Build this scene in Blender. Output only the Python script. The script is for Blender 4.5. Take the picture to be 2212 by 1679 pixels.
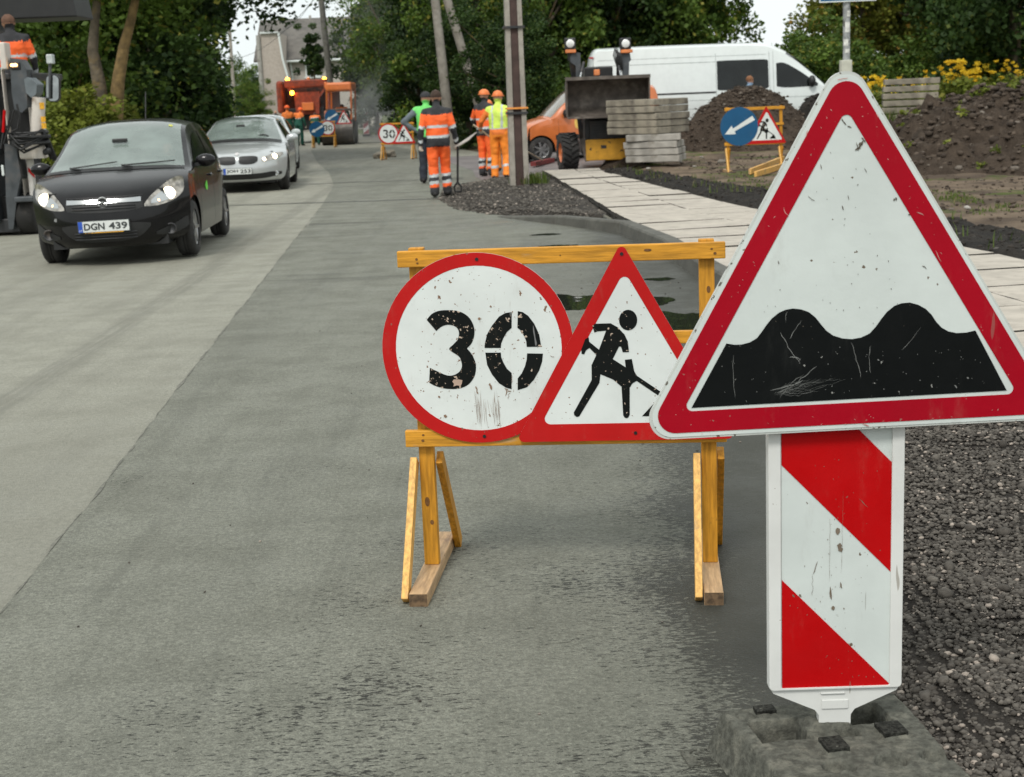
import bpy, bmesh, math, random
import numpy as np
from mathutils import Vector, Matrix, noise
R = math.radians
for o in list(bpy.data.objects): bpy.data.objects.remove(o)
SC = bpy.context.scene
COL = SC.collection

# ------------------------------------------------------------------ camera, world, sun, exposure
EYE = 1.52; PITCH = math.atan(616.5 / 3114); ROLL = R(2.29); FPX = 3114.0
cam_d = bpy.data.cameras.new('camera'); cam = bpy.data.objects.new('camera', cam_d); COL.objects.link(cam)
cam_d.sensor_width = 36; cam_d.lens = 36 * FPX / 2212; cam_d.clip_start = .1; cam_d.clip_end = 2000
_fw = np.array([0, math.cos(PITCH), -math.sin(PITCH)]); _r0 = np.array([1., 0, 0]); _u0 = np.cross(_r0, _fw)
_c, _s = math.cos(ROLL), math.sin(ROLL)
_R = _c * _r0 - _s * _u0; _U = _s * _r0 + _c * _u0
cam.matrix_world = Matrix(((_R[0], _U[0], -_fw[0], 0), (_R[1], _U[1], -_fw[1], 0), (_R[2], _U[2], -_fw[2], EYE), (0, 0, 0, 1)))
cam_d.dof.use_dof = True; cam_d.dof.focus_distance = 4.3; cam_d.dof.aperture_fstop = 9.0
SC.camera = cam
def _ray(u, v): return _fw + _R * ((u - 1106) / FPX) - _U * ((v - 839.5) / FPX)
def at(u, v, Y):                      # a point seen at (u, v) of the measuring grid, Y metres ahead
    d = _ray(u, v) * (Y / _ray(u, v)[1]); return Vector((d[0], d[1], EYE + d[2]))
def gp(u, v, z=0.):                   # the point of the plane z seen at (u, v)
    d = _ray(u, v); t = (z - EYE) / d[2]; return Vector((d[0] * t, d[1] * t, z))

w = bpy.data.worlds.new('World'); SC.world = w; w.use_nodes = True
nt = w.node_tree; nt.nodes.clear()
out = nt.nodes.new('ShaderNodeOutputWorld'); bg = nt.nodes.new('ShaderNodeBackground')
sky = nt.nodes.new('ShaderNodeTexSky'); sky.sky_type = 'NISHITA'; sky.sun_disc = False
SUN_EL, SUN_AZ = R(52), R(200)
sky.sun_elevation = SUN_EL; sky.sun_rotation = SUN_AZ; sky.air_density = 1.0; sky.dust_density = 4
tc = nt.nodes.new('ShaderNodeTexCoord'); nz = nt.nodes.new('ShaderNodeTexNoise'); nz.inputs['Scale'].default_value = 2.2
nz.inputs['Detail'].default_value = 6
rp = nt.nodes.new('ShaderNodeValToRGB'); rp.color_ramp.elements[0].position = .3; rp.color_ramp.elements[1].position = .72
rp.color_ramp.elements[0].color = (8.2, 8.9, 8.9, 1); rp.color_ramp.elements[1].color = (11.2, 11.6, 11.4, 1)
mx = nt.nodes.new('ShaderNodeMix'); mx.data_type = 'RGBA'; mx.inputs[0].default_value = .9
nt.links.new(tc.outputs['Generated'], nz.inputs['Vector']); nt.links.new(nz.outputs['Fac'], rp.inputs[0])
nt.links.new(sky.outputs[0], mx.inputs[6]); nt.links.new(rp.outputs[0], mx.inputs[7])
nt.links.new(mx.outputs[2], bg.inputs[0]); bg.inputs[1].default_value = .080
nt.links.new(bg.outputs[0], out.inputs[0])
sd = bpy.data.lights.new('sun', 'SUN'); sd.energy = 1.5; sd.angle = R(14); sd.color = (1, .97, .92)
sun = bpy.data.objects.new('sun', sd); COL.objects.link(sun)
_sv = Vector((math.sin(SUN_AZ) * math.cos(SUN_EL), math.cos(SUN_AZ) * math.cos(SUN_EL), math.sin(SUN_EL)))
sun.rotation_euler = _sv.to_track_quat('Z', 'Y').to_euler()
SC.view_settings.view_transform = 'Standard'; SC.view_settings.look = 'None'; SC.view_settings.gamma = 1
SC.view_settings.exposure = 0.52
SC.cycles.max_bounces = 6; SC.cycles.diffuse_bounces = 3; SC.cycles.transparent_max_bounces = 6

# ------------------------------------------------------------------ helpers
def tag(o, label=None, cat=None, group=None, kind=None):
    if label: o['label'] = label
    if cat: o['category'] = cat
    if group: o['group'] = group
    if kind: o['kind'] = kind
    return o
def thing(name, label, cat, loc=(0, 0, 0), rz=0, group=None, tilt=(0, 0)):
    o = bpy.data.objects.new(name, None); COL.objects.link(o); o.empty_display_size = .1
    o.location = loc; o.rotation_euler = (tilt[0], tilt[1], rz)
    return tag(o, label, cat, group)
def kids(o): return [c for c in bpy.data.objects if c.parent == o]
def copy_tree(o, parent=None, label=None):
    c = o.copy(); COL.objects.link(c); c.parent = parent
    if label: c['label'] = label
    for ch in kids(o): copy_tree(ch, c)
    return c
def link_mesh(name, me, mats, parent=None, bevel=0):
    o = bpy.data.objects.new(name, me); COL.objects.link(o)
    for m in (mats if isinstance(mats, (list, tuple)) else [mats]): me.materials.append(m)
    if parent is not None: o.parent = parent
    if bevel:
        b = o.modifiers.new('bevel', 'BEVEL'); b.width = bevel; b.segments = 2; b.limit_method = 'ANGLE'; b.angle_limit = R(35)
    return o
class MB:
    def __init__(s): s.v = []; s.f = []; s.m = []; s.s = []
    def add(s, vs, fs, m=0, sm=False):
        n = len(s.v); s.v += [tuple(q) for q in vs]; s.f += [tuple(i + n for i in f) for f in fs]
        s.m += [m] * len(fs); s.s += [sm] * len(fs); return s
    def box(s, c, d, rot=None, m=0):
        vs = [Vector(((i & 1) - .5, ((i >> 1) & 1) - .5, ((i >> 2) & 1) - .5)) for i in range(8)]
        vs = [Vector((q.x * d[0], q.y * d[1], q.z * d[2])) for q in vs]
        if rot is not None:
            rm = rot if isinstance(rot, Matrix) else Matrix.Rotation(rot[2], 3, 'Z') @ Matrix.Rotation(rot[1], 3, 'Y') @ Matrix.Rotation(rot[0], 3, 'X')
            vs = [rm @ q for q in vs]
        c = Vector(c)
        return s.add([q + c for q in vs], [(0, 2, 3, 1), (4, 5, 7, 6), (0, 1, 5, 4), (2, 6, 7, 3), (0, 4, 6, 2), (1, 3, 7, 5)], m)
    def b6(s, x0, x1, y0, y1, z0, z1, m=0): return s.box(((x0 + x1) / 2, (y0 + y1) / 2, (z0 + z1) / 2), (x1 - x0, y1 - y0, z1 - z0), None, m)
    def beam(s, p0, p1, wx, wy, m=0):       # square bar from p0 to p1
        p0, p1 = Vector(p0), Vector(p1); d = p1 - p0
        up = Vector((0, 1, 0)) if abs(d.normalized().y) < .9 else Vector((1, 0, 0))
        z = d.normalized(); x = up.cross(z).normalized(); y = z.cross(x)
        rm = Matrix((x, y, z)).transposed()
        return s.box((p0 + p1) / 2, (wx, wy, d.length), rm, m)
    def cyl(s, p0, p1, r0, r1=None, n=16, caps=True, m=0, sm=True):
        r1 = r0 if r1 is None else r1
        p0, p1 = Vector(p0), Vector(p1); z = (p1 - p0).normalized()
        x = (Vector((0, 0, 1)) if abs(z.z) < .9 else Vector((1, 0, 0))).cross(z).normalized(); y = z.cross(x)
        vs = []
        for p, r in ((p0, r0), (p1, r1)):
            for i in range(n):
                a = 2 * math.pi * i / n; vs.append(p + x * (math.cos(a) * r) + y * (math.sin(a) * r))
        s.add(vs, [(i, (i + 1) % n, n + (i + 1) % n, n + i) for i in range(n)], m, sm)
        if caps: s.add(vs, [tuple(range(n))[::-1], tuple(range(n, 2 * n))], m)
        return s
    def tube(s, pts, r, n=8, m=0):
        pts = [Vector(p) for p in pts]; rings = []
        rr = r if isinstance(r, (list, tuple)) else [r] * len(pts)
        px = None
        for i, p in enumerate(pts):
            d = (pts[min(i + 1, len(pts) - 1)] - pts[max(i - 1, 0)]).normalized()
            if px is None: px = (Vector((0, 0, 1)) if abs(d.z) < .9 else Vector((1, 0, 0))).cross(d).normalized()
            x = (px - d * px.dot(d)).normalized(); px = x; y = d.cross(x)
            rings.append([p + x * (math.cos(2 * math.pi * k / n) * rr[i]) + y * (math.sin(2 * math.pi * k / n) * rr[i]) for k in range(n)])
        vs = [q for rg in rings for q in rg]
        fs = [(i * n + k, i * n + (k + 1) % n, (i + 1) * n + (k + 1) % n, (i + 1) * n + k) for i in range(len(pts) - 1) for k in range(n)]
        s.add(vs, fs, m, True)
        e = (len(pts) - 1) * n
        return s.add(vs, [tuple(range(n))[::-1], tuple(range(e, e + n))], m)
    def ball(s, c, r, n=12, m=0, zlo=-1.):
        r = (r, r, r) if not isinstance(r, (list, tuple)) else r
        c = Vector(c); k = n // 2 + 1; vs = []; t0 = math.acos(max(-1, zlo))
        for i in range(k + 1):
            t = t0 * i / k
            for j in range(n):
                a = 2 * math.pi * j / n
                vs.append(c + Vector((r[0] * math.sin(t) * math.cos(a), r[1] * math.sin(t) * math.sin(a), r[2] * math.cos(t))))
        return s.add(vs, [(i * n + j, (i + 1) * n + j, (i + 1) * n + (j + 1) % n, i * n + (j + 1) % n) for i in range(k) for j in range(n)], m, True)
    def prism(s, poly, y0, y1, m=0, sm=False):     # polygon in xz, from y0 (front) to y1
        n = len(poly)
        ar = sum(poly[i][0] * poly[(i + 1) % n][1] - poly[(i + 1) % n][0] * poly[i][1] for i in range(n))
        if ar < 0: poly = poly[::-1]
        vs = [(x, y0, z) for x, z in poly] + [(x, y1, z) for x, z in poly]
        s.add(vs, [tuple(range(n)), tuple(range(n, 2 * n))[::-1]], m)
        return s.add(vs, [(i, n + i, n + (i + 1) % n, (i + 1) % n) for i in range(n)], m, sm)
    def ring(s, a, b, y0, y1, m=0):                # band between loops a (outer) and b (inner)
        n = len(a)
        vs = [(x, y0, z) for x, z in a] + [(x, y0, z) for x, z in b] + [(x, y1, z) for x, z in a] + [(x, y1, z) for x, z in b]
        fs = []
        for i in range(n):
            j = (i + 1) % n
            fs += [(i, j, n + j, n + i), (2 * n + i, 3 * n + i, 3 * n + j, 2 * n + j), (i, 2 * n + i, 2 * n + j, j), (n + i, n + j, 3 * n + j, 3 * n + i)]
        return s.add(vs, fs, m)
    def lathe(s, prof, axis='x', c=(0, 0, 0), n=28, m=0):   # profile (radius, offset along the axis)
        vs = []
        for r, h in prof:
            for i in range(n):
                a = 2 * math.pi * i / n
                q = (h, r * math.cos(a), r * math.sin(a)) if axis == 'x' else ((r * math.cos(a), h, r * math.sin(a)) if axis == 'y' else (r * math.cos(a), r * math.sin(a), h))
                vs.append((q[0] + c[0], q[1] + c[1], q[2] + c[2]))
        k = len(prof)
        return s.add(vs, [(i * n + j, i * n + (j + 1) % n, (i + 1) * n + (j + 1) % n, (i + 1) * n + j) for i in range(k - 1) for j in range(n)], m, True)
    def grid(s, P, m=0, sm=True):                  # P: rows of points
        a, b = len(P), len(P[0])
        return s.add([q for r in P for q in r], [(i * b + j, i * b + j + 1, (i + 1) * b + j + 1, (i + 1) * b + j) for i in range(a - 1) for j in range(b - 1)], m, sm)
    def build(s, name, mats, parent=None, bevel=0, norm=True):
        me = bpy.data.meshes.new(name); me.from_pydata(s.v, [], s.f)
        me.polygons.foreach_set('material_index', s.m); me.polygons.foreach_set('use_smooth', s.s)
        if norm:
            bm = bmesh.new(); bm.from_mesh(me); bmesh.ops.recalc_face_normals(bm, faces=bm.faces[:]); bm.to_mesh(me); bm.free()
        me.update()
        return link_mesh(name, me, mats, parent, bevel)
def rpoly(pts, r, n=6):              # polygon with rounded corners
    out = []; k = len(pts)
    rs = r if isinstance(r, (list, tuple)) else [r] * k
    for i in range(k):
        a, b, c = Vector(pts[i - 1]), Vector(pts[i]), Vector(pts[(i + 1) % k])
        u, v = (a - b).normalized(), (c - b).normalized(); h = math.acos(max(-1, min(1, u.dot(v)))) / 2
        d = rs[i] / math.tan(h); ctr = b + (u + v).normalized() * (rs[i] / math.sin(h))
        p, q = b + u * d - ctr, b + v * d - ctr
        a0 = math.atan2(p.y, p.x); a1 = math.atan2(q.y, q.x); da = (a1 - a0 + math.pi) % (2 * math.pi) - math.pi
        for j in range(n + 1):
            t = a0 + da * j / n; out.append((ctr.x + rs[i] * math.cos(t), ctr.y + rs[i] * math.sin(t)))
    return out
def circ(cx, cz, r, n=64, rz=None): return [(cx + r * math.cos(2 * math.pi * i / n), cz + (rz or r) * math.sin(2 * math.pi * i / n)) for i in range(n)]
def text_into(mb, s, x0, z0, wd, ht, y, m=0, shear=0, bold=0.0, back=False):   # lettering in the xz plane, fitted to a box
    cu = bpy.data.curves.new('t', 'FONT'); cu.body = s; cu.resolution_u = 3; cu.offset = bold
    o = bpy.data.objects.new('t', cu); COL.objects.link(o)
    bpy.context.view_layer.update()
    me = bpy.data.meshes.new_from_object(o.evaluated_get(bpy.context.evaluated_depsgraph_get()))
    vs = [(q.co.x, q.co.y) for q in me.vertices]; fs = [tuple(p.vertices) for p in me.polygons]
    bpy.data.objects.remove(o); bpy.data.curves.remove(cu); bpy.data.meshes.remove(me)
    if not vs: return
    ax = min(q[0] for q in vs); bx = max(q[0] for q in vs); az = min(q[1] for q in vs); bz = max(q[1] for q in vs)
    P = [(x0 + (q[0] - ax) / (bx - ax) * wd, y, z0 + (q[1] - az) / (bz - az) * ht) for q in vs]
    mb.add(P, fs, m)
def npmesh(name, V, F, mats, parent=None, col=None, smooth=False, mi=None):  # V (n,3) F (k,3|4)
    me = bpy.data.meshes.new(name); n = len(V); k, q = F.shape
    me.vertices.add(n); me.vertices.foreach_set('co', V.astype(np.float32).ravel())
    me.loops.add(k * q); me.loops.foreach_set('vertex_index', F.astype(np.int32).ravel())
    me.polygons.add(k); me.polygons.foreach_set('loop_start', np.arange(0, k * q, q, dtype=np.int32))
    me.polygons.foreach_set('loop_total', np.full(k, q, dtype=np.int32))
    if smooth: me.polygons.foreach_set('use_smooth', np.ones(k, dtype=bool))
    if mi is not None: me.polygons.foreach_set('material_index', mi.astype(np.int32))
    if col is not None:
        a = me.color_attributes.new('tint', 'FLOAT_COLOR', 'POINT'); a.data.foreach_set('color', col.astype(np.float32).ravel())
    me.update(calc_edges=True)
    return link_mesh(name, me, mats, parent)

# ------------------------------------------------------------------ materials
class NT:
    def __init__(s, name):
        s.mat = bpy.data.materials.new(name); s.mat.use_nodes = True; s.t = s.mat.node_tree
        s.b = s.t.nodes['Principled BSDF']; s.tc = s.t.nodes.new('ShaderNodeTexCoord'); s.co = s.tc.outputs['Object']
    def L(s, a, b): s.t.links.new(a, b)
    def n(s, ty, **k):
        x = s.t.nodes.new(ty)
        for a, v in k.items(): setattr(x, a, v)
        return x
    def map(s, scale=(1, 1, 1), rot=(0, 0, 0), loc=(0, 0, 0), src=None):
        m = s.n('ShaderNodeMapping'); m.inputs['Scale'].default_value = scale; m.inputs['Rotation'].default_value = rot; m.inputs['Location'].default_value = loc
        s.L(src or s.co, m.inputs[0]); return m.outputs[0]
    def noise(s, scale, detail=4, rough=.55, src=None, dist=0):
        x = s.n('ShaderNodeTexNoise'); x.inputs['Scale'].default_value = scale; x.inputs['Detail'].default_value = detail
        x.inputs['Roughness'].default_value = rough; x.inputs['Distortion'].default_value = dist
        s.L(src or s.co, x.inputs['Vector']); return x.outputs['Fac']
    def vor(s, scale, src=None, feature='F1', out='Distance'):
        x = s.n('ShaderNodeTexVoronoi'); x.feature = feature; x.inputs['Scale'].default_value = scale; s.L(src or s.co, x.inputs['Vector']); return x.outputs[out]
    def step(s, f, a, b, va=0., vb=1.):
        x = s.n('ShaderNodeMapRange'); x.interpolation_type = 'SMOOTHSTEP'
        for i, q in zip((1, 2, 3, 4), (a, b, va, vb)): x.inputs[i].default_value = q
        s.L(f, x.inputs[0]); return x.outputs[0]
    def math(s, op, a, b=0.):
        x = s.n('ShaderNodeMath'); x.operation = op
        for i, q in enumerate((a, b)):
            if isinstance(q, (int, float)): x.inputs[i].default_value = q
            else: s.L(q, x.inputs[i])
        return x.outputs[0]
    def mix(s, f, a, b):
        x = s.n('ShaderNodeMix'); x.data_type = 'RGBA'
        for i, q in ((0, f), (6, a), (7, b)):
            if isinstance(q, (int, float)): x.inputs[i].default_value = q
            elif isinstance(q, tuple): x.inputs[i].default_value = (*q[:3], 1)
            else: s.L(q, x.inputs[i])
        return x.outputs[2]
    def bump(s, h, dist=.01, strength=1., prev=None):
        x = s.n('ShaderNodeBump'); x.inputs['Distance'].default_value = dist; x.inputs['Strength'].default_value = strength; s.L(h, x.inputs['Height'])
        if prev: s.L(prev, x.inputs['Normal'])
        s.L(x.outputs[0], s.b.inputs['Normal']); return x.outputs[0]
    def set(s, col=None, rough=None, metal=None, spec=None, coat=None):
        for k, v in (('Base Color', col), ('Roughness', rough), ('Metallic', metal), ('Specular IOR Level', spec), ('Coat Weight', coat)):
            if v is None: continue
            if isinstance(v, (int, float)): s.b.inputs[k].default_value = v
            elif isinstance(v, tuple): s.b.inputs[k].default_value = (*v[:3], 1)
            else: s.L(v, s.b.inputs[k])
        return s.mat
def sc(c, f): return tuple(min(1, x * f) for x in c[:3])
def MT(name, col, rough=.6, metal=0., var=.2, scale=6., bump=0., bs=40., dirt=None, da=.55, db=.75, ds=3., coat=None, spec=None):
    n = NT(name)
    c = n.mix(n.step(n.noise(scale, 5), .3, .7), sc(col, 1 - var), sc(col, 1 + var))
    if dirt: c = n.mix(n.step(n.noise(ds, 8, .65), da, db), c, dirt)
    if bump: n.bump(n.noise(bs, 4), bump)
    return n.set(c, rough, metal, spec, coat)
def EM(name, col, st):
    n = NT(name); n.b.inputs['Emission Color'].default_value = (*col, 1); n.b.inputs['Emission Strength'].default_value = st
    return n.set(col, .4)

def m_asphalt(name, base, wet=False):
    n = NT(name)
    big = n.noise(.35, 5, .6); mid = n.noise(2.3, 6, .65); fine = n.noise(160, 3, .7); agg = n.vor(110); grain = n.noise(38, 5, .75)
    sp = n.n('ShaderNodeSeparateXYZ'); n.L(n.co, sp.inputs[0]); sx_, sy_ = sp.outputs[0], sp.outputs[1]
    trk = n.noise(1.0, 4, .5, src=n.map((1.6, .05, 1)))            # tyre-worn bands running along the road
    c = n.mix(n.step(big, .3, .7), sc(base, .88), sc(base, 1.10))
    c = n.mix(n.step(trk, .35, .65), c, sc(base, 1.14))
    c = n.mix(n.step(mid, .40, .68, 0, .5), c, sc(base, .66))
    st1 = n.noise(1, 6, .7, src=n.map((5, .35, 1), rot=(0, 0, .06))); c = n.mix(n.step(st1, .50, .66, 0, .42 if wet else .25), c, sc(base, .6)); c = n.mix(n.step(st1, .46, .34, 0, .3), c, sc(base, 1.25))
    cr = n.noise(1, 6, .7, src=n.map((.9, 6, 1))); c = n.mix(n.step(cr, .56, .66, 0, .35), c, sc(base, .62))
    g2 = n.noise(70, 4, .8); g3 = n.noise(1, 3, .7, src=n.map((34, 60, 1)))
    c = n.mix(n.step(g3, .50, .60, 0, .42), c, sc(base, .45)); c = n.mix(n.step(g2, .50, .58, 0, .5), c, sc(base, .5)); c = n.mix(n.step(g2, .44, .36, 0, .5), c, sc(base, 1.5))
    c = n.mix(n.step(fine, .46, .58, 0, .45), c, sc(base, .5))
    c = n.mix(n.step(n.vor(70), .0, .13, .7, 0), c, sc(base, 2.1))
    rough = n.step(mid, .3, .7, .55, .8)
    def band(x0, y0, x1, y1, hw, amt, col):                        # a scuffed streak along the line (x0,y0)-(x1,y1)
        k = (x1 - x0) / (y1 - y0); ln = n.math('ADD', n.math('MULTIPLY', sy_, k), x0 - k * y0)
        d = n.math('ABSOLUTE', n.math('SUBTRACT', n.math('ADD', sx_, n.math('MULTIPLY', n.noise(.5, 2), .12)), ln))
        m = n.math('MULTIPLY', n.step(d, hw, hw * .35), n.step(n.noise(1, 5, .7, src=n.map((34, 1.2, 1), rot=(0, 0, -math.atan(k)))), .35, .6, .25, 1))
        return n.mix(n.math('MULTIPLY', m, amt), c, col)
    if not wet:
        c = n.mix(n.math('MULTIPLY', n.step(sy_, 9.5, 4.2), .8), c, n.mix(n.step(grain, .4, .6), sc(base, .60), sc(base, .78)))      # old lane gets darker towards its near end
        c = band(-2.72, 7.1, -3.05, 18.0, .16, .75, sc(base, .55)); c = band(-4.1, 9.0, -4.4, 20, .14, .5, sc(base, .6)); c = band(-5.4, 12, -6.1, 30, .2, .45, sc(base, .6)); c = band(-3.6, 8, -5.2, 34, .12, .4, sc(base, .62))
    else:
        edge = n.step(n.math('SUBTRACT', sx_, n.math('MULTIPLY', sy_, .03)), .05, .80)
        nearf = n.step(sy_, 7.5, 3.0)
        w1 = n.noise(1., 10, .78, src=n.map((30, 74, 1), loc=(3, 1, 0)), dist=.12)
        w2 = n.noise(1.2, 4, .6, src=n.map((1, 1, 1), loc=(7, 2, 0)))
        mod = n.math('ADD', n.math('ADD', n.math('MULTIPLY', n.math('SUBTRACT', w2, .5), .42), -.035), n.math('ADD', n.math('MULTIPLY', edge, .24), n.math('MULTIPLY', n.math('MULTIPLY', nearf, n.step(sx_, -1.15, -.35)), .105)))
        wm = n.step(n.math('ADD', w1, mod), .602, .628)
        c = n.mix(n.math('MULTIPLY', wm, .95), c, sc(base, .09))
        sg2 = n.math('MULTIPLY', n.step(sx_, -.2, 1.1), .45); c = n.mix(sg2, c, sc(base, .45))     # damp dark side by the verge
        puddly = n.step(n.noise(.5, 5, .6, src=n.map((1, .5, 1))), .40, .60); far = n.step(sy_, 9, 13)
        dm = n.math('MULTIPLY', n.math('MULTIPLY', puddly, n.step(sx_, -1.6, .4)), far)
        c = n.mix(n.math('MULTIPLY', dm, .5), c, sc(base, .38))
        c = n.mix(n.math('MULTIPLY', n.step(n.noise(1, 5, .6, src=n.map((.25, 1.6, 1))), .55, .7), n.math('MULTIPLY', far, .65)), c, sc(base, .36))
        rough = n.math('SUBTRACT', rough, n.math('ADD', n.math('MULTIPLY', wm, .10), n.math('MULTIPLY', dm, .34)))
    h = n.math('ADD', n.math('MULTIPLY', agg, .6), n.math('ADD', fine, grain))
    n.bump(h, .004, 1)
    return n.set(c, rough, 0, .22)
def m_wood(name, base, worn=(.42, .28, .15), amt=.62, ax=0):
    n = NT(name)
    g = n.noise(1, 5, .6, src=n.map([(8, 90, 90), (90, 90, 8), (90, 8, 90)][ax])); g2 = n.noise(1, 6, .6, src=n.map([(3, 12, 12), (12, 12, 3), (12, 3, 12)][ax]))
    c = n.mix(n.step(g, .3, .7), sc(base, .66), sc(base, 1.15)); c = n.mix(n.step(g2, amt, amt + .1, 0, .85), c, worn)
    c = n.mix(n.step(n.noise(9, 5, .6), .68, .74, 0, .7), c, (.05, .035, .02))
    n.bump(g, .0015); return n.set(c, .55, 0, .3)
def m_paint(name, base, chip=(.22, .13, .08), amt=.715, rough=.42, grime=.35, chs=75):
    n = NT(name)
    c = n.mix(n.step(n.noise(5, 5), .3, .7), sc(base, .93), sc(base, 1.04))
    c = n.mix(n.step(n.noise(7, 8, .7, src=n.map((1.6, 1, .5))), .55, .8, 0, grime), c, sc(chip, 1.2))
    c = n.mix(n.step(n.noise(chs, 3, .5), amt, amt + .02), c, chip)
    scr = n.noise(1, 2, .5, src=n.map((38, 38, 5), rot=(0, .5, 0)))
    c = n.mix(n.step(scr, .74, .76, 0, .6), c, sc(chip, .9) if base[0] + base[1] > .3 else (.3, .3, .3))
    n.bump(n.noise(30, 3), .0006)
    return n.set(c, n.step(n.noise(12, 4), .3, .7, rough - .08, rough + .12), 0, .25)
def m_leaf(name, a, b, c3=None):
    n = NT(name); at_ = n.n('ShaderNodeAttribute'); at_.attribute_name = 'tint'
    sp = n.n('ShaderNodeSeparateColor'); n.L(at_.outputs['Color'], sp.inputs[0])
    c = n.mix(sp.outputs[0], a, b)
    if c3: c = n.mix(n.step(sp.outputs[1], .93, .95), c, c3)
    n.set(c, .6, 0, .25)
    tr = n.n('ShaderNodeBsdfTranslucent'); n.L(c, tr.inputs[0]); ms = n.n('ShaderNodeMixShader'); ms.inputs[0].default_value = .3
    n.L(n.b.outputs[0], ms.inputs[1]); n.L(tr.outputs[0], ms.inputs[2]); n.L(ms.outputs[0], n.t.nodes['Material Output'].inputs[0])
    return n.mat
def m_soil(name, a, b, st=(.2, .17, .14), bs=14, bd=.05):
    n = NT(name)
    c = n.mix(n.step(n.noise(3, 8, .7), .35, .65), a, b); c = n.mix(n.step(n.noise(45, 4, .7), .4, .7, 0, .6), c, sc(a, .45))
    c = n.mix(n.step(n.noise(70, 3), .68, .72), c, st)
    n.bump(n.noise(bs, 8, .75), bd); return n.set(c, .9, 0, .15)

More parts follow.
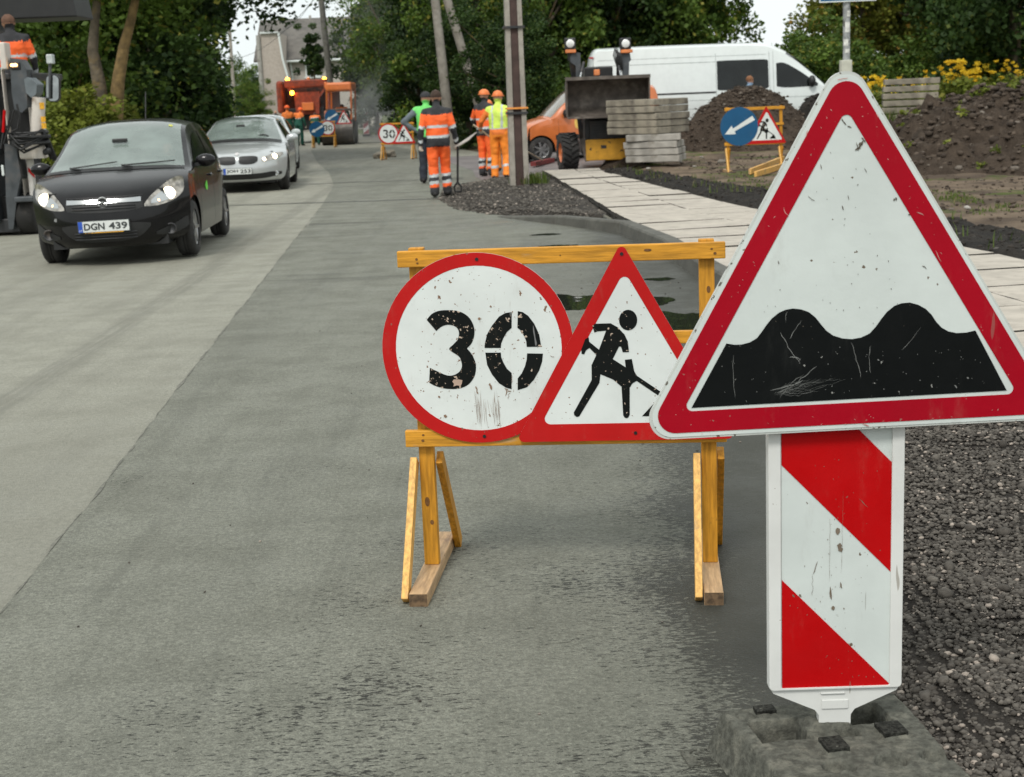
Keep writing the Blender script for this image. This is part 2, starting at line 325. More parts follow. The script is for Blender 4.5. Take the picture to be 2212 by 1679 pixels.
K = dict(
 old=m_asphalt('asphalt_old', (.298, .292, .240)), new=m_asphalt('asphalt_new', (.196, .198, .162), True),
 wood=m_wood('yellow_wood', (.60, .275, .026)), woodv=m_wood('yellow_wood_upright', (.55, .25, .022), ax=1), woodp=m_wood('pale_yellow_wood', (.74, .42, .12), amt=.56, ax=1), woodb=m_wood('bare_wood', (.46, .30, .16), (.2, .13, .08), .6, ax=2),
 white=m_paint('white_sign_paint', (.66, .695, .675), (.20, .12, .075), .683), red=m_paint('red_sign_paint', (.46, .012, .012), (.25, .12, .09), .70),
 crim=m_paint('crimson_sign_film', (.335, .0022, .012), (.30, .12, .10), .735), wclean=m_paint('white_sign_film', (.575, .62, .595), (.14, .11, .08), .715, grime=.26, chs=42),
 redb=m_paint('red_board_film', (.44, .0028, .004), (.3, .1, .08), .75), blk=m_paint('black_sign_film', (.005, .006, .006), (.26, .26, .24), .72, .45, .05),
 spray=m_paint('black_stencil_paint', (.007, .0085, .008), (.48, .38, .30), .655, .55, .05), blue=m_paint('blue_sign_paint', (.012, .085, .19), (.1, .1, .1), .76),
 plastic=m_paint('white_plastic', (.64, .645, .62), (.22, .18, .13), .73, .4, .3), rimg=m_paint('grey_sign_edge', (.50, .52, .49), (.12, .11, .09), .64, .5, .5),
 rubber=MT('rubber_block', (.088, .088, .074), .95, var=.3, scale=60, bump=.004, bs=150, dirt=(.17, .165, .135), da=.46, db=.72, ds=26, spec=.1),
 screw=MT('screw', (.03, .03, .03), .5, .6), conc=MT('concrete', (.34, .33, .30), .85, var=.2, scale=3, bump=.004, bs=50, dirt=(.14, .12, .10), da=.5, db=.75),
 slab=MT('weathered_slab', (.225, .20, .155), .9, var=.28, scale=4, bump=.01, bs=30, dirt=(.10, .085, .07), da=.45, db=.7),
 slabw=MT('pale_slab', (.33, .31, .275), .9, var=.25, scale=4, bump=.01, bs=30, dirt=(.18, .16, .13), da=.48, db=.7),
 pave=MT('pavement_slab', (.40, .36, .305), .85, var=.12, scale=5, bump=.003, bs=60, dirt=(.24, .21, .175), da=.5, db=.8, ds=6),
 joint=MT('joint_soil_edge_shade', (.03, .026, .02), .95), kerb=MT('kerb_concrete', (.085, .083, .070), .85, var=.25, bump=.004, dirt=(.06, .055, .045), da=.5, db=.7),
 soil=m_soil('brown_soil', (.046, .034, .025), (.088, .066, .049)), blacksoil=m_soil('black_soil', (.022, .020, .018), (.042, .036, .03), (.14, .13, .11)),
 dirt=m_soil('dirt_ground', (.19, .145, .105), (.10, .075, .055), bs=5, bd=.06),
 bark=MT('bark', (.10, .08, .055), .9, var=.35, bump=.03, bs=14, dirt=(.20, .13, .03), da=.5, db=.7, ds=2),
 black=MT('black_trim', (.012, .012, .012), .5), dark=MT('dark_steel', (.035, .036, .038), .5, .3, dirt=(.08, .06, .045), da=.5, db=.7),
 tyre=MT('tyre', (.022, .021, .020), .85, dirt=(.09, .08, .07), da=.5, db=.8), steel=MT('steel', (.45, .45, .45), .3, .9),
 alloy=MT('alloy', (.33, .33, .33), .35, .8), chrome=MT('chrome', (.50, .51, .51), .16, 1., var=.02),
 opel=MT('black_car_paint', (.005, .0045, .005), .25, 0, var=.3, coat=.32, spec=.2),
 silver=MT('silver_car_paint', (.50, .52, .52), .3, .45, var=.04, coat=1.), vanw=MT('white_van_paint', (.64, .68, .665), .35, 0, var=.03, coat=.6),
 orangep=MT('orange_car_paint', (.52, .135, .03), .32, 0, var=.08, coat=.6), dkcar=MT('dark_car_paint', (.02, .03, .035), .25, 0, coat=1.),
 glass=MT('car_glass', (.24, .29, .265), .05, 0, var=.25, scale=1.6, coat=1.), glassd=MT('dark_glass', (.008, .010, .010), .09, 0, var=.4, scale=2, spec=.35),
 lens=MT('lamp_lens', (.30, .28, .25), .12, .4, var=.6, scale=16, coat=1.), amber=MT('amber_lens', (.6, .16, .02), .2, 0, coat=1.),
 lit=EM('lit_headlamp', (1, .86, .62), 4.5), litamber=EM('lit_beacon', (1, .38, .03), 9), sidelit=EM('lit_side_lamp', (1, .55, .2), 4),
 plate=MT('plate_white', (.62, .64, .62), .4, var=.05), pblue=MT('plate_blue', (.02, .08, .42), .4), ink=MT('plate_ink', (.03, .035, .035), .5),
 hivis=MT('hivis_orange', (.95, .13, .02), .7, var=.12, scale=9, bump=.01, bs=14), hivis2=MT('hivis_orange_faded', (.80, .20, .035), .75, var=.2, scale=9, bump=.01, bs=14),
 hiyel=MT('hivis_yellow', (.62, .80, .12), .7, var=.12, scale=9), higrn=MT('hivis_green', (.15, .62, .14), .7, var=.12, scale=9),
 refl=MT('reflective_tape', (.50, .53, .53), .4, var=.15), navy=MT('navy_cloth', (.018, .022, .032), .85, var=.3), charc=MT('charcoal_cloth', (.028, .028, .031), .85, var=.3, bump=.008, bs=16),
 greyc=MT('grey_cloth', (.12, .145, .16), .85, var=.2), dgreen=MT('dark_green_cloth', (.008, .075, .050), .85, var=.3), skin=MT('skin', (.50, .26, .17), .55, var=.1), glove=MT('glove', (.45, .40, .33), .8, var=.25),
 hair=MT('brown_hair', (.045, .024, .014), .8, var=.4, bump=.01, bs=60), hairs=MT('short_hair', (.13, .065, .04), .85, var=.3), hairr=MT('reddish_hair', (.20, .085, .035), .8, var=.3), boot=MT('boot', (.018, .017, .016), .6), denim=MT('light_denim', (.2, .3, .42), .8),
 millw=MT('machine_white', (.60, .55, .49), .5, var=.1, dirt=(.22, .17, .13), da=.5, db=.72), millg=MT('machine_grey', (.055, .062, .068), .5, var=.2, dirt=(.12, .10, .085), da=.5, db=.75),
 oranget=MT('truck_orange', (.25, .038, .012), .6, var=.3, dirt=(.07, .03, .02), da=.5, db=.72, ds=2), orangec=MT('canopy_orange', (.72, .19, .045), .5, var=.1, dirt=(.45, .13, .05), da=.5, db=.8),
 yelm=MT('rusty_yellow_plate', (.56, .28, .02), .55, var=.15, dirt=(.05, .03, .015), da=.58, db=.64, ds=9), drum=MT('roller_drum', (.05, .043, .036), .5, .4, dirt=(.12, .10, .08), da=.5, db=.7),
 wall=MT('house_render', (.42, .385, .345), .9, var=.06, bump=.01), trimw=MT('white_trim', (.62, .66, .64), .6, var=.05),
 bucket=MT('bucket_steel', (.11, .092, .078), .6, .3, var=.3, dirt=(.22, .19, .16), da=.5, db=.75), redb2=MT('broom_red', (.16, .02, .02), .7), stick=MT('broom_stick', (.5, .42, .3), .6),
 stick2=MT('paper_white', (.6, .6, .56), .8, var=.25, scale=14), pole=MT('pole_concrete', (.30, .275, .235), .9, var=.2, bump=.006, dirt=(.12, .10, .08), da=.5, db=.75), polew=MT('pole_brown', (.060, .036, .030), .85, var=.25),
 yellow_tape=MT('tape_orange', (.75, .28, .05), .6),
)

for k_ in ('crim', 'redb', 'red'): K[k_].node_tree.nodes['Principled BSDF'].inputs['Specular IOR Level'].default_value = .12
for k_ in ('blk', 'spray'): K[k_].node_tree.nodes['Principled BSDF'].inputs['Specular IOR Level'].default_value = .10
K['glass'].node_tree.nodes['Principled BSDF'].inputs['Alpha'].default_value = .68
K['seat'] = MT('seat_cloth', (.05, .052, .055), .9)

# ------------------------------------------------------------------ the setting: ground, roads, kerb, pavement
def sst(a, b, x):
    t = np.clip((np.asarray(x, float) - a) / (b - a), 0, 1); return t * t * (3 - 2 * t)
PRY = [0, 12.6, 19.5, 30.9, 34, 300]; PRX = [4.9, 4.55, 3.36, 2.25, 2.4, 2.4]
def T(x, y):
    x = np.asarray(x, float); y = np.asarray(y, float)
    pr = np.interp(y, PRY, PRX)
    z = -.03 + .11 * sst(0, .8, x - pr) + .42 * sst(32, 44, y) * sst(.5, 4, x) + .35 * sst(12, 30, x)
    rl = np.interp(y, [0, 17, 40, 60, 80, 120, 200], [-8, -8, -10.5, -13, -17, -28, -52])
    return z + .12 * sst(0, 2, rl - x - .3)
def Tz(x, y): return float(T(x, y))
def on(u, v, dz=0., z0=0.):           # terrain point seen at (u, v)
    z = z0
    for _ in range(12): p = gp(u, v, z); z = Tz(p.x, p.y)
    return p
def gnoise(X, Y, s, seed=0, oct=4):
    out = np.zeros(X.shape); f = s; a = 1
    for o in range(oct):
        for i in np.ndindex(X.shape): out[i] += a * noise.noise(Vector((X[i] * f + seed, Y[i] * f, seed * 1.7 + o)))
        f *= 2.1; a *= .5
    return out
xs = np.concatenate([np.linspace(-260, -14, 24), np.linspace(-12, 20, 97), np.linspace(22, 300, 26)])
ys = np.concatenate([np.linspace(-30, 6, 8), np.linspace(7, 60, 110), np.linspace(62, 420, 50)])
X, Y = np.meshgrid(xs, ys)
Z = T(X, Y); rough_ = sst(0.1, 1.2, X - np.interp(Y, PRY, PRX)) * (Y < 70) * (Y > 6)
Z = Z + gnoise(X, Y, .9, 3, 3) * .05 * rough_
idx = np.arange(X.size).reshape(X.shape)
F = np.stack([idx[:-1, :-1], idx[:-1, 1:], idx[1:, 1:], idx[1:, :-1]], -1).reshape(-1, 4)
n = NT('ground_dirt_and_grass')
sp = n.n('ShaderNodeSeparateXYZ'); n.L(n.co, sp.inputs[0])
dc = n.mix(n.step(n.noise(.8, 8, .7), .38, .62), (.20, .15, .105), (.085, .062, .045))
dc = n.mix(n.step(n.noise(30, 4, .7), .5, .7, 0, .5), dc, (.05, .04, .03))
gc = n.mix(n.step(n.noise(1.2, 6), .3, .7), (.035, .06, .012), (.10, .115, .03))
gm = n.math('ADD', n.step(n.noise(.55, 6, .7), .55, .62), n.math('ADD', n.step(sp.outputs[0], 13, 18), n.math('ADD', n.step(sp.outputs[1], 48, 60), n.step(sp.outputs[0], -6, -9))))
c = n.mix(n.math('MINIMUM', gm, 1.), dc, gc); n.bump(n.noise(8, 8, .75), .05); n.set(c, .92, 0, .15)
tag(npmesh('ground', np.stack([X, Y, Z], -1).reshape(-1, 3), F, n.mat, smooth=True), kind='structure')

def strips(name, rows, mat, z, edge=0., nx=10, step=.6, smooth=True, zf=None):
    """sheet from rows (y, x left, x right)"""
    yy = np.arange(rows[0][0], rows[-1][0] + 1e-6, step) if len(rows) > 2 else np.array([rows[0][0], rows[-1][0]])
    xl = np.interp(yy, [r[0] for r in rows], [r[1] for r in rows]); xr = np.interp(yy, [r[0] for r in rows], [r[2] for r in rows])
    if edge: xl = xl + np.array([noise.noise(Vector((0, y * 1.3, 5))) + .6 * noise.noise(Vector((0, y * 6, 9))) for y in yy]) * edge
    t = np.linspace(0, 1, nx); Xg = xl[:, None] * (1 - t) + xr[:, None] * t; Yg = np.repeat(yy[:, None], nx, 1)
    Zg = np.full(Xg.shape, z) if zf is None else zf(Xg, Yg)
    i = np.arange(Xg.size).reshape(Xg.shape)
    F = np.stack([i[:-1, :-1], i[:-1, 1:], i[1:, 1:], i[1:, :-1]], -1).reshape(-1, 4)
    return npmesh(name, np.stack([Xg, Yg, Zg], -1).reshape(-1, 3), F, mat, smooth=smooth)
tag(strips('road', [(-8, -8, 2.2), (17, -8, 2.), (28, -9.2, 1), (40, -10.5, .5), (60, -13, -3), (80, -17, -6), (120, -28, -16), (200, -52, -40)], K['old'], 0.), kind='structure')
tag(strips('road_lane', [(-8, -1.5, 2.), (4.7, -1.66, 2.), (7.66, -1.87, 1.8), (12, -2.17, 1.66), (17.3, -2.54, 1.3), (20, -2.7, .1), (24, -3.0, -.2), (30, -3.5, -.3), (36, -4.3, -.6), (44, -5.6, -1.8), (58, -7.6, -4.2)], K['new'], .004, .014, 8, .12), kind='structure')
n = NT('side_road_asphalt'); c = n.mix(n.step(n.noise(.9, 6, .65), .35, .65), (.21, .185, .175), (.125, .105, .105)); c = n.mix(n.step(n.noise(120, 2), .4, .7, 0, .4), c, (.05, .05, .05)); n.set(c, .6)
tag(strips('side_road', [(28.3, -.3, 2.3), (31, -.6, 2.6), (34, -.7, 4.2), (42, -1.8, 4.6), (44, -2, 4.6)], n.mat, 0, 0, 14, .4, zf=lambda X, Y: np.maximum(T(X, Y) + .02, .008)), kind='structure')
# tar-dark seam where the newer lane meets the old one
mb = MB(); L_, R_ = [], []; rows_ = [(3.6, -1.62), (4.7, -1.66), (7.66, -1.87), (12, -2.17), (17.3, -2.54), (24, -3.0), (30, -3.5)]
for i in range(240):
    y = 3.6 + 26 * (i / 239) ** 1.3; x = float(np.interp(y, [r[0] for r in rows_], [r[1] for r in rows_])) + (noise.noise(Vector((0, y * 1.3, 5))) + .6 * noise.noise(Vector((0, y * 6, 9)))) * .014; hw_ = max(.0003, .002 + .016 * noise.noise(Vector((3, y * 3, 1))) + .012 * noise.noise(Vector((5, y * 11, 1)))); L_.append((x - hw_, y, .0068)); R_.append((x + hw_, y, .0068))
mb.grid([L_, R_]); tag(mb.build('road_seam', MT('seam_tar', (.135, .132, .108), .8, var=.3, scale=30)), kind='structure')
# long dark crack-sealed joints across the road
mb = MB()
for (a, b) in (((455, 446), (1020, 428)), ((600, 401), (1000, 386)), ((300, 640), (560, 520))):
    p, q = gp(*a), gp(*b); nn = 24 if a[0] != 300 else 0
    if nn:
        L_, R_ = [], []
        for i in range(nn + 1):
            m_ = p.lerp(q, i / nn); wv = .05 + .025 * noise.noise(Vector((i * .7, 0, 0)))
            dy = .08 * noise.noise(Vector((i * .3, 4, 0)))
            L_.append((m_.x, m_.y + dy - wv, .0085)); R_.append((m_.x, m_.y + dy + wv, .0085))
        mb.grid([L_, R_])
tag(mb.build('road_joint_sealant', MT('bitumen_seal', (.028, .029, .028), .55, var=.3)), kind='structure')

# puddles by the kerb
pm = NT('puddle_water'); pm.b.inputs['Roughness'].default_value = .02; pm.bump(pm.noise(5, 2), .0006); PUD = pm.set((.018, .020, .016), .02, 0, .6)
def puddle(cx, cy, rx, ry, seed):
    P = []; k = 46
    for i in range(k):
        a = 2 * math.pi * i / k; f = 1 + .45 * noise.noise(Vector((math.cos(a) * 1.3 + seed, math.sin(a) * 1.3, seed))) + .22 * noise.noise(Vector((math.cos(a) * 5 + seed, math.sin(a) * 5, 1)))
        P.append((cx + rx * f * math.cos(a), cy + ry * f * math.sin(a), .0075))
    o = MB().add(P, [tuple(range(k))]).build('puddle', PUD, norm=False); tag(o, kind='structure')
for (u, v, rx, ry) in ((1250, 655, .30, .42), (1415, 652, .17, .22), (1470, 700, .30, .50), (1425, 605, .13, .10), (1205, 533, .22, .14), (1180, 508, .16, .10), (1245, 541, .08, .05), (1120, 462, .3, .25)):
    p = gp(u, v); puddle(p.x, p.y, rx, ry, u * .37)

# kerb
kp = [Vector((1.98, 7.0, 0)), gp(1513, 608), gp(1425, 546), gp(1335, 505), gp(1200, 486), gp(1070, 470)]
kh = [.145, .145, .145, .14, .11, .015]
mb = MB(); bk = []
for i, p in enumerate(kp):
    d = (kp[min(i + 1, 5)] - kp[max(i - 1, 0)]).normalized(); nrm = Vector((d.y, -d.x, 0)); bk.append((p, nrm, kh[i]))
def kseg(a, b, t0, t1):
    (p, n0, h0), (q, n1, h1) = a, b
    A_ = []
    for t in (t0, t1):
        c0 = p.lerp(q, t); nn = n0.lerp(n1, t).normalized(); h = h0 + (h1 - h0) * t
        A_ += [c0 + Vector((0, 0, -.02)), c0 + nn * .018 + Vector((0, 0, h - .02)), c0 + nn * .035 + Vector((0, 0, h)), c0 + nn * .17 + Vector((0, 0, h)), c0 + nn * .17 + Vector((0, 0, -.02))]
    mb.add(A_, [(0, 1, 6, 5), (1, 2, 7, 6), (2, 3, 8, 7), (3, 4, 9, 8), (0, 4, 3, 2, 1), (5, 6, 7, 8, 9)])
for i in range(5):
    L = (kp[i + 1] - kp[i]).length; k = max(1, round(L / 1.0))
    for j in range(k): kseg(bk[i], bk[i + 1], j / k + .004 / L, (j + 1) / k - .006 / L)
tag(mb.build('kerb', K['kerb'], bevel=.006), kind='structure')

# pavement of concrete slabs: an uneven path running off beside the kerb
def pathL(y):
    return float(np.interp(y, [7.0, kp[1].y, kp[2].y, kp[3].y + .3, 22, 30.6], [2.16, kp[1].x + .19, kp[2].x + .19, kp[3].x + .16, 1.22, .82]))
pa, pb_, pc = gp(1310, 372, .12), gp(1625, 450, .12), gp(2212, 560, .12)
def pathR(y): return float(np.interp(y, [7.0, pc.y, pb_.y, pa.y], [pc.x + .5, pc.x, pb_.x, pa.x]))
rnd = random.Random(5); mb = MB(); mj = MB(); y = 7.1; K1 = .16
while y < 30.2:
    h = .93 + rnd.uniform(-.04, .04)
    for (a, b) in ((0, .56), (.56, 1)):
        zz = .112 + rnd.uniform(-.009, .009); tl = rnd.uniform(-.008, .008)
        P = []
        for (t, yy) in ((a, y + .026), (b, y + .026), (b, y + h - .026), (a, y + h - .026)):
            xl, xr = pathL(yy), pathR(yy); x = xl + (xr - xl) * t + (.012 if t == a else -.014); yo = K1 * (x - xl) + .25 * noise.noise(Vector((y, a, 2))) * .2
            P.append(Vector((x, yy + yo, 0)))
        nx_ = 6; top = []
        # broken, slightly ragged slab outline
        ring_ = []
        for i in range(4):
            for j in range(5):
                q = P[i].lerp(P[(i + 1) % 4], j / 5); ring_.append(Vector((q.x + rnd.uniform(-.008, .008), q.y + rnd.uniform(-.008, .008), zz + tl * (q.x - P[0].x))))
        m = len(ring_)
        mb.add([(q.x, q.y, q.z) for q in ring_] + [(q.x, q.y, .02) for q in ring_], [tuple(range(m))]); mb.add([(q.x, q.y, q.z) for q in ring_] + [(q.x, q.y, .02) for q in ring_], [(i, i + m, (i + 1) % m + m, (i + 1) % m) for i in range(m)], 1)  # slab side faces coloured dark to stand in for shaded edges
    y += h
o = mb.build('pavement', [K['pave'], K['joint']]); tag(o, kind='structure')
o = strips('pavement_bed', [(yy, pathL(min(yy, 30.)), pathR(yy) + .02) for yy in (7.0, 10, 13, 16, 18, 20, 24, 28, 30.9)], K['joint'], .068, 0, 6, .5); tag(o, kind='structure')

# gravel verge (near, right of the lane) and the gravel wedge behind the kerb, with loose stones
grav = m_soil('gravel_ground', (.035, .031, .027), (.078, .069, .060), (.12, .11, .10), bs=60, bd=.03)
def gl(y): return np.interp(y, [0, 3, 5.2, 6.5, 8.2], [.86, .90, .98, 1.25, 1.95])
xx = np.linspace(0, 1, 90) ** 1.3; yy = np.linspace(1.2, 8.2, 150)
Yg = np.repeat(yy[:, None], 90, 1); x0 = gl(yy) + np.array([.05 * noise.noise(Vector((0, q * 2.2, 1))) + .03 * noise.noise(Vector((0, q * 9, 1))) for q in yy])
Xg = x0[:, None] + xx[None, :] * (7 - x0[:, None])
D = Xg - x0[:, None]; Zg = .002 + .05 * sst(0, .35, D) + (gnoise(Xg, Yg, 3, 8, 4) * .022 + .02) * sst(0, .2, D) + .03 * sst(.6, 1.5, D)
Zg[:, 0] = -.01
i = np.arange(Xg.size).reshape(Xg.shape); F = np.stack([i[:-1, :-1], i[:-1, 1:], i[1:, 1:], i[1:, :-1]], -1).reshape(-1, 4)
tag(npmesh('gravel_verge', np.stack([Xg, Yg, Zg], -1).reshape(-1, 3), F, grav, smooth=True), kind='structure')
ico_v, ico_f = None, None
def ico():
    global ico_v, ico_f
    if ico_v is None:
        bm = bmesh.new(); bmesh.ops.create_icosphere(bm, subdivisions=1, radius=1)
        ico_v = np.array([v.co[:] for v in bm.verts]); ico_f = np.array([[v.index for v in f.verts] for f in bm.faces]); bm.free()
    return ico_v, ico_f
def stones(name, P, S, mats, seed=1, flat=.65, label=None):      # P (n,3) centres, S (n,) radii -> one object of loose stones
    rg = np.random.default_rng(seed); V0, F0 = ico(); n_ = len(P)
    q = rg.normal(size=(n_, 4)); q /= np.linalg.norm(q, axis=1)[:, None]; a, b, c, d = q.T
    Rm = np.stack([1 - 2 * (c * c + d * d), 2 * (b * c - a * d), 2 * (b * d + a * c), 2 * (b * c + a * d), 1 - 2 * (b * b + d * d), 2 * (c * d - a * b), 2 * (b * d - a * c), 2 * (c * d + a * b), 1 - 2 * (b * b + c * c)], -1).reshape(-1, 3, 3)
    shp = rg.uniform(.55, 1.15, (n_, 1, 3)); V = V0[None] * shp * rg.uniform(.8, 1.15, (n_, len(V0), 1))
    V = np.einsum('nij,nkj->nki', Rm, V); V[:, :, 2] *= flat
    V = V * S[:, None, None] + P[:, None, :]
    F = (F0[None] + (np.arange(n_) * len(V0))[:, None, None]).reshape(-1, 3)
    tint = np.repeat(rg.random((n_, 1)), len(V0), 0); col = np.concatenate([tint, rg.random((n_, 1)).repeat(len(V0), 0), tint, np.ones_like(tint)], 1)
    return npmesh(name, V.reshape(-1, 3), F, mats, col=col, smooth=False)
def m_stone(name, a, b, c3):
    n = NT(name); A = n.n('ShaderNodeAttribute'); A.attribute_name = 'tint'; s = n.n('ShaderNodeSeparateColor'); n.L(A.outputs['Color'], s.inputs[0])
    c = n.mix(s.outputs[0], a, b); c = n.mix(n.step(s.outputs[1], .94, .97), c, c3); c = n.mix(n.step(n.noise(60, 4), .4, .7, 0, .35), c, sc(a, .6)); n.bump(n.noise(150, 3), .002)
    return n.set(c, .85, 0, .2)
SM = m_stone('gravel_stones', (.038, .033, .028), (.140, .126, .108), (.34, .29, .245))
rg = np.random.default_rng(7)
def scat(n_, ylo, yhi, xhi, smin, smax, pw=2.2):
    y_ = ylo + (yhi - ylo) * rg.random(n_) ** 1.35; lo = gl(y_) - .02; x_ = lo + (xhi - lo) * rg.random(n_)
    j = np.clip(((y_ - 1.2) / 7 * 149).astype(int), 0, 149); d_ = x_ - x0[j]
    # height of the verge under the stone
    ii = np.clip((((np.maximum(d_, 0) / (7 - x0[j])) ** (1 / 1.3)) * 89).astype(int), 0, 89)
    z_ = np.where(d_ > 0, Zg[j, ii] + .004, .004); s_ = smin + (smax - smin) * rg.random(n_) ** pw
    return np.stack([x_, y_, z_ + s_ * .35], -1), s_
a = [scat(60000, 2.6, 7.4, 2.5, .0042, .0125, 1.4), scat(900, 2.6, 8, 3.4, .012, .030, 2.6), scat(22000, 2.55, 4.3, 1.6, .0025, .0065, 1.2)]
tag(stones('gravel_stones', np.concatenate([q[0] for q in a]), np.concatenate([q[1] for q in a]), SM), 'loose grey brown gravel on the verge behind the striped board', 'gravel', kind='stuff')
# wedge
wl = [(18.6, 1.25, 1.32), (19.3, .7, 1.28), (20.2, -.1, 1.25), (21.5, -.62, 1.22), (24, -.98, 1.1), (27, -1.0, .96), (29, -.5, .85), (30.2, .5, .82)]
o = strips('gravel_wedge', wl, grav, 0, 0, 26, .16, zf=lambda X, Y: 0 * X + .006 + (.055 + gnoise(X, Y, 2.2, 2, 4) * .035) * sst(0, .22, (np.arange(26) / 25)[None, :] + 0 * X)); tag(o, kind='structure')
n_ = 9000; y_ = rg.uniform(18.8, 29.8, n_); xl_ = np.interp(y_, [r[0] for r in wl], [r[1] for r in wl]); xr_ = np.interp(y_, [r[0] for r in wl], [r[2] for r in wl])
x_ = xl_ - .12 + (xr_ - xl_ + .12) * rg.random(n_); s_ = .012 + .026 * rg.random(n_) ** 3
P = np.stack([x_, y_, .012 + .052 * sst(0, .22, (x_ - xl_) / (xr_ - xl_))], -1)
tag(stones('gravel_stones', P, s_, SM, 3), 'fine gravel heaped behind the low kerb near the concrete pole', 'gravel', kind='stuff')
# crumbs and pebbles on the road
n_ = 500; P = np.stack([rg.uniform(-1.5, 1.1, n_), rg.uniform(3, 13, n_), np.full(n_, .007)], -1)
P[:320, 0] = rg.uniform(.5, 1.5, 320); P[:320, 1] = rg.uniform(6, 13, 320)
tag(stones('road_crumbs', P, .002 + .006 * rg.random(n_) ** 4, SM, 9), 'small stone crumbs scattered over the dark asphalt', 'crumbs', kind='stuff')

# strip of black soil on the field side of the path
def heap_sheet(name, rows, hgt, mat, step=.09, nx=22, seed=1, amp=.05, fr=3.2):
    yy = np.arange(rows[0][0], rows[-1][0], step); xl = np.interp(yy, [r[0] for r in rows], [r[1] for r in rows]); xr = np.interp(yy, [r[0] for r in rows], [r[2] for r in rows])
    t = np.linspace(0, 1, nx); jit = np.array([.1 * noise.noise(Vector((q * 1.7, seed, 0))) for q in yy])
    X = (xl + jit)[:, None] * (1 - t) + (xr + jit)[:, None] * t; Y = np.repeat(yy[:, None], nx, 1)
    b = sst(0, .18, t)[None] * (1 - sst(.8, 1, t))[None]; Z = np.maximum(T(X, Y), .09) * b + (1 - b) * .02 + hgt * b + gnoise(X, Y, fr, seed, 4) * amp * b
    i = np.arange(X.size).reshape(X.shape); F = np.stack([i[:-1, :-1], i[:-1, 1:], i[1:, 1:], i[1:, :-1]], -1).reshape(-1, 4)
    return npmesh(name, np.stack([X, Y, Z], -1).reshape(-1, 3), F, mat, smooth=True), (X, Y, Z)
rows = [(yy, pathR(min(yy, 30.9)) - .02, pathR(min(yy, 30.9)) + wd) for yy, wd in ((8, 1.3), (12.6, 1.35), (16, 1.4), (19.5, 1.35), (24, 1.2), (27, .95), (29.6, .6))]
o, (bx_, by_, bz_) = heap_sheet('soil_strip', rows, .035, K['blacksoil']); tag(o, kind='structure')
n_ = 3500; a_ = rg.integers(0, bx_.shape[0], n_); b_ = rg.integers(3, 19, n_)
P = np.stack([bx_[a_, b_], by_[a_, b_], bz_[a_, b_]], -1) + rg.normal(0, .02, (n_, 3)) * [1, 1, .2]
BS = m_stone('soil_clods_mat', (.018, .016, .014), (.045, .038, .032), (.12, .11, .10))
tag(stones('soil_clods', P, .008 + .035 * rg.random(n_) ** 3, BS, 4), 'dark crumbly clods on the black soil strip beside the slab path', 'soil clods', kind='stuff')

# heaps of excavated soil
DS = m_stone('clods_mat', (.040, .030, .023), (.105, .080, .060), (.17, .145, .12))
def mound(label, cx, cy, rx, ry, h, seed, mat=K['soil'], ridges=.12, nn=90, clods=1500, cs=.09, group='heaps of dug-out soil', top=1.6, fr=None):
    nr = 46; R_ = np.linspace(0, 1.0, nr); A_ = np.linspace(0, 2 * math.pi, nn, endpoint=False)
    rr, aa = np.meshgrid(R_, A_, indexing='ij')
    edge = 1 + .16 * np.array([[noise.noise(Vector((math.cos(a) * 1.2, math.sin(a) * 1.2, seed))) for a in A_]])
    X = cx + rr * rx * edge * np.cos(aa); Y = cy + rr * ry * edge * np.sin(aa)
    prof = np.cos(np.clip(rr, 0, 1) * math.pi / 2) ** top if top > 1.2 else (1 - rr ** 1.7)
    f = fr or 1.0
    N1 = gnoise(X, Y, f, seed, 2); N2 = gnoise(X, Y, 3.0 * f, seed + 5, 4)
    Z = T(X, Y) + h * prof * (1 + .14 * N1) + N2 * ridges * (1 - rr ** 6) * .8 - .05 * (rr > .99)
    V = np.stack([X, Y, Z], -1).reshape(-1, 3)
    F = []
    for i in range(nr - 1):
        for j in range(nn): F.append((i * nn + j, (i + 1) * nn + j, (i + 1) * nn + (j + 1) % nn, i * nn + (j + 1) % nn))
    o = npmesh('soil_heap', V, np.array(F), mat, smooth=True); tag(o, label, 'soil heap', group)
    if clods:
        g = np.random.default_rng(seed + 50); k = g.integers(3 * nn, nr * nn, clods)
        P = V[k] + g.normal(0, .04, (clods, 3)) * [1, 1, .3]; S = .012 + cs * g.random(clods) ** 3.2
        c = stones('clods', P, S, DS if mat is not K['blacksoil'] else BS, seed); c.parent = o; c['kind'] = 'stuff'
    return o, V
p = at(1612, 330, 37.2); m1, _v = mound('pointed brown soil heap in front of the white van', p.x, p.y, 2.15, 2.0, 1.40, 11, cs=.055, clods=6000, top=1.25)
p = at(2175, 330, 27.0); m2, mv2 = mound('large dark weedy soil heap at the right edge of the photo', p.x, p.y, 3.3, 4.2, 1.22, 23, ridges=.36, nn=190, cs=.085, clods=9000, top=.9, fr=1.1)
p = on(1335, 366); m3, _v = mound('small sandy soil heap against the foot of the tall slab stack', p.x + .1, p.y, .62, .55, .48, 31, nn=40, clods=300, cs=.03)
p = at(1765, 240, 37.6); m4, _v = mound('low dark soil heap just behind the pointed brown heap', p.x, p.y, 1.0, 1.2, 1.15, 37, mat=K['blacksoil'], clods=600, cs=.07)

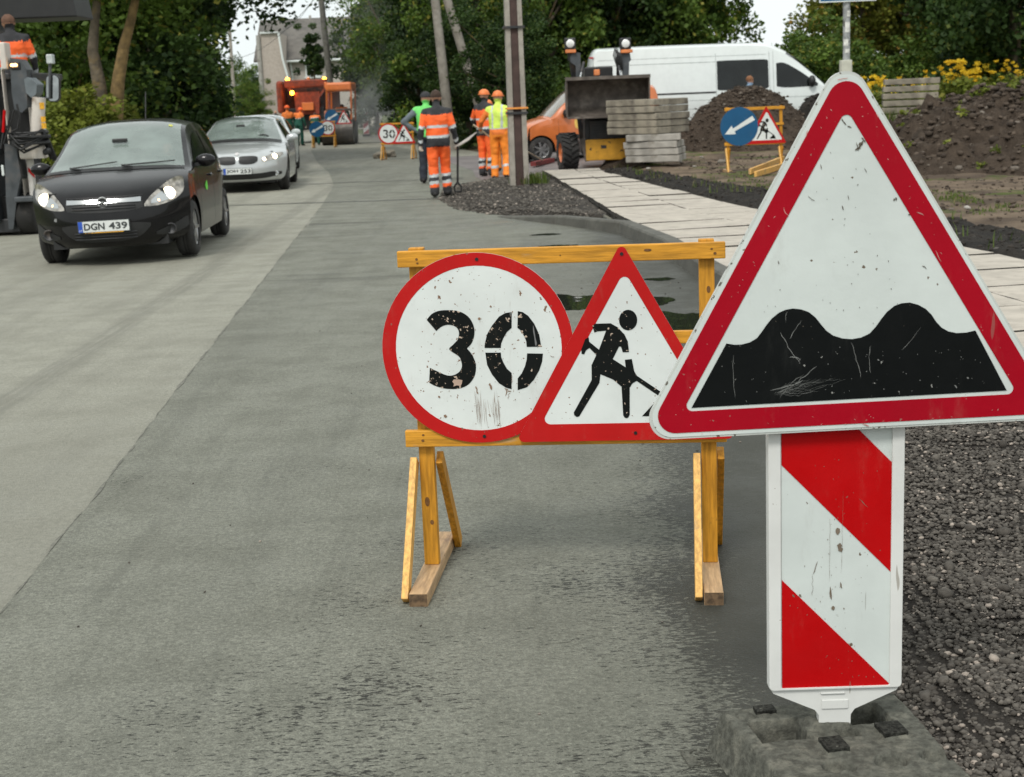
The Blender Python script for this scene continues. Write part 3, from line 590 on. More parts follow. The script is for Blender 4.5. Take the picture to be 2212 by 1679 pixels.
# ------------------------------------------------------------------ vegetation
g = np.random.default_rng(77); P = []
for x, y in zip(g.uniform(3.4, 13, 5200), g.uniform(12, 34, 5200)):
    if x > np.interp(y, PRY, PRX) + 1.2: P.append((x, y, Tz(x, y) + .01))
tag(stones('dirt_clods', np.array(P), .01 + .04 * g.random(len(P)) ** 3, DS, 41), 'brown clods and crumbs strewn over the bare dirt', 'soil clods', kind='stuff')
LF = dict(
 a=m_leaf('leaves_green', (.03, .062, .010), (.13, .205, .032), (.25, .24, .04)),
 d=m_leaf('leaves_dark', (.012, .028, .009), (.052, .096, .020), (.11, .14, .03)),
 o=m_leaf('leaves_olive', (.07, .095, .014), (.24, .255, .04), (.40, .24, .05)),
 y=m_leaf('leaves_light', (.07, .10, .015), (.19, .22, .03), (.25, .24, .05)))
def leaf_arrays(C, rad, per, size, g, flat=.8, tintc=None):
    n_ = len(C) * per
    cc = np.repeat(C, per, 0); rr = np.repeat(rad, per)[:, None]
    d = g.normal(size=(n_, 3)); d /= np.linalg.norm(d, axis=1)[:, None]; d *= (g.random((n_, 1)) ** .45)
    p = cc + d * rr * [1, 1, flat]
    u = g.normal(size=(n_, 3)); u[:, 2] *= .5; u /= np.linalg.norm(u, axis=1)[:, None]
    t = g.normal(size=(n_, 3)); v = np.cross(u, t); v /= np.linalg.norm(v, axis=1)[:, None]
    s = size * g.uniform(.6, 1.3, (n_, 1))
    V = np.stack([p - u * s * .55, p + v * s * .36 + u * s * .05, p + u * s * .55, p - v * s * .36], 1).reshape(-1, 3)
    F = np.arange(n_ * 4).reshape(-1, 4)
    tc_ = g.random(len(C)) if tintc is None else tintc
    t0 = np.clip(np.repeat(tc_, per) * .75 + g.random(n_) * .3, 0, 1)
    col = np.stack([t0, g.random(n_), t0, np.ones(n_)], -1).repeat(4, 0)
    return V, F, col
def tree_meshes(seed, H, cz, rx, rz, ncl, per, size, mat, trunk_r=.2, fork=False, low=-1.0, clr=.2, shell=.55, lean=0.):
    g = np.random.default_rng(seed)
    d = g.normal(size=(ncl, 3)); d /= np.linalg.norm(d, axis=1)[:, None]; d[:, 2] = np.maximum(d[:, 2], low)
    r = shell + (1 - shell) * g.random((ncl, 1)); ang = np.arctan2(d[:, 1], d[:, 0])
    lob = 1 + .22 * np.sin(ang * 3 + seed) + .16 * g.normal(size=ncl); C = d * r * lob[:, None] * [rx, rx, rz] + [lean * (cz), 0, cz]
    C = C[C[:, 2] > .15]; ncl = len(C)
    rad = rx * clr * g.uniform(.6, 1.5, ncl)
    V, F, col = leaf_arrays(C, rad, per, size, g)
    V[:, 2] = np.maximum(V[:, 2], .02)
    crown = npmesh('crown', V, F, mat, col=col); cm = crown.data; bpy.data.objects.remove(crown)
    mb = MB(); rq = random.Random(seed)
    top = Vector((lean * cz, 0, cz + rz * .4))
    pts = [Vector((0, 0, -.2)), Vector((rq.uniform(-.1, .1) * rx * .3 + lean * cz * .3, .05, cz * .4)), Vector((lean * cz * .8, 0, cz * .8)), top]
    mb.tube(pts, [trunk_r * 1.25, trunk_r, trunk_r * .75, trunk_r * .15], 9)
    for k in g.choice(ncl, min(16, ncl), replace=False):
        t = rq.uniform(.35, .95); i = min(2, int(t * 3)); st = pts[i].lerp(pts[i + 1], t * 3 - i); c = Vector(C[k])
        if c.z < st.z - 1: continue
        mid = st.lerp(c, .5) + Vector((0, 0, -.12 * rz * .3)); rr_ = trunk_r * (1 - t) * .6 + .03
        mb.tube([st, mid, c], [rr_, rr_ * .6, rr_ * .2], 6)
    tr = mb.build('trunk', K['bark']); tm = tr.data; bpy.data.objects.remove(tr)
    return tm, cm
def plant_tree(name, label, cat, tm, cm, loc, s=(1, 1, 1), rz=0, group=None, tilt=(0, 0)):
    t = thing(name, label, cat, loc, rz, group, tilt); t.scale = s
    for nm, me in (('trunk' if name == 'tree' else 'stem', tm), ('crown' if name == 'tree' else 'foliage', cm)):
        o = bpy.data.objects.new(nm, me); COL.objects.link(o); o.parent = t
    return t
# prototypes, 8 m tall
TA = [tree_meshes(s, 8, 4.6, 3.0, 3.9, 150, 150, .17, LF['a'], .17, clr=.2) for s in (1, 2)]
TD = [tree_meshes(s, 8, 4.2, 3.0, 4.1, 170, 150, .17, LF['d'], .2, clr=.2) for s in (4, 5)]
TO = [tree_meshes(s, 8, 4.6, 2.9, 3.7, 140, 130, .16, LF['o'], .15, clr=.19) for s in (7, 8)]
BY = tree_meshes(11, 2, 1.1, 1.1, 1.1, 90, 120, .10, LF['y'], .05, clr=.25)
BG = tree_meshes(12, 2, 1.1, 1.2, 1.1, 90, 120, .11, LF['a'], .05, clr=.25)
DB = tree_meshes(14, 2, 1.1, 1.2, 1.1, 90, 130, .11, LF['d'], .05, clr=.25)
def spot(u, Y, z=None): q = at(u, 220, Y); return Vector((q.x, Y, Tz(q.x, Y) if z is None else z))
# the dark belt of trees beyond the side road
belt = [(812, 86, TD[0], .66, .85), (850, 80, TD[1], .95, 1.05), (870, 74, TA[0], .95, 1.12), (905, 82, TD[0], 1.05, 1.35), (960, 66, TD[1], 1.0, 1.25), (1040, 60, TA[1], .95, 1.2), (1130, 64, TD[0], 1.1, 1.4),
        (1180, 54, TA[0], .9, 1.15), (1290, 56, TD[1], 1., 1.2), (1370, 60, TA[1], 1.05, 1.3), (1425, 57, TA[0], 1., 1.25), (1500, 58, TA[1], .85, 1.15), (1060, 78, TD[1], 1.3, 1.5), (1385, 80, TD[0], 1.3, 1.5), (1250, 82, TD[1], 1.4, 1.6), (1010, 52, TD[0], .55, .62), (905, 62, TD[1], .6, .55), (1110, 48, TD[1], .55, .6)]
wds = ['first', 'second', 'third', 'fourth', 'fifth', 'sixth', 'seventh', 'eighth', 'ninth', 'tenth', 'eleventh', 'twelfth', 'thirteenth', 'fourteenth', 'fifteenth', 'sixteenth', 'seventeenth', 'eighteenth']
order = sorted(range(len(belt)), key=lambda i: belt[i][0])
for rk, i in enumerate(order):
    u, Y_, m, sx, sz = belt[i]
    kind_ = 'dark green' if m in TD else 'mid green'
    plant_tree('tree', f'{kind_} leafy tree in the belt past the road works, {wds[rk]} from its left end', 'tree', m[0], m[1], spot(u, Y_), (sx, sx, sz), u * .7, 'belt of dark trees behind the road works')
# olive trees at the right
for (u, Y_, m, sx, sz, lb) in ((1742, 70, TO[1], .6, .42, 'small olive green tree beside the pale sky gap'), (1862, 58, TO[0], .95, 1.0, 'olive green tree directly behind the blue bus stop sign post'), (1930, 62, TO[1], 1.1, 1.1, 'olive green tree rising above the low stack of slabs'),
                            (1985, 58, TO[0], 1.1, 1.2, 'yellowing olive tree between the slab stack and the right edge'), (2080, 50, TD[0], .95, 1.25, 'dark tree above the goldenrod patch'), (2190, 46, TD[1], 1., 1.3, 'tallest dark tree at the right edge of the photo'), (2150, 70, TA[0], 1.3, 1.5, 'green tree showing between the dark trees at right'), (1690, 84, TA[1], .36, .30, 'small distant tree just right of the van roof')):
    plant_tree('tree', lb, 'tree', m[0], m[1], spot(u, Y_), (sx, sx, sz), u * 1.3, 'olive and dark trees beyond the goldenrod')
# left of the road
lt = tree_meshes(21, 10, 6.4, 4.6, 3.6, 260, 190, .17, LF['d'], .2, clr=.17, low=-.75, shell=.35); lt2 = tree_meshes(22, 10, 5.8, 4.4, 4.6, 240, 180, .16, LF['a'], .2, clr=.18, shell=.4)
plant_tree('tree', 'broad dark tree overhanging the road above the silver saloon', 'tree', lt[0], lt[1], spot(325, 43, .05), (1, 1, 1), .4, 'roadside trees at left')
plant_tree('tree', 'bright leafed tree standing behind the milling machine', 'tree', lt2[0], lt2[1], spot(150, 40, .05), (1.05, 1.05, 1.05), 2, 'roadside trees at left')
plant_tree('tree', 'tree with bare lower trunk behind the black hatchback roof', 'tree', lt[0], lt[1], spot(300, 47, .05), (1.1, 1.1, 1.15), 3.6, 'roadside trees at left')
plant_tree('tree', 'dark dense tree at the far left behind the machine operator', 'tree', TD[0][0], TD[0][1], spot(30, 50, .05), (1.5, 1.5, 1.5), 1, 'roadside trees at left')
plant_tree('tree', 'dark tree filling the gap behind the two leaning trunks', 'tree', TD[1][0], TD[1][1], spot(240, 56, .05), (1.5, 1.5, 1.3), 5, 'roadside trees at left')
plant_tree('tree', 'low dark tree behind the concrete gate posts', 'tree', TD[0][0], TD[0][1], spot(335, 52, .05), (.9, .9, .75), 2.2, 'roadside trees at left')
plant_tree('bush', 'light green bush between the milling machine and the leaning trunks', 'bush', BY[0], BY[1], spot(165, 33, .05), (1.15, 1.15, 1.05), 0, 'bushes on the left verge')
plant_tree('bush', 'mid green bush half hidden by the black hatchback', 'bush', BG[0], BG[1], spot(125, 35, .05), (1.3, 1.3, 1.45), 1, 'bushes on the left verge')
for (u, Y_, s_, lb) in ((352, 39, 1.2, 'dark bush between the leaning trunks and the gate post'), (362, 45, .9, 'dark bush right of the pale gate post'), (300, 41, 1.2, 'dark bush right behind the leaning trunks')):
    plant_tree('bush', lb, 'bush', DB[0], DB[1], spot(u, Y_, .05), (s_ * 1.3, s_ * 1.3, s_ * 1.25), u * .3, 'bushes on the left verge')
# two leaning bare trunks with a fork
mb = MB()
b0 = spot(226, 33, -.1)
def lp(u, v, Y_=33): return at(u, v, Y_) - b0
for pts, rr in (([(228, 300), (222, 250), (214, 180), (200, 110), (204, 60), (212, -30)], [.19, .17, .15, .12, .10, .08]), ):
    mb.tube([lp(*q) for q in pts], rr, 10)
tr = thing('tree', 'bare trunk leaning left, mossy, beside a similar trunk leaning right', 'tree', b0, 0, 'pair of leaning trunks'); mb.build('trunk', K['bark'], tr)
cr = leaf_arrays(np.array([lp(212, -60) + Vector((rnd.uniform(-2.2, 2.2), rnd.uniform(-1.5, 1.5), rnd.uniform(-.4, 2))) for _ in range(60)]), np.full(60, .5), 120, .15, np.random.default_rng(3)); npmesh('crown', cr[0], cr[1], LF['d'], tr, cr[2])
mb = MB(); mb.tube([lp(*q) for q in [(244, 300), (250, 240), (256, 170), (268, 100), (284, 40), (300, -40)]], [.18, .17, .14, .12, .1, .08], 10)
tr = thing('tree', 'mossy trunk leaning right with orange lichen, right one of the pair', 'tree', b0, 0, 'pair of leaning trunks'); mb.build('trunk', MT('mossy_bark', (.16, .105, .04), .9, var=.4, bump=.03, bs=14), tr)
cr = leaf_arrays(np.array([lp(300, -60) + Vector((rnd.uniform(-2.2, 2.6), rnd.uniform(-1.5, 1.5), rnd.uniform(-.4, 2))) for _ in range(60)]), np.full(60, .5), 120, .15, np.random.default_rng(4)); npmesh('crown', cr[0], cr[1], LF['a'], tr, cr[2])
# far trees down the road and the young tree in front of the house
for (u, Y_, m, sx, sz, lb) in ((440, 170, TA[0], 1.2, .62, 'hazy distant tree left of the far road end'), (528, 150, TA[1], .95, .85, 'distant green tree above the silver saloon'), (556, 140, TD[0], .6, .6, 'distant tree left of the house gable'), (490, 200, TD[1], 1.2, .62, 'farthest tree where the road disappears'), (395, 150, TD[0], 1.2, .8, 'distant dark tree behind the gate posts'), (540, 108, TA[0], .5, .5, 'light green tree beside the orange truck')):
    plant_tree('tree', lb, 'tree', m[0], m[1], spot(u, Y_, 0), (sx, sx, sz), u, 'trees along the far road')
yt = tree_meshes(36, 5, 4.8, .75, 1.75, 90, 70, .16, LF['d'], .07, clr=.26, shell=.1)
plant_tree('tree', 'slim young tree standing in front of the grey house roof', 'tree', yt[0], yt[1], spot(683, 88, 0), (1, 1, 1.0), 0)

def tufts(name, label, cat, pts, hmin, hmax, mat, per=9, seed=1, wd=.012, lean=.5):
    g = np.random.default_rng(seed); P = np.repeat(np.array(pts, float), per, 0); n_ = len(P)
    P = P + g.normal(0, .05, (n_, 3)) * [1, 1, 0]; h = g.uniform(hmin, hmax, n_)[:, None]
    a = g.uniform(0, 6.283, n_); d = np.stack([np.cos(a), np.sin(a), np.zeros(n_)], -1); l = g.uniform(0, lean, (n_, 1))
    s = np.stack([-np.sin(a), np.cos(a), np.zeros(n_)], -1) * wd
    m_ = P + d * h * l * .35 + [0, 0, 1] * h * .6; t = P + d * h * l + [0, 0, 1] * h
    V = np.stack([P - s, P + s, m_ + s * .8, m_ - s * .8, t + s * .1, t - s * .1], 1).reshape(-1, 3)
    b = (np.arange(n_) * 6)[:, None]; F = np.concatenate([b + [0, 1, 2, 3], b + [3, 2, 4, 5]])
    t0 = g.random(n_); col = np.stack([t0, g.random(n_), t0, np.ones(n_)], -1).repeat(6, 0)
    o = npmesh(name, V, F, mat, col=col); return tag(o, label, cat, kind='stuff')
GL = m_leaf('grass_blades', (.05, .085, .015), (.13, .17, .035), (.22, .19, .08))
g = np.random.default_rng(12)
pts = [(x, y, Tz(x, y)) for x, y in zip(g.uniform(8, 32, 5200), g.uniform(36, 54, 5200))]
tufts('meadow_grass', 'tall unmown meadow grass behind the soil heaps', 'grass', pts, .3, .75, GL, 9, 2, .02)
pts = []
for (u, v, ru, rv, k) in ((1640, 405, 50, 12, 34), (1700, 425, 30, 10, 30), (2050, 430, 60, 14, 45), (1180, 384, 10, 5, 22), (2140, 455, 60, 14, 16), (1420, 358, 22, 3, 20), (1600, 390, 120, 10, 16)):
    for _ in range(k):
        q = on(u + g.normal() * ru / 2, v + g.normal() * rv / 2); pts.append((q.x, q.y, max(q.z, .05)))
tufts('grass', 'short grass tufts scattered on the bare dirt', 'grass', pts, .02, .06, GL, 8, 5, .006)
pts = []
for _ in range(70):
    i, j = g.integers(0, bx_.shape[0]), g.integers(4, 20); pts.append((bx_[i, j], by_[i, j], bz_[i, j]))
tufts('weeds', 'thin weeds sprouting from the black soil strip', 'weeds', pts, .05, .14, GL, 4, 6, .006, .7)
k = g.integers(700, len(mv2), 80)
V, F, col = leaf_arrays(mv2[k] + [0, 0, .05], np.full(80, .10), 26, .07, g); tag(npmesh('weeds', V, F, LF['y'], col=col), 'bright green weeds growing on the large soil heap', 'weeds', kind='stuff')
# goldenrod
gy = m_leaf('goldenrod_bloom', (.70, .42, .02), (.85, .62, .04)); C_ = []; C2 = []
for (u, Y_, k, sp_) in ((1885, 41, 30, .55), (1850, 43, 14, .7), (2062, 42, 34, .6), (2090, 42, 26, .55), (2165, 44, 22, .8), (1990, 40, 6, .25), (2130, 46, 10, 1.0)):
    c0 = spot(u, Y_)
    for _ in range(k):
        x, y = c0.x + g.normal() * sp_ * .6, c0.y + g.normal() * sp_ * .7; hh = g.uniform(1.15, 1.75) if u > 2000 else g.uniform(.95, 1.4)
        C_.append((x, y, Tz(x, y) + hh)); C2.append((x, y, Tz(x, y) + hh * .5))
C_ = np.array(C_); C2 = np.array(C2)
V, F, col = leaf_arrays(C_, g.uniform(.05, .12, len(C_)), 34, .05, g, flat=.7); tag(npmesh('goldenrod', V, F, gy, col=col), 'yellow goldenrod in bloom along the meadow edge', 'flowers', kind='stuff')
V, F, col = leaf_arrays(C2, np.full(len(C2), .33), 40, .14, g, flat=1.6); tag(npmesh('goldenrod_leaves', V, F, LF['y'], col=col), 'leafy green stems under the yellow goldenrod', 'flower stems', kind='stuff')
for (u, Y_, s, lb) in ((1700, 47, .9, 'low green bush right of the white van nose'), (1800, 45, 1.0, 'green bush behind the tip of the warning triangle'), (1770, 50, 1.15, 'round green bush beside the van windscreen'), (1955, 46, .8, 'green bush behind the low slab stack'), (2150, 47, .9, 'green bush at the end of the goldenrod'), (2090, 48, 1.2, 'dark bush behind the tallest goldenrod')):
    plant_tree('bush', lb, 'bush', BG[0], BG[1], spot(u, Y_), (s * 1.2, s * 1.2, s * 1.15), u, 'bushes beyond the soil heaps')

# ------------------------------------------------------------------ big warning triangle on a striped board, in its rubber foot
def add_text(name, s, x0, z0, wd, ht, y, mat, parent, bold=0.0):
    mb = MB(); text_into(mb, s, x0, z0, wd, ht, y, 0, bold=bold); return mb.build(name, mat, parent, norm=False)
BX, BY_ = .700, 3.05
sg = thing('warning_sign', 'big scratched warning triangle showing a bumpy road, fixed to a red and white striped board', 'road sign', (BX, BY_, 0), R(-1.0))
# striped board: moulded frame with a raised rim, tapering into a neck that plugs into the foot
def bxz(x, z): return (x * .9385 - BX, z * .9385 + .0935)
out_ = [(-.148, 1.19), (.148, 1.19), (.148, .205), (.138, .190), (.045, .148), (.036, .135), (.035, .085), (-.035, .085), (-.036, .135), (-.045, .148), (-.138, .190), (-.148, .205)]
mb = MB(); mb.prism(out_, 0, .028)
bd = mb.build('striped_board', K['plastic'], sg, bevel=.005)
mb = MB(); rim_o = rpoly([(-.148, .2), (.148, .2), (.148, 1.19), (-.148, 1.19)], .008, 3); rim_i = rpoly([(-.121, .204), (.121, .204), (.121, 1.17), (-.121, 1.17)], .004, 3)
mb.ring(rim_o, rim_i, -.007, .0); mb.b6(-.032, .022, -.004, 0, .186, .190); mb.b6(-.03, .03, -.003, 0, .150, .172); mb.build('rim', K['plastic'], bd, bevel=.003)
def face(poly, y, name, mat, parent): return MB().prism(poly, y - .0012, y).build(name, mat, parent)
xl, xr, zb, zt = -.119, .121, .199, 1.165
face([(xl, zb), (xr, zb), (xr, zt), (xl, zt)], -.0004, 'white_film', K['wclean'], bd)
def band(z0, z1):      # diagonal red band falling to the right: left edge z0..z1
    P = [(xl, z0), (xl, z1), (xr, z1 - .252), (xr, z0 - .252)]
    def clip(P, k, lim, sgn):
        o_ = []
        for i in range(len(P)):
            a, b = P[i - 1], P[i]; ia, ib = (a[k] - lim) * sgn >= 0, (b[k] - lim) * sgn >= 0
            if ia != ib: t = (lim - a[k]) / (b[k] - a[k]); o_.append((a[0] + (b[0] - a[0]) * t, a[1] + (b[1] - a[1]) * t))
            if ib: o_.append(b)
        return o_
    return clip(clip(P, 1, zb + .001, 1), 1, zt - .001, -1)
for z0, z1 in ((-.1, .459), (.722, .972), (1.23, 1.5)):
    P = band(z0, z1)
    if len(P) > 2: face(P, -.0018, 'red_stripe', K['redb'], bd)
# triangle
TR = R(1.0); TC = (.723 - BX, .802)
def tl(x, z): return (TC[0] + x * math.cos(TR) - z * math.sin(TR), TC[1] + x * math.sin(TR) + z * math.cos(TR))
def tri(inset, r, side=.924, n=10):
    s = side - 2 * math.sqrt(3) * inset; h = s * .866; return [tl(*p) for p in rpoly([(-s / 2, inset), (s / 2, inset), (0, inset + h)], r, n)]
mb = MB(); mb.prism(tri(0, .045), -.030, -.016); plate = mb.build('triangle_plate', K['rimg'], sg, bevel=.004)
mb = MB(); mb.prism(tri(.0045, .043), -.0315, -.030); mb.build('white_film', K['wclean'], plate)
mb = MB(); mb.ring(tri(.0135, .038), tri(.060, .013), -.0328, -.0316); mb.build('red_border', K['crim'], plate)
wave = [(365, 1210), (400, 1215), (430, 1214), (465, 1205), (495, 1187), (515, 1160), (535, 1130), (555, 1105), (585, 1080), (612, 1068), (645, 1062), (680, 1066), (712, 1077), (740, 1098), (765, 1127), (790, 1155), (820, 1175), (860, 1187), (900, 1190), (940, 1183), (975, 1166), (1000, 1138), (1020, 1108), (1045, 1075), (1075, 1050), (1105, 1039), (1140, 1036), (1175, 1045), (1208, 1062), (1235, 1087), (1255, 1115), (1280, 1140), (1310, 1156), (1345, 1163), (1385, 1161), (1425, 1152), (1575, 1405), (222, 1484)]
def w6(x, y): dx, dy = x - 903, y - 1460; return tl(.0004955 * (dx - .0565 * dy), .060 - (dy + .0565 * dx) * .0004955 * 1.03)
mb = MB(); mb.prism([w6(*p) for p in wave], -.0328, -.0316); mb.build('bumpy_road_symbol', K['blk'], plate)
# wear: gouges, scratches and splashes with shapes of their own
def marks(name, mat, parent, y, segs):
    mb = MB(); q = random.Random(len(segs))
    for (pts, w_) in segs:
        pts = [Vector(p) for p in pts]; L_, R_ = [], []
        for i, p in enumerate(pts):
            d = (pts[min(i + 1, len(pts) - 1)] - pts[max(i - 1, 0)]).normalized(); nn = Vector((-d.y, d.x)); ww = w_ * (.15 if i in (0, len(pts) - 1) else q.uniform(.5, 1.2)); L_.append(p + nn * ww); R_.append(p - nn * ww)
        mb.add([(p.x, y, p.y) for p in L_] + [(p.x, y, p.y) for p in R_], [(i, i + 1, len(pts) + i + 1, len(pts) + i) for i in range(len(pts) - 1)])
    o = mb.build(name, mat, parent, norm=False); o['kind'] = 'stuff'; return o
q_ = random.Random(12)
def w6m(x, y): dx, dy = x - 903, y - 1460; return tl(.0004955 * (dx - .034 * dy), .060 - (dy + .0565 * dx) * .0004955 * 1.0)
def wig(a, b, n=7, amp=6):
    a, b = Vector(a), Vector(b); d = (b - a); nn = Vector((-d.y, d.x)).normalized(); k = q_.uniform(-1, 1) * amp
    return [w6m(*(a + d * (i / n) + nn * (k * math.sin(math.pi * i / n) + q_.uniform(-1, 1) * amp * .25))) for i in range(n + 1)]
dk = [(wig((905, 350), (915, 385), 5, 4), .0012), (wig((912, 375), (935, 340), 5, 5), .0016), (wig((925, 330), (943, 352), 4, 3), .0012), (wig((900, 382), (925, 372), 4, 3), .0022), (wig((918, 352), (930, 362), 4, 2), .0035), (wig((1068, 582), (1066, 592), 4, 4), .0018), (wig((1074, 578), (1077, 592), 4, 4), .0018), (wig((840, 252), (862, 280), 5, 4), .0012), (wig((866, 283), (884, 291), 4, 3), .0012), (wig((875, 568), (880, 590), 3, 2), .0009), (wig((851, 612), (858, 632), 3, 2), .0010), (wig((708, 572), (737, 593), 5, 4), .0007), (wig((757, 440), (763, 462), 3, 2), .0008), (wig((940, 455), (952, 475), 3, 2), .0009), (wig((1195, 865), (1215, 880), 3, 3), .0012), (wig((1130, 648), (1138, 652), 3, 1), .0016), (wig((585, 845), (590, 860), 3, 2), .0010)]
for _ in range(70):
    x, z = q_.uniform(400, 1350), q_.uniform(300, 1180)
    if abs(x - 860) < (z - 230) * .5: dk.append((wig((x, z), (x + q_.uniform(-4, 4), z + q_.uniform(2, 8)), 3, 1), q_.uniform(.0004, .0010)))
marks('dark_scuffs', MT('scuff', (.09, .075, .055), .8), plate, -.0332, dk)
for _ in range(14):
    pass
lt_ = [(wig((560, 1405), (700, 1360), 9, 10), .0010), (wig((590, 1415), (760, 1300), 12, 26), .0006), (wig((600, 1440), (700, 1335), 9, 14), .0005), (wig((690, 1100), (640, 1180), 7, 10), .0006), (wig((600, 1150), (690, 1290), 9, 12), .0005), (wig((905, 1195), (950, 1350), 10, 10), .0006), (wig((985, 1210), (990, 1330), 8, 8), .0005), (wig((640, 1260), (690, 1270), 5, 5), .0008), (wig((1200, 1130), (1120, 1230), 6, 8), .0004), (wig((400, 1250), (410, 1440), 8, 6), .0004), (wig((1350, 1380), (1362, 1396), 3, 2), .0012), (wig((1403, 1345), (1412, 1352), 3, 2), .0022), (wig((1018, 1268), (1026, 1274), 3, 1), .0018), (wig((628, 1062), (622, 1110), 5, 5), .0004)]
for i in range(16): a_ = q_.uniform(0, 1); lt_.append((wig((585 + q_.uniform(-15, 20), 1412 + q_.uniform(-12, 14)), (700 + a_ * 190, 1345 + q_.uniform(0, 70)), 9, 20), q_.uniform(.00012, .00025)))
for _ in range(60):
    x, z = q_.uniform(330, 1480), q_.uniform(1210, 1440); lt_.append((wig((x, z), (x + q_.uniform(-5, 5), z + q_.uniform(-5, 5)), 3, 1), q_.uniform(.0004, .0010)))
marks('pale_scratches', MT('scratch', (.17, .175, .165), .8), plate, -.0332, lt_)
rd_ = [(wig((955, 1340 + 210), (990, 1565), 4, 4), .0010), (wig((700, 300), (693, 330), 4, 3), .0008), (wig((605, 620), (630, 660), 4, 5), .0007), (wig((1165, 640), (1195, 652), 4, 4), .0020), (wig((820, 95), (865, 88), 5, 5), .0010), (wig((985, 230), (1000, 255), 4, 3), .0009), (wig((1250, 800), (1275, 850), 5, 4), .0008)]
for _ in range(60):
    e = q_.randrange(3); t_ = q_.random(); f_ = q_.uniform(30, 110)
    if e == 0: x, z = 130 + t_ * 1450, 1585 - t_ * 85 - q_.uniform(-25, 25)
    elif e == 1: x, z = 150 + t_ * 680, 1500 - t_ * 1330 + q_.uniform(-30, 30)
    else: x, z = 900 + t_ * 740, 160 + t_ * 1250 + q_.uniform(-30, 30)
    rd_.append((wig((x, z), (x + q_.uniform(-9, 9), z + q_.uniform(-6, 10)), 3, 2), q_.uniform(.0003, .0009)))
marks('pale_nicks', MT('nick', (.48, .20, .18), .8), plate, -.0334, rd_)
def bwig(a, b, n=7, amp=.002):
    a, b = Vector(a), Vector(b); d = (b - a); nn = Vector((-d.y, d.x)).normalized()
    return [a + d * (i / n) + nn * q_.uniform(-amp, amp) for i in range(n + 1)]
bm_k = [(bwig((-.013, .60), (-.014, .45), 12, .0006), .00025), (bwig((.016, .66), (.012, .47), 12, .0007), .00025), (bwig((.008, .54), (.012, .52), 4, .002), .005), (bwig((.001, .575), (.006, .56), 4, .002), .004), (bwig((-.005, .395), (-.004, .385), 3, .001), .0035), (bwig((-.012, .44), (-.010, .41), 4, .001), .0028), (bwig((.010, .45), (.014, .435), 3, .001), .002), (bwig((-.05, .47), (-.052, .42), 7, .002), .0004), (bwig((-.095, .425), (-.092, .418), 3, .001), .003), (bwig((-.08, .425), (-.076, .419), 3, .001), .003), (bwig((.07, .62), (.05, .64), 5, .001), .0006), (bwig((.018, .39), (.019, .386), 3, .001), .002), (bwig((-.04, .5), (-.05, .47), 4, .001), .001)]
for _ in range(75): x, z = q_.gauss(0, .05), q_.uniform(.22, .74); bm_k.append((bwig((x, z), (x + q_.uniform(-.002, .002), z - q_.uniform(.0005, .004)), 3, .0003), q_.uniform(.0003, .0010)))
marks('dirt_splashes', MT('board_dirt', (.16, .125, .09), .9), bd, -.0034, bm_k)
mb = MB(); mb.b6(-.03, .03, -.016, 0, .80, 1.35); mb.b6(-.1, .1, -.016, -.001, .95, .99); mb.build('bracket', K['steel'], sg)

# rubber foot: moulded block with pockets, pads and sloping ends
fa, fb = gp(1576, 1524, .1), gp(1934, 1521, .1)
nx, ny = 220, 230; FW, FD = .50, .66
mbx = np.linspace(-.31, .31, nx); mby = np.linspace(-.50, .15, ny); Xf, Yf = np.meshgrid(mbx, mby)
half = .214 - .022 * sst(.1, -.3, Yf); D = np.minimum(np.minimum(half - np.abs(Xf), .13 - Yf), Yf + .47)
Zf = .100 * np.clip((D + .026) / .030, 0, 1) + .003 * gnoise(Xf, Yf, 9, 1, 3) + .0012 * gnoise(Xf, Yf, 90, 3, 2)
def rect(x0, x1, y0, y1, s=.003): return sst(x0 - s, x0 + s, Xf) * sst(x1 + s, x1 - s, Xf) * sst(y0 - s, y0 + s, Yf) * sst(y1 + s, y1 - s, Yf)
for (x0, x1, y0, y1) in ((-.172, -.060, -.058, .050), (.052, .148, -.012, .085)): Zf = Zf - .078 * rect(x0, x1, y0, y1, .004)
Zf = Zf - .035 * rect(.005, .050, -.068, -.030, .004) + .010 * rect(-.045, .045, -.028, .035, .006)
for (x0, x1, y0, y1) in ((-.058, -.008, -.150, -.088), (.090, .146, -.105, -.045), (-.142, -.095, .078, .115), (.075, .12, .092, .12)): Zf = Zf + (.011 + .004 * gnoise(Xf, Yf, 60, 4, 2)) * rect(x0, x1, y0, y1, .002)
for (cx, cy, r) in ((-.165, .092, .022),): Zf = Zf - .004 * np.exp(-((np.hypot(Xf - cx, Yf - cy) - r) / .003) ** 2)
for cx in (-.055, .062, .165): Zf = Zf - .022 * sst(.040, .026, np.hypot(Xf - cx, (Yf + .205) * 1.1)) + .014 * sst(.022, .008, np.hypot(Xf - cx, (Yf + .225)))
Zf = np.maximum(Zf, .0)
i = np.arange(Xf.size).reshape(Xf.shape); F = np.stack([i[:-1, :-1], i[:-1, 1:], i[1:, 1:], i[1:, :-1]], -1).reshape(-1, 4)
keep = (Zf.ravel()[F] > .0005).any(1)
ft = npmesh('ballast_block', np.stack([Xf, Yf, Zf + .006], -1).reshape(-1, 3), F[keep], K['rubber'], smooth=False)
ft.location = (BX - .011, BY_ + .015, 0); ft.rotation_euler = (0, 0, R(8.5)); tag(ft, 'dark grey recycled rubber block under the striped board', 'ballast block')

pad_m = MT('tread_rubber', (.030, .030, .026), .95, var=.6, scale=120, bump=.006, bs=200, spec=.1)
for (x0, x1, y0, y1, z0) in ((-.058, -.008, -.150, -.088, .098), (.090, .146, -.105, -.045, .098), (-.142, -.095, .078, .112, .096)):
    MB().b6(x0, x1, y0, y1, z0, z0 + .022).build('tread_pad', pad_m, ft, bevel=.0015)

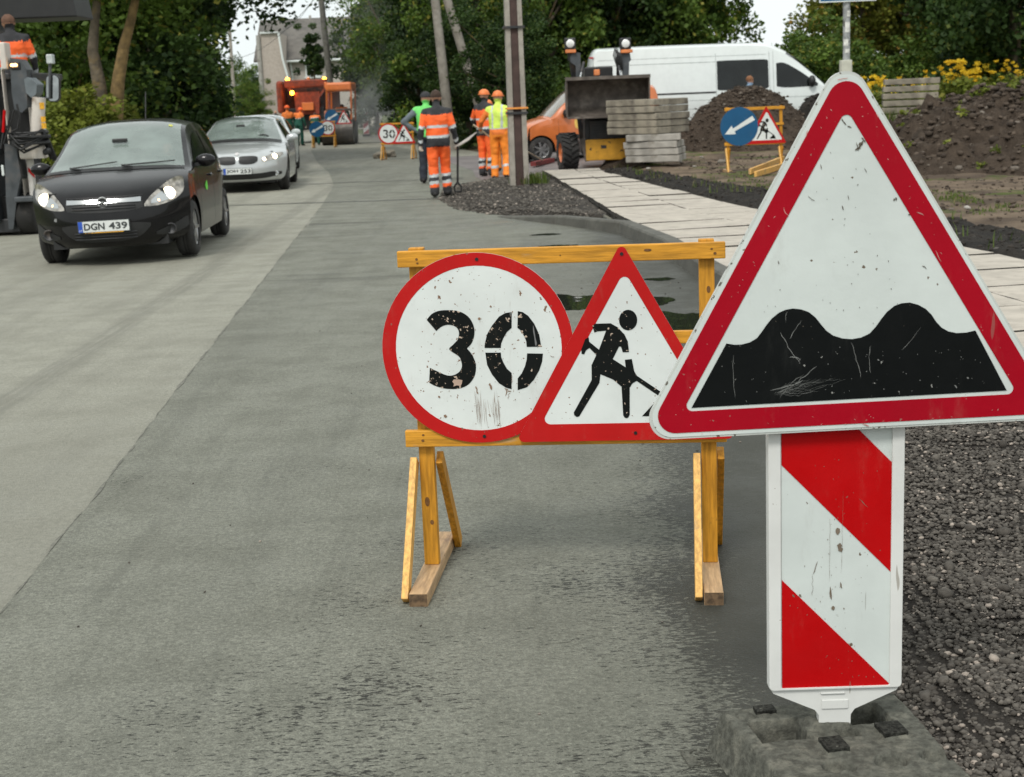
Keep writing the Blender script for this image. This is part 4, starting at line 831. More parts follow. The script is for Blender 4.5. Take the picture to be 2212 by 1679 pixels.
# ------------------------------------------------------------------ yellow wooden barriers
def q5d(x, y): dx, dy = x - 667, y - 714; return (.2 + .000554 * (dx - .04 * dy) / 1.0, .765 - .000555 * (dy + .04 * dx))
def q5t(x, y): dx, dy = x - 1505, y - 118; return (.660 + .00054 * (dx - .04 * dy), 1.079 - .000552 * (dy + .04 * dx))
THREE = [(378, 552), (405, 520), (440, 502), (490, 495), (560, 500), (615, 530), (645, 580), (650, 630), (635, 680), (607, 712), (640, 755), (658, 810), (650, 870), (615, 920), (560, 945), (490, 948), (430, 935), (388, 915), (393, 828), (440, 850), (490, 870), (530, 868), (565, 845), (578, 810), (565, 765), (540, 745), (505, 718), (530, 690), (555, 660), (562, 620), (545, 590), (505, 578), (465, 588), (432, 615)]
def smth(P, cuts): 
    out = []
    for a, b in zip(cuts[:-1], cuts[1:]): out += [tuple(q) for q in crv0(P[a:b + 1], 4)][:-1]
    return out
def crv0(P, k):
    P = np.array(P, float); n_ = len(P); out = []
    for i in range(n_ - 1):
        a, b, c, d = P[max(i - 1, 0)], P[i], P[i + 1], P[min(i + 2, n_ - 1)]
        for j in range(k):
            t = j / k; out.append(.5 * (2 * b + (c - a) * t + (2 * a - 5 * b + 4 * c - d) * t * t + (3 * b - a - 3 * c + d) * t ** 3))
    out.append(P[-1]); return out
THREE = smth(THREE + [THREE[0]], [0, 9, 17, 18, 25, 33, 34])
ZERO = [[(862, 500), (825, 507), (790, 528), (750, 580), (722, 630), (710, 680), (708, 708), (800, 706), (803, 680), (815, 650), (835, 615), (862, 590)], [(897, 495), (925, 500), (955, 520), (990, 565), (1018, 625), (1030, 695), (948, 698), (945, 665), (935, 640), (915, 605), (895, 590)],
        [(712, 735), (800, 733), (803, 760), (815, 790), (835, 825), (862, 850), (862, 943), (830, 935), (790, 910), (750, 860), (722, 805)], [(950, 735), (1040, 735), (1036, 780), (1020, 830), (990, 885), (950, 930), (897, 948), (897, 880), (920, 850), (938, 810), (948, 770)]]
MAN = [(1345, 575), (1360, 562), (1450, 558), (1490, 580), (1530, 620), (1550, 660), (1558, 720), (1522, 722), (1512, 690), (1500, 690), (1465, 762), (1540, 808), (1535, 765), (1575, 760), (1590, 830), (1605, 855), (1780, 968), (1770, 992), (1605, 885), (1580, 900), (1565, 925), (1568, 1080), (1560, 1098), (1550, 1102), (1538, 1098), (1530, 1085), (1518, 920), (1470, 880), (1395, 850), (1390, 900), (1282, 1085), (1275, 1097), (1260, 1102), (1245, 1090), (1243, 1075), (1345, 885), (1343, 800), (1370, 740), (1330, 700), (1310, 715), (1300, 738), (1285, 735), (1283, 710), (1305, 650), (1325, 640), (1328, 665), (1385, 710), (1425, 600), (1375, 605), (1358, 612)]
HEAP = [(1640, 1088), (1700, 1020), (1770, 960), (1800, 985), (1850, 1085)]
ARROW = [(-.77, -.39), (-.40, .06), (-.33, -.10), (.70, .53), (.83, .30), (-.24, -.24), (-.18, -.39)]
def sign_speed(parent, y, cx=.2, cz=.765, r=.304, fine=True, loc=None):
    f = lambda P: [(cx + (x - .2) * r / .304, cz + (z - .765) * r / .304) for x, z in P]
    o = MB().prism(circ(cx, cz, r), y - .003, y).build('speed_sign', K['rimg'], parent, bevel=.0008)
    MB().prism(circ(cx, cz, r * .88), y - .0042, y - .003).build('white_field', K['white'], o)
    MB().ring(circ(cx, cz, r * .998), circ(cx + .003, cz, r * .865), y - .0050, y - .003).build('red_ring', K['red'], o)
    MB().prism(f([q5d(*p) for p in THREE]), y - .0054, y - .0042).build('numeral_three', K['spray'], o)
    mb = MB(); [mb.prism(f([q5d(*p) for p in q]), y - .0054, y - .0042) for q in ZERO]; mb.build('numeral_zero', K['spray'], o)
    for a, b in ((.01, r * .93), (.01, -r * .93)): MB().cyl((cx + a, y - .0075, cz + b), (cx + a, y - .004, cz + b), .0055, n=10).build('screw', K['screw'], o)
    return o
def sign_works(parent, y, dx=0., dz=0., s=1.):
    T_ = lambda P: [((x - .66) * s + .66 + dx, (z - .77) * s + .77 + dz) for x, z in P]
    sh = lambda P, m: P
    base = [(.311, .463), (1.003, .463), (.660, 1.090)]
    o = MB().prism(T_(rpoly(base, .016, 5)), y - .003, y).build('road_works_sign', K['rimg'], parent, bevel=.0008)
    inn = [(.388, .515), (.940, .515), (.667, 1.008)]
    MB().prism(T_(inn), y - .0042, y - .003).build('white_field', K['white'], o)
    MB().ring(T_(rpoly(base, .015, 5)), T_(rpoly([(.392, .519), (.936, .519), (.667, 1.0)], .018, 5)), y - .0052, y - .003).build('red_border', K['red'], o)
    mb = MB(); mb.prism(T_([q5t(*p) for p in MAN]), y - .0056, y - .0042); mb.prism(T_([q5t(*p) for p in HEAP]), y - .00555, y - .0042)
    mb.prism(T_([q5t(1550 + 52 * math.cos(a * .2617), 538 + 58 * math.sin(a * .2617)) for a in range(24)]), y - .0056, y - .0042); mb.build('digging_man_symbol', K['spray'], o)
    for a, b in ((.660, 1.052), (.69, .487)):
        q = T_([(a, b)])[0]; MB().cyl((q[0], y - .0078, q[1]), (q[0], y - .004, q[1]), .0055, n=10).build('screw', K['screw'], o)
    return o
def sign_arrow(parent, y, cx=.2, cz=.765, r=.32):
    o = MB().prism(circ(cx, cz, r), y - .003, y).build('arrow_sign', K['blue'], parent, bevel=.0008)
    MB().prism([(cx + a * r, cz + b * r) for a, b in ARROW], y - .0045, y - .003).build('white_arrow', K['white'], o); return o
EG = MT('end_grain', (.12, .075, .04), .9, var=.5, scale=50)
def barrier(label, loc, rz, signs, group='yellow wooden sign barriers', s=1., mids=True, feet=True):
    t = thing('sign_barrier', label, 'barrier', loc, rz, group); t.scale = (s, s, s)
    MB().b6(-.042, .977, -.040, -.016, 1.027, 1.078).build('rail', K['wood'], t, bevel=.003)
    MB().b6(-.047, .975, -.040, -.016, .448, .502).build('rail', K['wood'], t, bevel=.003)
    if mids: MB().b6(.0, .96, -.038, -.016, .765, .805).build('rail', K['wood'], t, bevel=.003)
    for px in (.012, .918):
        MB().b6(px - .022, px + .026, -.014, .022, .045, 1.085).build('post', K['woodv'], t, bevel=.003)
        MB().b6(px - .028, px + .030, -.30, .36, .0, .045).build('foot', K['woodb'], t, bevel=.003)
        MB().b6(px - .027, px + .029, -.3015, -.300, .001, .044).build('end_grain', EG, [c for c in t.children if c.name.startswith('foot')][-1])
        MB().beam((px - .044, -.27, .012), (px - .037, -.012, .40), .022, .050).build('brace', K['woodp'], t, bevel=.002)
        MB().beam((px + .044, .33, .012), (px + .040, .020, .40), .022, .050).build('brace', K['woodv'], t, bevel=.002)
    for k in signs:
        if k == '30': sign_speed(t, -.042)
        if k == 'works': sign_works(t, -.050)
        if k == 'arrow': sign_arrow(t, -.052 if '30b' in signs else -.050)
        if k == 'works_behind': sign_works(t, -.042)
        if k == '30b': sign_speed(t, -.042, cx=.64, cz=.80)
    return t
p0 = gp(917, 1215, .05)
barrier('nearest yellow barrier carrying a chipped round 30 sign and a digging man triangle', (-.298, 4.545, 0), R(-5.83), ('30', 'works'))
nb = [o for o in bpy.data.objects if o.name.startswith('speed_sign')][-1]
kn = MT('wood_knot', (.13, .055, .012), .7, var=.4, scale=60); nr_ = {}
for (par, x, z, rx, rz2, y_) in (('rail', .02, 1.052, .004, .004, -.0412), ('rail', .022, 1.040, .0035, .003, -.0412), ('rail', .935, 1.058, .004, .003, -.0412), ('rail', .945, 1.044, .005, .004, -.0412), ('rail', .47, 1.052, .002, .002, -.0412), ('rail', .74, 1.060, .012, .004, -.0412), ('rail', .01, .470, .005, .004, -.0412), ('rail', .012, .488, .004, .003, -.0412)):
    pr_ = [o for o in nb.parent.children if o.name.startswith(par)][0 if z > .8 else 1]; MB().prism(circ(x, z, rx, 10, rz2), y_ - .0004, y_).build('nail_hole', kn, pr_)
for (k_, x, z, rx, rz2) in ((0, .022, .19, .006, .008), (0, .010, .26, .008, .016), (1, .925, .93, .006, .011), (1, .915, .70, .004, .006)):
    pr_ = [o for o in nb.parent.children if o.name.startswith('post')][k_]; MB().prism(circ(x, z, rx, 12, rz2), -.0154, -.015).build('knot', kn, pr_)
def dwig(a, b, n=6, amp=4):
    a, b = Vector(a), Vector(b); d = b - a; nn = Vector((-d.y, d.x)).normalized(); return [q5d(*(a + d * (i / n) + nn * q_.uniform(-amp, amp))) for i in range(n + 1)]
mb = MB(); mb.prism([q5d(*p_) for p_ in ((522, 905), (530, 893), (556, 892), (580, 896), (577, 915), (570, 930), (548, 926), (528, 934), (532, 918))], -.0482, -.0476); mb.build('bare_patch', MT('bare_primer', (.50, .36, .28), .8), nb)
mk = [(dwig((655, 930), (672, 975), 5, 4), .002), (dwig((735, 910), (745, 950), 5, 5), .003), (dwig((820, 945), (860, 960), 5, 8), .0014), (dwig((830, 935), (828, 985), 5, 8), .0014), (dwig((850, 960), (840, 1000), 5, 6), .0009), (dwig((440, 990), (452, 1000), 3, 2), .004), (dwig((470, 1105), (490, 1112), 3, 3), .004), (dwig((740, 465), (748, 475), 3, 2), .003), (dwig((672, 535), (682, 548), 3, 2), .004), (dwig((1080, 745), (1105, 755), 4, 3), .0014), (dwig((860, 860), (870, 900), 4, 4), .0009)]
for i in range(26): x = q_.uniform(640, 790); mk.append((dwig((x, q_.uniform(950, 1040)), (x + q_.uniform(5, 25), q_.uniform(1090, 1185)), 5, 1.5), q_.uniform(.00018, .00045)))
for i in range(120): x, z = 667 + q_.gauss(0, 190), 720 + q_.gauss(0, 210); (math.hypot(x - 667, z - 714) < 500) and mk.append((dwig((x, z), (x + q_.uniform(-5, 5), z + q_.uniform(-3, 6)), 3, 1), q_.uniform(.0005, .0018)))
marks('paint_chips', MT('chip_brown', (.22, .14, .09), .8), nb, -.0480, mk)
p = on(1571, 371); barrier('yellow barrier with a blue arrow disc and a works triangle before the soil heap', (p.x, p.y, p.z - .02), R(2), ('works_behind', 'arrow'), s=1.12)
p = gp(828, 346); barrier('barrier with a 30 sign partly hidden by the worker carrying a spade', (p.x, p.y, 0), R(-4), ('30', 'works'))
p = gp(677, 320); barrier('far barrier with a blue arrow disc overlapping a 30 sign near the roller', (p.x, p.y, 0), R(3), ('arrow', '30b'), mids=False)
# stones that weigh down the foot of the half hidden barrier
for (u, v, r, lb) in ((819, 343, .17, 'grey stone at the left foot of the half hidden barrier'), (842, 340, .19, 'pale stone at the right of that barrier foot'), (833, 336, .13, 'small dark stone between the two weighting stones')):
    p = gp(u, v); bm = bmesh.new(); bmesh.ops.create_icosphere(bm, subdivisions=3, radius=r)
    for q in bm.verts: q.co *= 1 + .45 * noise.noise(q.co * 7 + Vector((u, 0, 0))); q.co.z = q.co.z * .75 + r * .5
    me = bpy.data.meshes.new('stone'); bm.to_mesh(me); bm.free(); o = link_mesh('stone', me, K['slab']); o.location = (p.x, p.y, 0); tag(o, lb, 'stone', 'stones weighing down a barrier foot')
# loose timber feet beside the right barrier
for (a, b, lb) in (((1620, 377), (1692, 352), 'long yellow plank lying behind the arrow barrier'), ((1632, 383), (1700, 366), 'shorter yellow plank lying in front of the long one')):
    pa_, pb2 = on(*a), on(*b); MBx = MB(); MBx.beam(pa_ + Vector((0, 0, .05)), pb2 + Vector((0, 0, .09)), .10, .05)
    tag(MBx.build('timber_plank', K['woodp'], bevel=.004), lb, 'plank', 'yellow planks on the dirt')

def striped_post(label, loc, flip=False, rz=0, h=1.15, w_=.26, mirror=False):
    t = thing('striped_board', label, 'beacon', loc, rz, 'striped boards in the steam')
    MB().b6(-w_ / 2, w_ / 2, -.015, .015, .12, h).build('board', K['white'], t)
    mb = MB(); k = -1 if mirror else 1; P_ = []
    for z0 in (.15, .62, 1.08):
        z1 = z0 + .24; q = [(-k * w_ * .46, z0), (-k * w_ * .46, min(z1, h)), (k * w_ * .46, min(z1 - .22, h)), (k * w_ * .46, max(z0 - .22, .13))]
        mb.prism(q, -.019, -.015)
    mb.build('red_stripe', K['crim'], t); MB().b6(-.2, .2, -.2, .2, 0, .12).build('foot', K['black'], t, bevel=.02); return t
p = at(790, 262, 80); striped_post('narrow striped board standing in the steam, left one', (p.x, 80, .05), h=1.5, w_=.30, mirror=True)
p = at(855, 262, 68); striped_post('striped board in the steam above the 30 sign', (p.x, 68, .1), h=1.5, w_=.36)

# ------------------------------------------------------------------ poles, posts and wires
def pole_H(label, base, h, w_, rz=0, tilt=(0, 0)):
    t = thing('utility_pole', label, 'pole', base, rz, 'concrete utility poles', tilt)
    mb = MB(); mb.prism([(0, 0), (1, 0), (1, 1)], 0, 1) if False else None
    mb.v = []; t0, t1 = w_, w_ * .7
    def quad(x0, x1, y0, y1, m):
        vs = [(x0 * t0, y0 * t0, -.3), (x1 * t0, y0 * t0, -.3), (x1 * t0, y1 * t0, -.3), (x0 * t0, y1 * t0, -.3), (x0 * t1, y0 * t1, h), (x1 * t1, y0 * t1, h), (x1 * t1, y1 * t1, h), (x0 * t1, y1 * t1, h)]
        mb.add(vs, [(0, 1, 5, 4), (1, 2, 6, 5), (2, 3, 7, 6), (3, 0, 4, 7), (4, 5, 6, 7)], m)
    quad(-.5, -.22, -.45, .45, 0); quad(.22, .5, -.45, .45, 0); quad(-.22, .22, -.36, .36, 1)
    mb.build('shaft', [K['pole'], K['polew']], t, bevel=.008); return t
p = gp(1122, 396, .1); pt = pole_H('nearest concrete pole with a brown wet core and a tape tied round it', (p.x, p.y, .08), 7.5, .34, R(4))
mb = MB(); mb.b6(-.185, .185, -.17, .17, 2.72, 2.76); mb.build('clamp', K['dark'], pt)
mb = MB(); mb.b6(-.19, .19, -.175, .175, 1.33, 1.36); mb.build('tape', K['yellow_tape'], pt)
mb = MB(); mb.b6(-.185, .185, -.17, .17, 1.24, 1.28); mb.build('clamp', K['dark'], pt)
n_ = 40; gq = np.random.default_rng(3); tufts('grass', 'tuft of grass at the foot of the nearest concrete pole', 'grass', [(p.x + .2 + gq.normal() * .12, p.y + gq.normal() * .1, .09) for _ in range(26)], .08, .22, GL, 9, 8)
def lean_pole(label, u0, v0, u1, v1, Y_, r0, r1, mat, group, zb=-.2):
    a = at(u0, v0, Y_); b = at(u1, v1, Y_); d = (b - a); k = (a.z - zb) / d.z if d.z else 0; base = a - d * k; tp = b + d * .8
    t = thing('utility_pole', label, 'pole', (base.x, base.y, zb), 0, group)
    MB().tube([(0, 0, 0), tp - base], [r0, r1], 10).build('shaft', mat, t); return t, tp
lean_pole('pale leaning pole behind the worker in orange', 965, 225, 940, 0, 50, .19, .13, K['pole'], 'poles before the dark trees')
lean_pole('slanting strut pole propping the pale leaning pole', 984, 60, 966, 0, 50.3, .17, .15, K['pole'], 'poles before the dark trees')
tdp, ptop = lean_pole('dark weathered pole in front of the house roof', 710, 150, 694, 0, 78, .19, .14, MT('dark_pole', (.10, .095, .08), .9, var=.3), 'poles before the dark trees')
for (a, b, Y_, r, lb) in (((441, 245), (433, 155), 150, .14, 'far thin pole with a small white board'), ((456, 215), (452, 150), 175, .12, 'far thin pole, second from the left'), ((470, 205), (467, 145), 190, .11, 'far thin pole, third from the left'), ((508, 248), (501, 140), 125, .16, 'far pole standing right of the sky gap')):
    lp_, _t = lean_pole(lb, a[0], a[1], b[0], b[1], Y_, r, r * .8, K['pole'], 'distant poles at the road end')
    if 'board' in lb:
        q = at(441, 210, Y_) - lp_.location; MB().b6(q.x - .62, q.x + .62, q.y - .25, q.y - .18, q.z - .24, q.z + .24).build('board', K['trimw'], lp_)
mb = MB()
for (a, b, sag) in (((694, -30, 78), (560, 60, 115), 1.2), ((694, -20, 78), (433, 100, 150), 2.2)):
    A_, B_ = at(*a), at(*b); mb.tube([A_.lerp(B_, i / 14) - Vector((0, 0, sag * 4 * (i / 14) * (1 - i / 14))) for i in range(15)], .018, 4)
tag(mb.build('overhead_wire', K['black']), 'thin overhead wires running left from the dark pole', 'wire')
# gate posts at the left
for (u0, u1, v0, Y_, lb) in ((372, 395, 229, 44, 'pale concrete gate post above the hatchback roof'), (346, 357, 226, 46, 'thin dark gate post left of the pale one')):
    a, b = at(u0, v0, Y_), at(u1, v0, Y_); t = MB().b6(a.x, b.x, Y_, Y_ + .25, 0, a.z).build('gate_post', K['conc'] if u0 > 360 else K['bark'], bevel=.02); tag(t, lb, 'post', 'old gate posts')
# bus stop sign post
a = at(1828, 165, 26); t = thing('bus_stop_sign', 'metal post plastered with paper scraps carrying a blue sign', 'road sign', (a.x, 26, Tz(a.x, 26)))
zz = a.z - t.location.z
MB().tube([(0, 0, 0), (0, 0, zz + 2.3)], .062, 14).build('post', MT('post_grey', (.30, .31, .31), .6, var=.25, scale=11, dirt=(.12, .12, .11), da=.5, db=.6, ds=7), t)
MB().b6(-.105, .085, -.085, .085, zz - .15, zz + .28).build('concrete_sleeve', MT('sleeve', (.50, .50, .42), .8, var=.15), t, bevel=.01)
mb = MB()
for k, (z0, h_) in enumerate(((.52, .12), (.75, .18), (1.02, .1), (1.25, .15), (.40, .07))):
    P_ = [[(.065 * math.sin(a_ + .5 * (k % 3) - .4), -.065 * math.cos(a_ + .5 * (k % 3) - .4), zz + z0 + dz) for a_ in np.linspace(-.7, .7, 7)] for dz in (0, h_)]; mb.grid(P_)
mb.build('paper_notice', K['stick2'], t)
mb = MB(); mb.b6(-.50, .50, -.09, -.07, zz + 1.27, zz + 1.9); bs = mb.build('sign_panel', K['blue'], t)
MB().ring([(-.5, zz + 1.27), (.5, zz + 1.27), (.5, zz + 1.9), (-.5, zz + 1.9)], [(-.48, zz + 1.29), (.48, zz + 1.29), (.48, zz + 1.88), (-.48, zz + 1.88)], -.094, -.09).build('white_edge', K['trimw'], bs)

# ------------------------------------------------------------------ stacks of concrete slabs: every slab is a thing
def slab(name, label, c, sx, sy, h, rz, mat, seed, group):
    bm = bmesh.new(); bmesh.ops.create_cube(bm, size=1); bmesh.ops.scale(bm, vec=(sx, sy, h), verts=bm.verts)
    bmesh.ops.subdivide_edges(bm, edges=[e for e in bm.edges if abs((e.verts[0].co - e.verts[1].co).z) < .01], cuts=9, use_grid_fill=True)
    for q in bm.verts:
        e = max(abs(q.co.x) / sx, abs(q.co.y) / sy) * 2; nn = noise.noise(Vector((q.co.x * 5 + seed * 3, q.co.y * 5, q.co.z * 9))); q.co += Vector((q.co.x, q.co.y, 0)) * nn * .022
        if e > .99: q.co.z += nn * .007
    me = bpy.data.meshes.new(name); bm.to_mesh(me); bm.free(); o = link_mesh(name, me, mat, bevel=.014); o.location = c; o.rotation_euler = (0, 0, rz); return tag(o, label, 'concrete slab', group)
cnr = at(1409, 349, 30.2); th = R(40); rr_ = random.Random(8)
ordn = ['bottom', 'second', 'third', 'fourth', 'fifth', 'sixth', 'seventh', 'eighth', 'top']
zc = cnr.z - .03
for k in range(9):
    low = k < 4; s_ = 1.25 if not low else 1.12; hh = .133
    rz = -th + R(rr_.uniform(-2, 2)) if not low else R(-12 + rr_.uniform(-4, 4))
    if low: c = at(1415 + rr_.uniform(-3, 3), 330, cnr.y + .57)
    else: c = at(1401 + rr_.uniform(-3, 3), 300, cnr.y + .86)
    lb = ('bottom' if k == 0 else 'top' if k == 8 else ordn[k] + ' from the ground') + ' slab of the tall stack beside the loader'
    slab('concrete_slab', lb, (c.x, c.y, zc + .012 + hh / 2 + k * .1445), s_, s_, hh, rz, K['slabw'] if low else K['slab'], k, 'tall stack of concrete slabs')
c = at(1965, 250, 38.4); zb_ = Tz(c.x, 38.4)
for k in range(8):
    lb = ('bottom' if k == 0 else 'top' if k == 7 else ordn[k] + ' from the ground') + ' slab of the low stack behind the weedy heap'
    slab('concrete_slab', lb, (c.x + rr_.uniform(-.03, .03), 38.4, zb_ + .08 + k * (1.74 - zb_ - .16) / 7), 1.38, 1.38, .145, R(-14 + rr_.uniform(-2, 2)), K['slab'], k + 20, 'low stack of concrete slabs')
# rubble bits
mbp = []
g = np.random.default_rng(44)
for (u, v) in ((1470, 351), (1515, 342), (1400, 366), (1558, 352), (1500, 362), (1345, 371), (2010, 462), (2090, 452)):
    q = on(u, v); mbp.append((q.x, q.y, q.z + .02))
tag(stones('rubble', np.array(mbp), g.uniform(.05, .11, len(mbp)), K['slabw'], 6, flat=.5), 'pale broken concrete bits lying on the dirt', 'rubble', kind='stuff')

# ------------------------------------------------------------------ house
HY = 112
h0 = at(650, 250, HY); hs = thing('house', 'cream rendered house with a grey slate roof behind the orange truck', 'house', (h0.x, HY, 0))
def hp(u, v, Y_=HY): return at(u, v, Y_) - Vector((h0.x, HY, 0))
def hbox(u0, u1, v0, z1, y0, y1):
    a, b = hp(u0, v0), hp(u1, v0); return (a.x, b.x, y0, y1, z1, a.z)
mb = MB(); e0, e1 = hp(604, 131), hp(800, 131); mb.b6(e0.x - 1.2, e1.x, 0, 8, 0, e0.z - .05); mb.build('wall', K['wall'], hs)
rz_ = hp(660, 49).z + .4; mb = MB(); x0, x1 = e0.x - 1.9, e1.x + .3
n = NT('slate_roof'); wv = n.n('ShaderNodeTexWave'); wv.inputs['Scale'].default_value = 3.2; wv.bands_direction = 'X'; n.L(n.co, wv.inputs[0])
cc_ = n.mix(n.step(n.noise(1.5, 6, .6), .35, .65), (.115, .108, .098), (.185, .17, .15)); cc_ = n.mix(n.step(wv.outputs['Fac'], .1, .9, 0, .35), cc_, (.08, .075, .07)); n.bump(wv.outputs['Fac'], .03)
RF = n.set(cc_, .85)
mb.add([(x0, -.4, e0.z - .1), (x1, -.4, e0.z - .1), (x1, 4, rz_), (x0, 4, rz_), (x0, -.4, e0.z + .06), (x1, -.4, e0.z + .06), (x1, 4, rz_ + .16), (x0, 4, rz_ + .16)], [(0, 1, 2, 3), (4, 5, 6, 7), (0, 1, 5, 4), (0, 3, 7, 4), (1, 2, 6, 5)])
mb.add([(x0, 8.4, e0.z - .1), (x1, 8.4, e0.z - .1), (x1, 4, rz_), (x0, 4, rz_), (x0, 8.4, e0.z + .06), (x1, 8.4, e0.z + .06), (x1, 4, rz_ + .16), (x0, 4, rz_ + .16)], [(0, 1, 2, 3), (4, 5, 6, 7), (0, 1, 5, 4), (0, 3, 7, 4), (1, 2, 6, 5)])
rf = mb.build('roof', RF, hs)
q = hp(755, 31); MB().b6(q.x - .25, q.x + .25, 3.7, 4.2, rz_ - .3, rz_ + .6).build('chimney', K['conc'], rf)
q = hp(656, 47); MB().b6(q.x - .08, q.x + .08, 3.8, 4.1, rz_, rz_ + .35).build('chimney', K['conc'], rf)
P_ = [(hp(572, 76).x, hp(572, 76).z), (hp(611, 75).x, hp(611, 75).z), (hp(620, 130).x, hp(620, 130).z), (hp(634, 180).x, hp(634, 180).z), (hp(634, 180).x, .0), (hp(577, 180).x, .0)]
mb = MB(); mb.prism(P_, -2.2, 3); wing = mb.build('wall', MT('wing_render', (.40, .35, .305), .9, var=.08), hs)
mb = MB(); [mb.beam((a[0], -2.25, a[1] + .05), (b[0], -2.25, b[1] + .05), .12, .28) for a, b in ((P_[0], P_[1]), (P_[1], P_[2]), (P_[2], P_[3]))]; mb.build('verge_board', K['trimw'], wing)
a, b = hp(659, 138), hp(692, 165); wf = MB().ring([(a.x, a.z), (b.x, a.z), (b.x, b.z), (a.x, b.z)], [(a.x + .1, a.z - .1), (b.x - .1, a.z - .1), (b.x - .1, b.z + .1), (a.x + .1, b.z + .1)], -.12, -.02)
wf.b6((a.x + b.x) / 2 - .09, (a.x + b.x) / 2 + .09, -.115, -.02, b.z + .1, a.z - .1); wf.b6(a.x - .1, b.x + .1, -.2, -.02, b.z - .12, b.z - .01)
wo = wf.build('window', K['trimw'], hs); MB().b6(a.x + .1, b.x - .1, -.04, -.01, b.z + .1, a.z - .1).build('pane', K['glassd'], wo)
a = hp(628, 134); mb = MB(); mb.tube([(e0.x - 1, -.5, e0.z - .12), (e1.x, -.5, e0.z - .12)], .09, 8); mb.tube([(a.x, -.15, a.z), (a.x + .3, -.15, 0)], .06, 8); mb.build('gutter', K['trimw'], hs)
mb = MB(); q = hp(568, 80); mb.tube([(q.x, -2.3, q.z), (q.x, -2.3, 0)], .16, 8); tag(mb.build('gutter', K['conc'], hs))

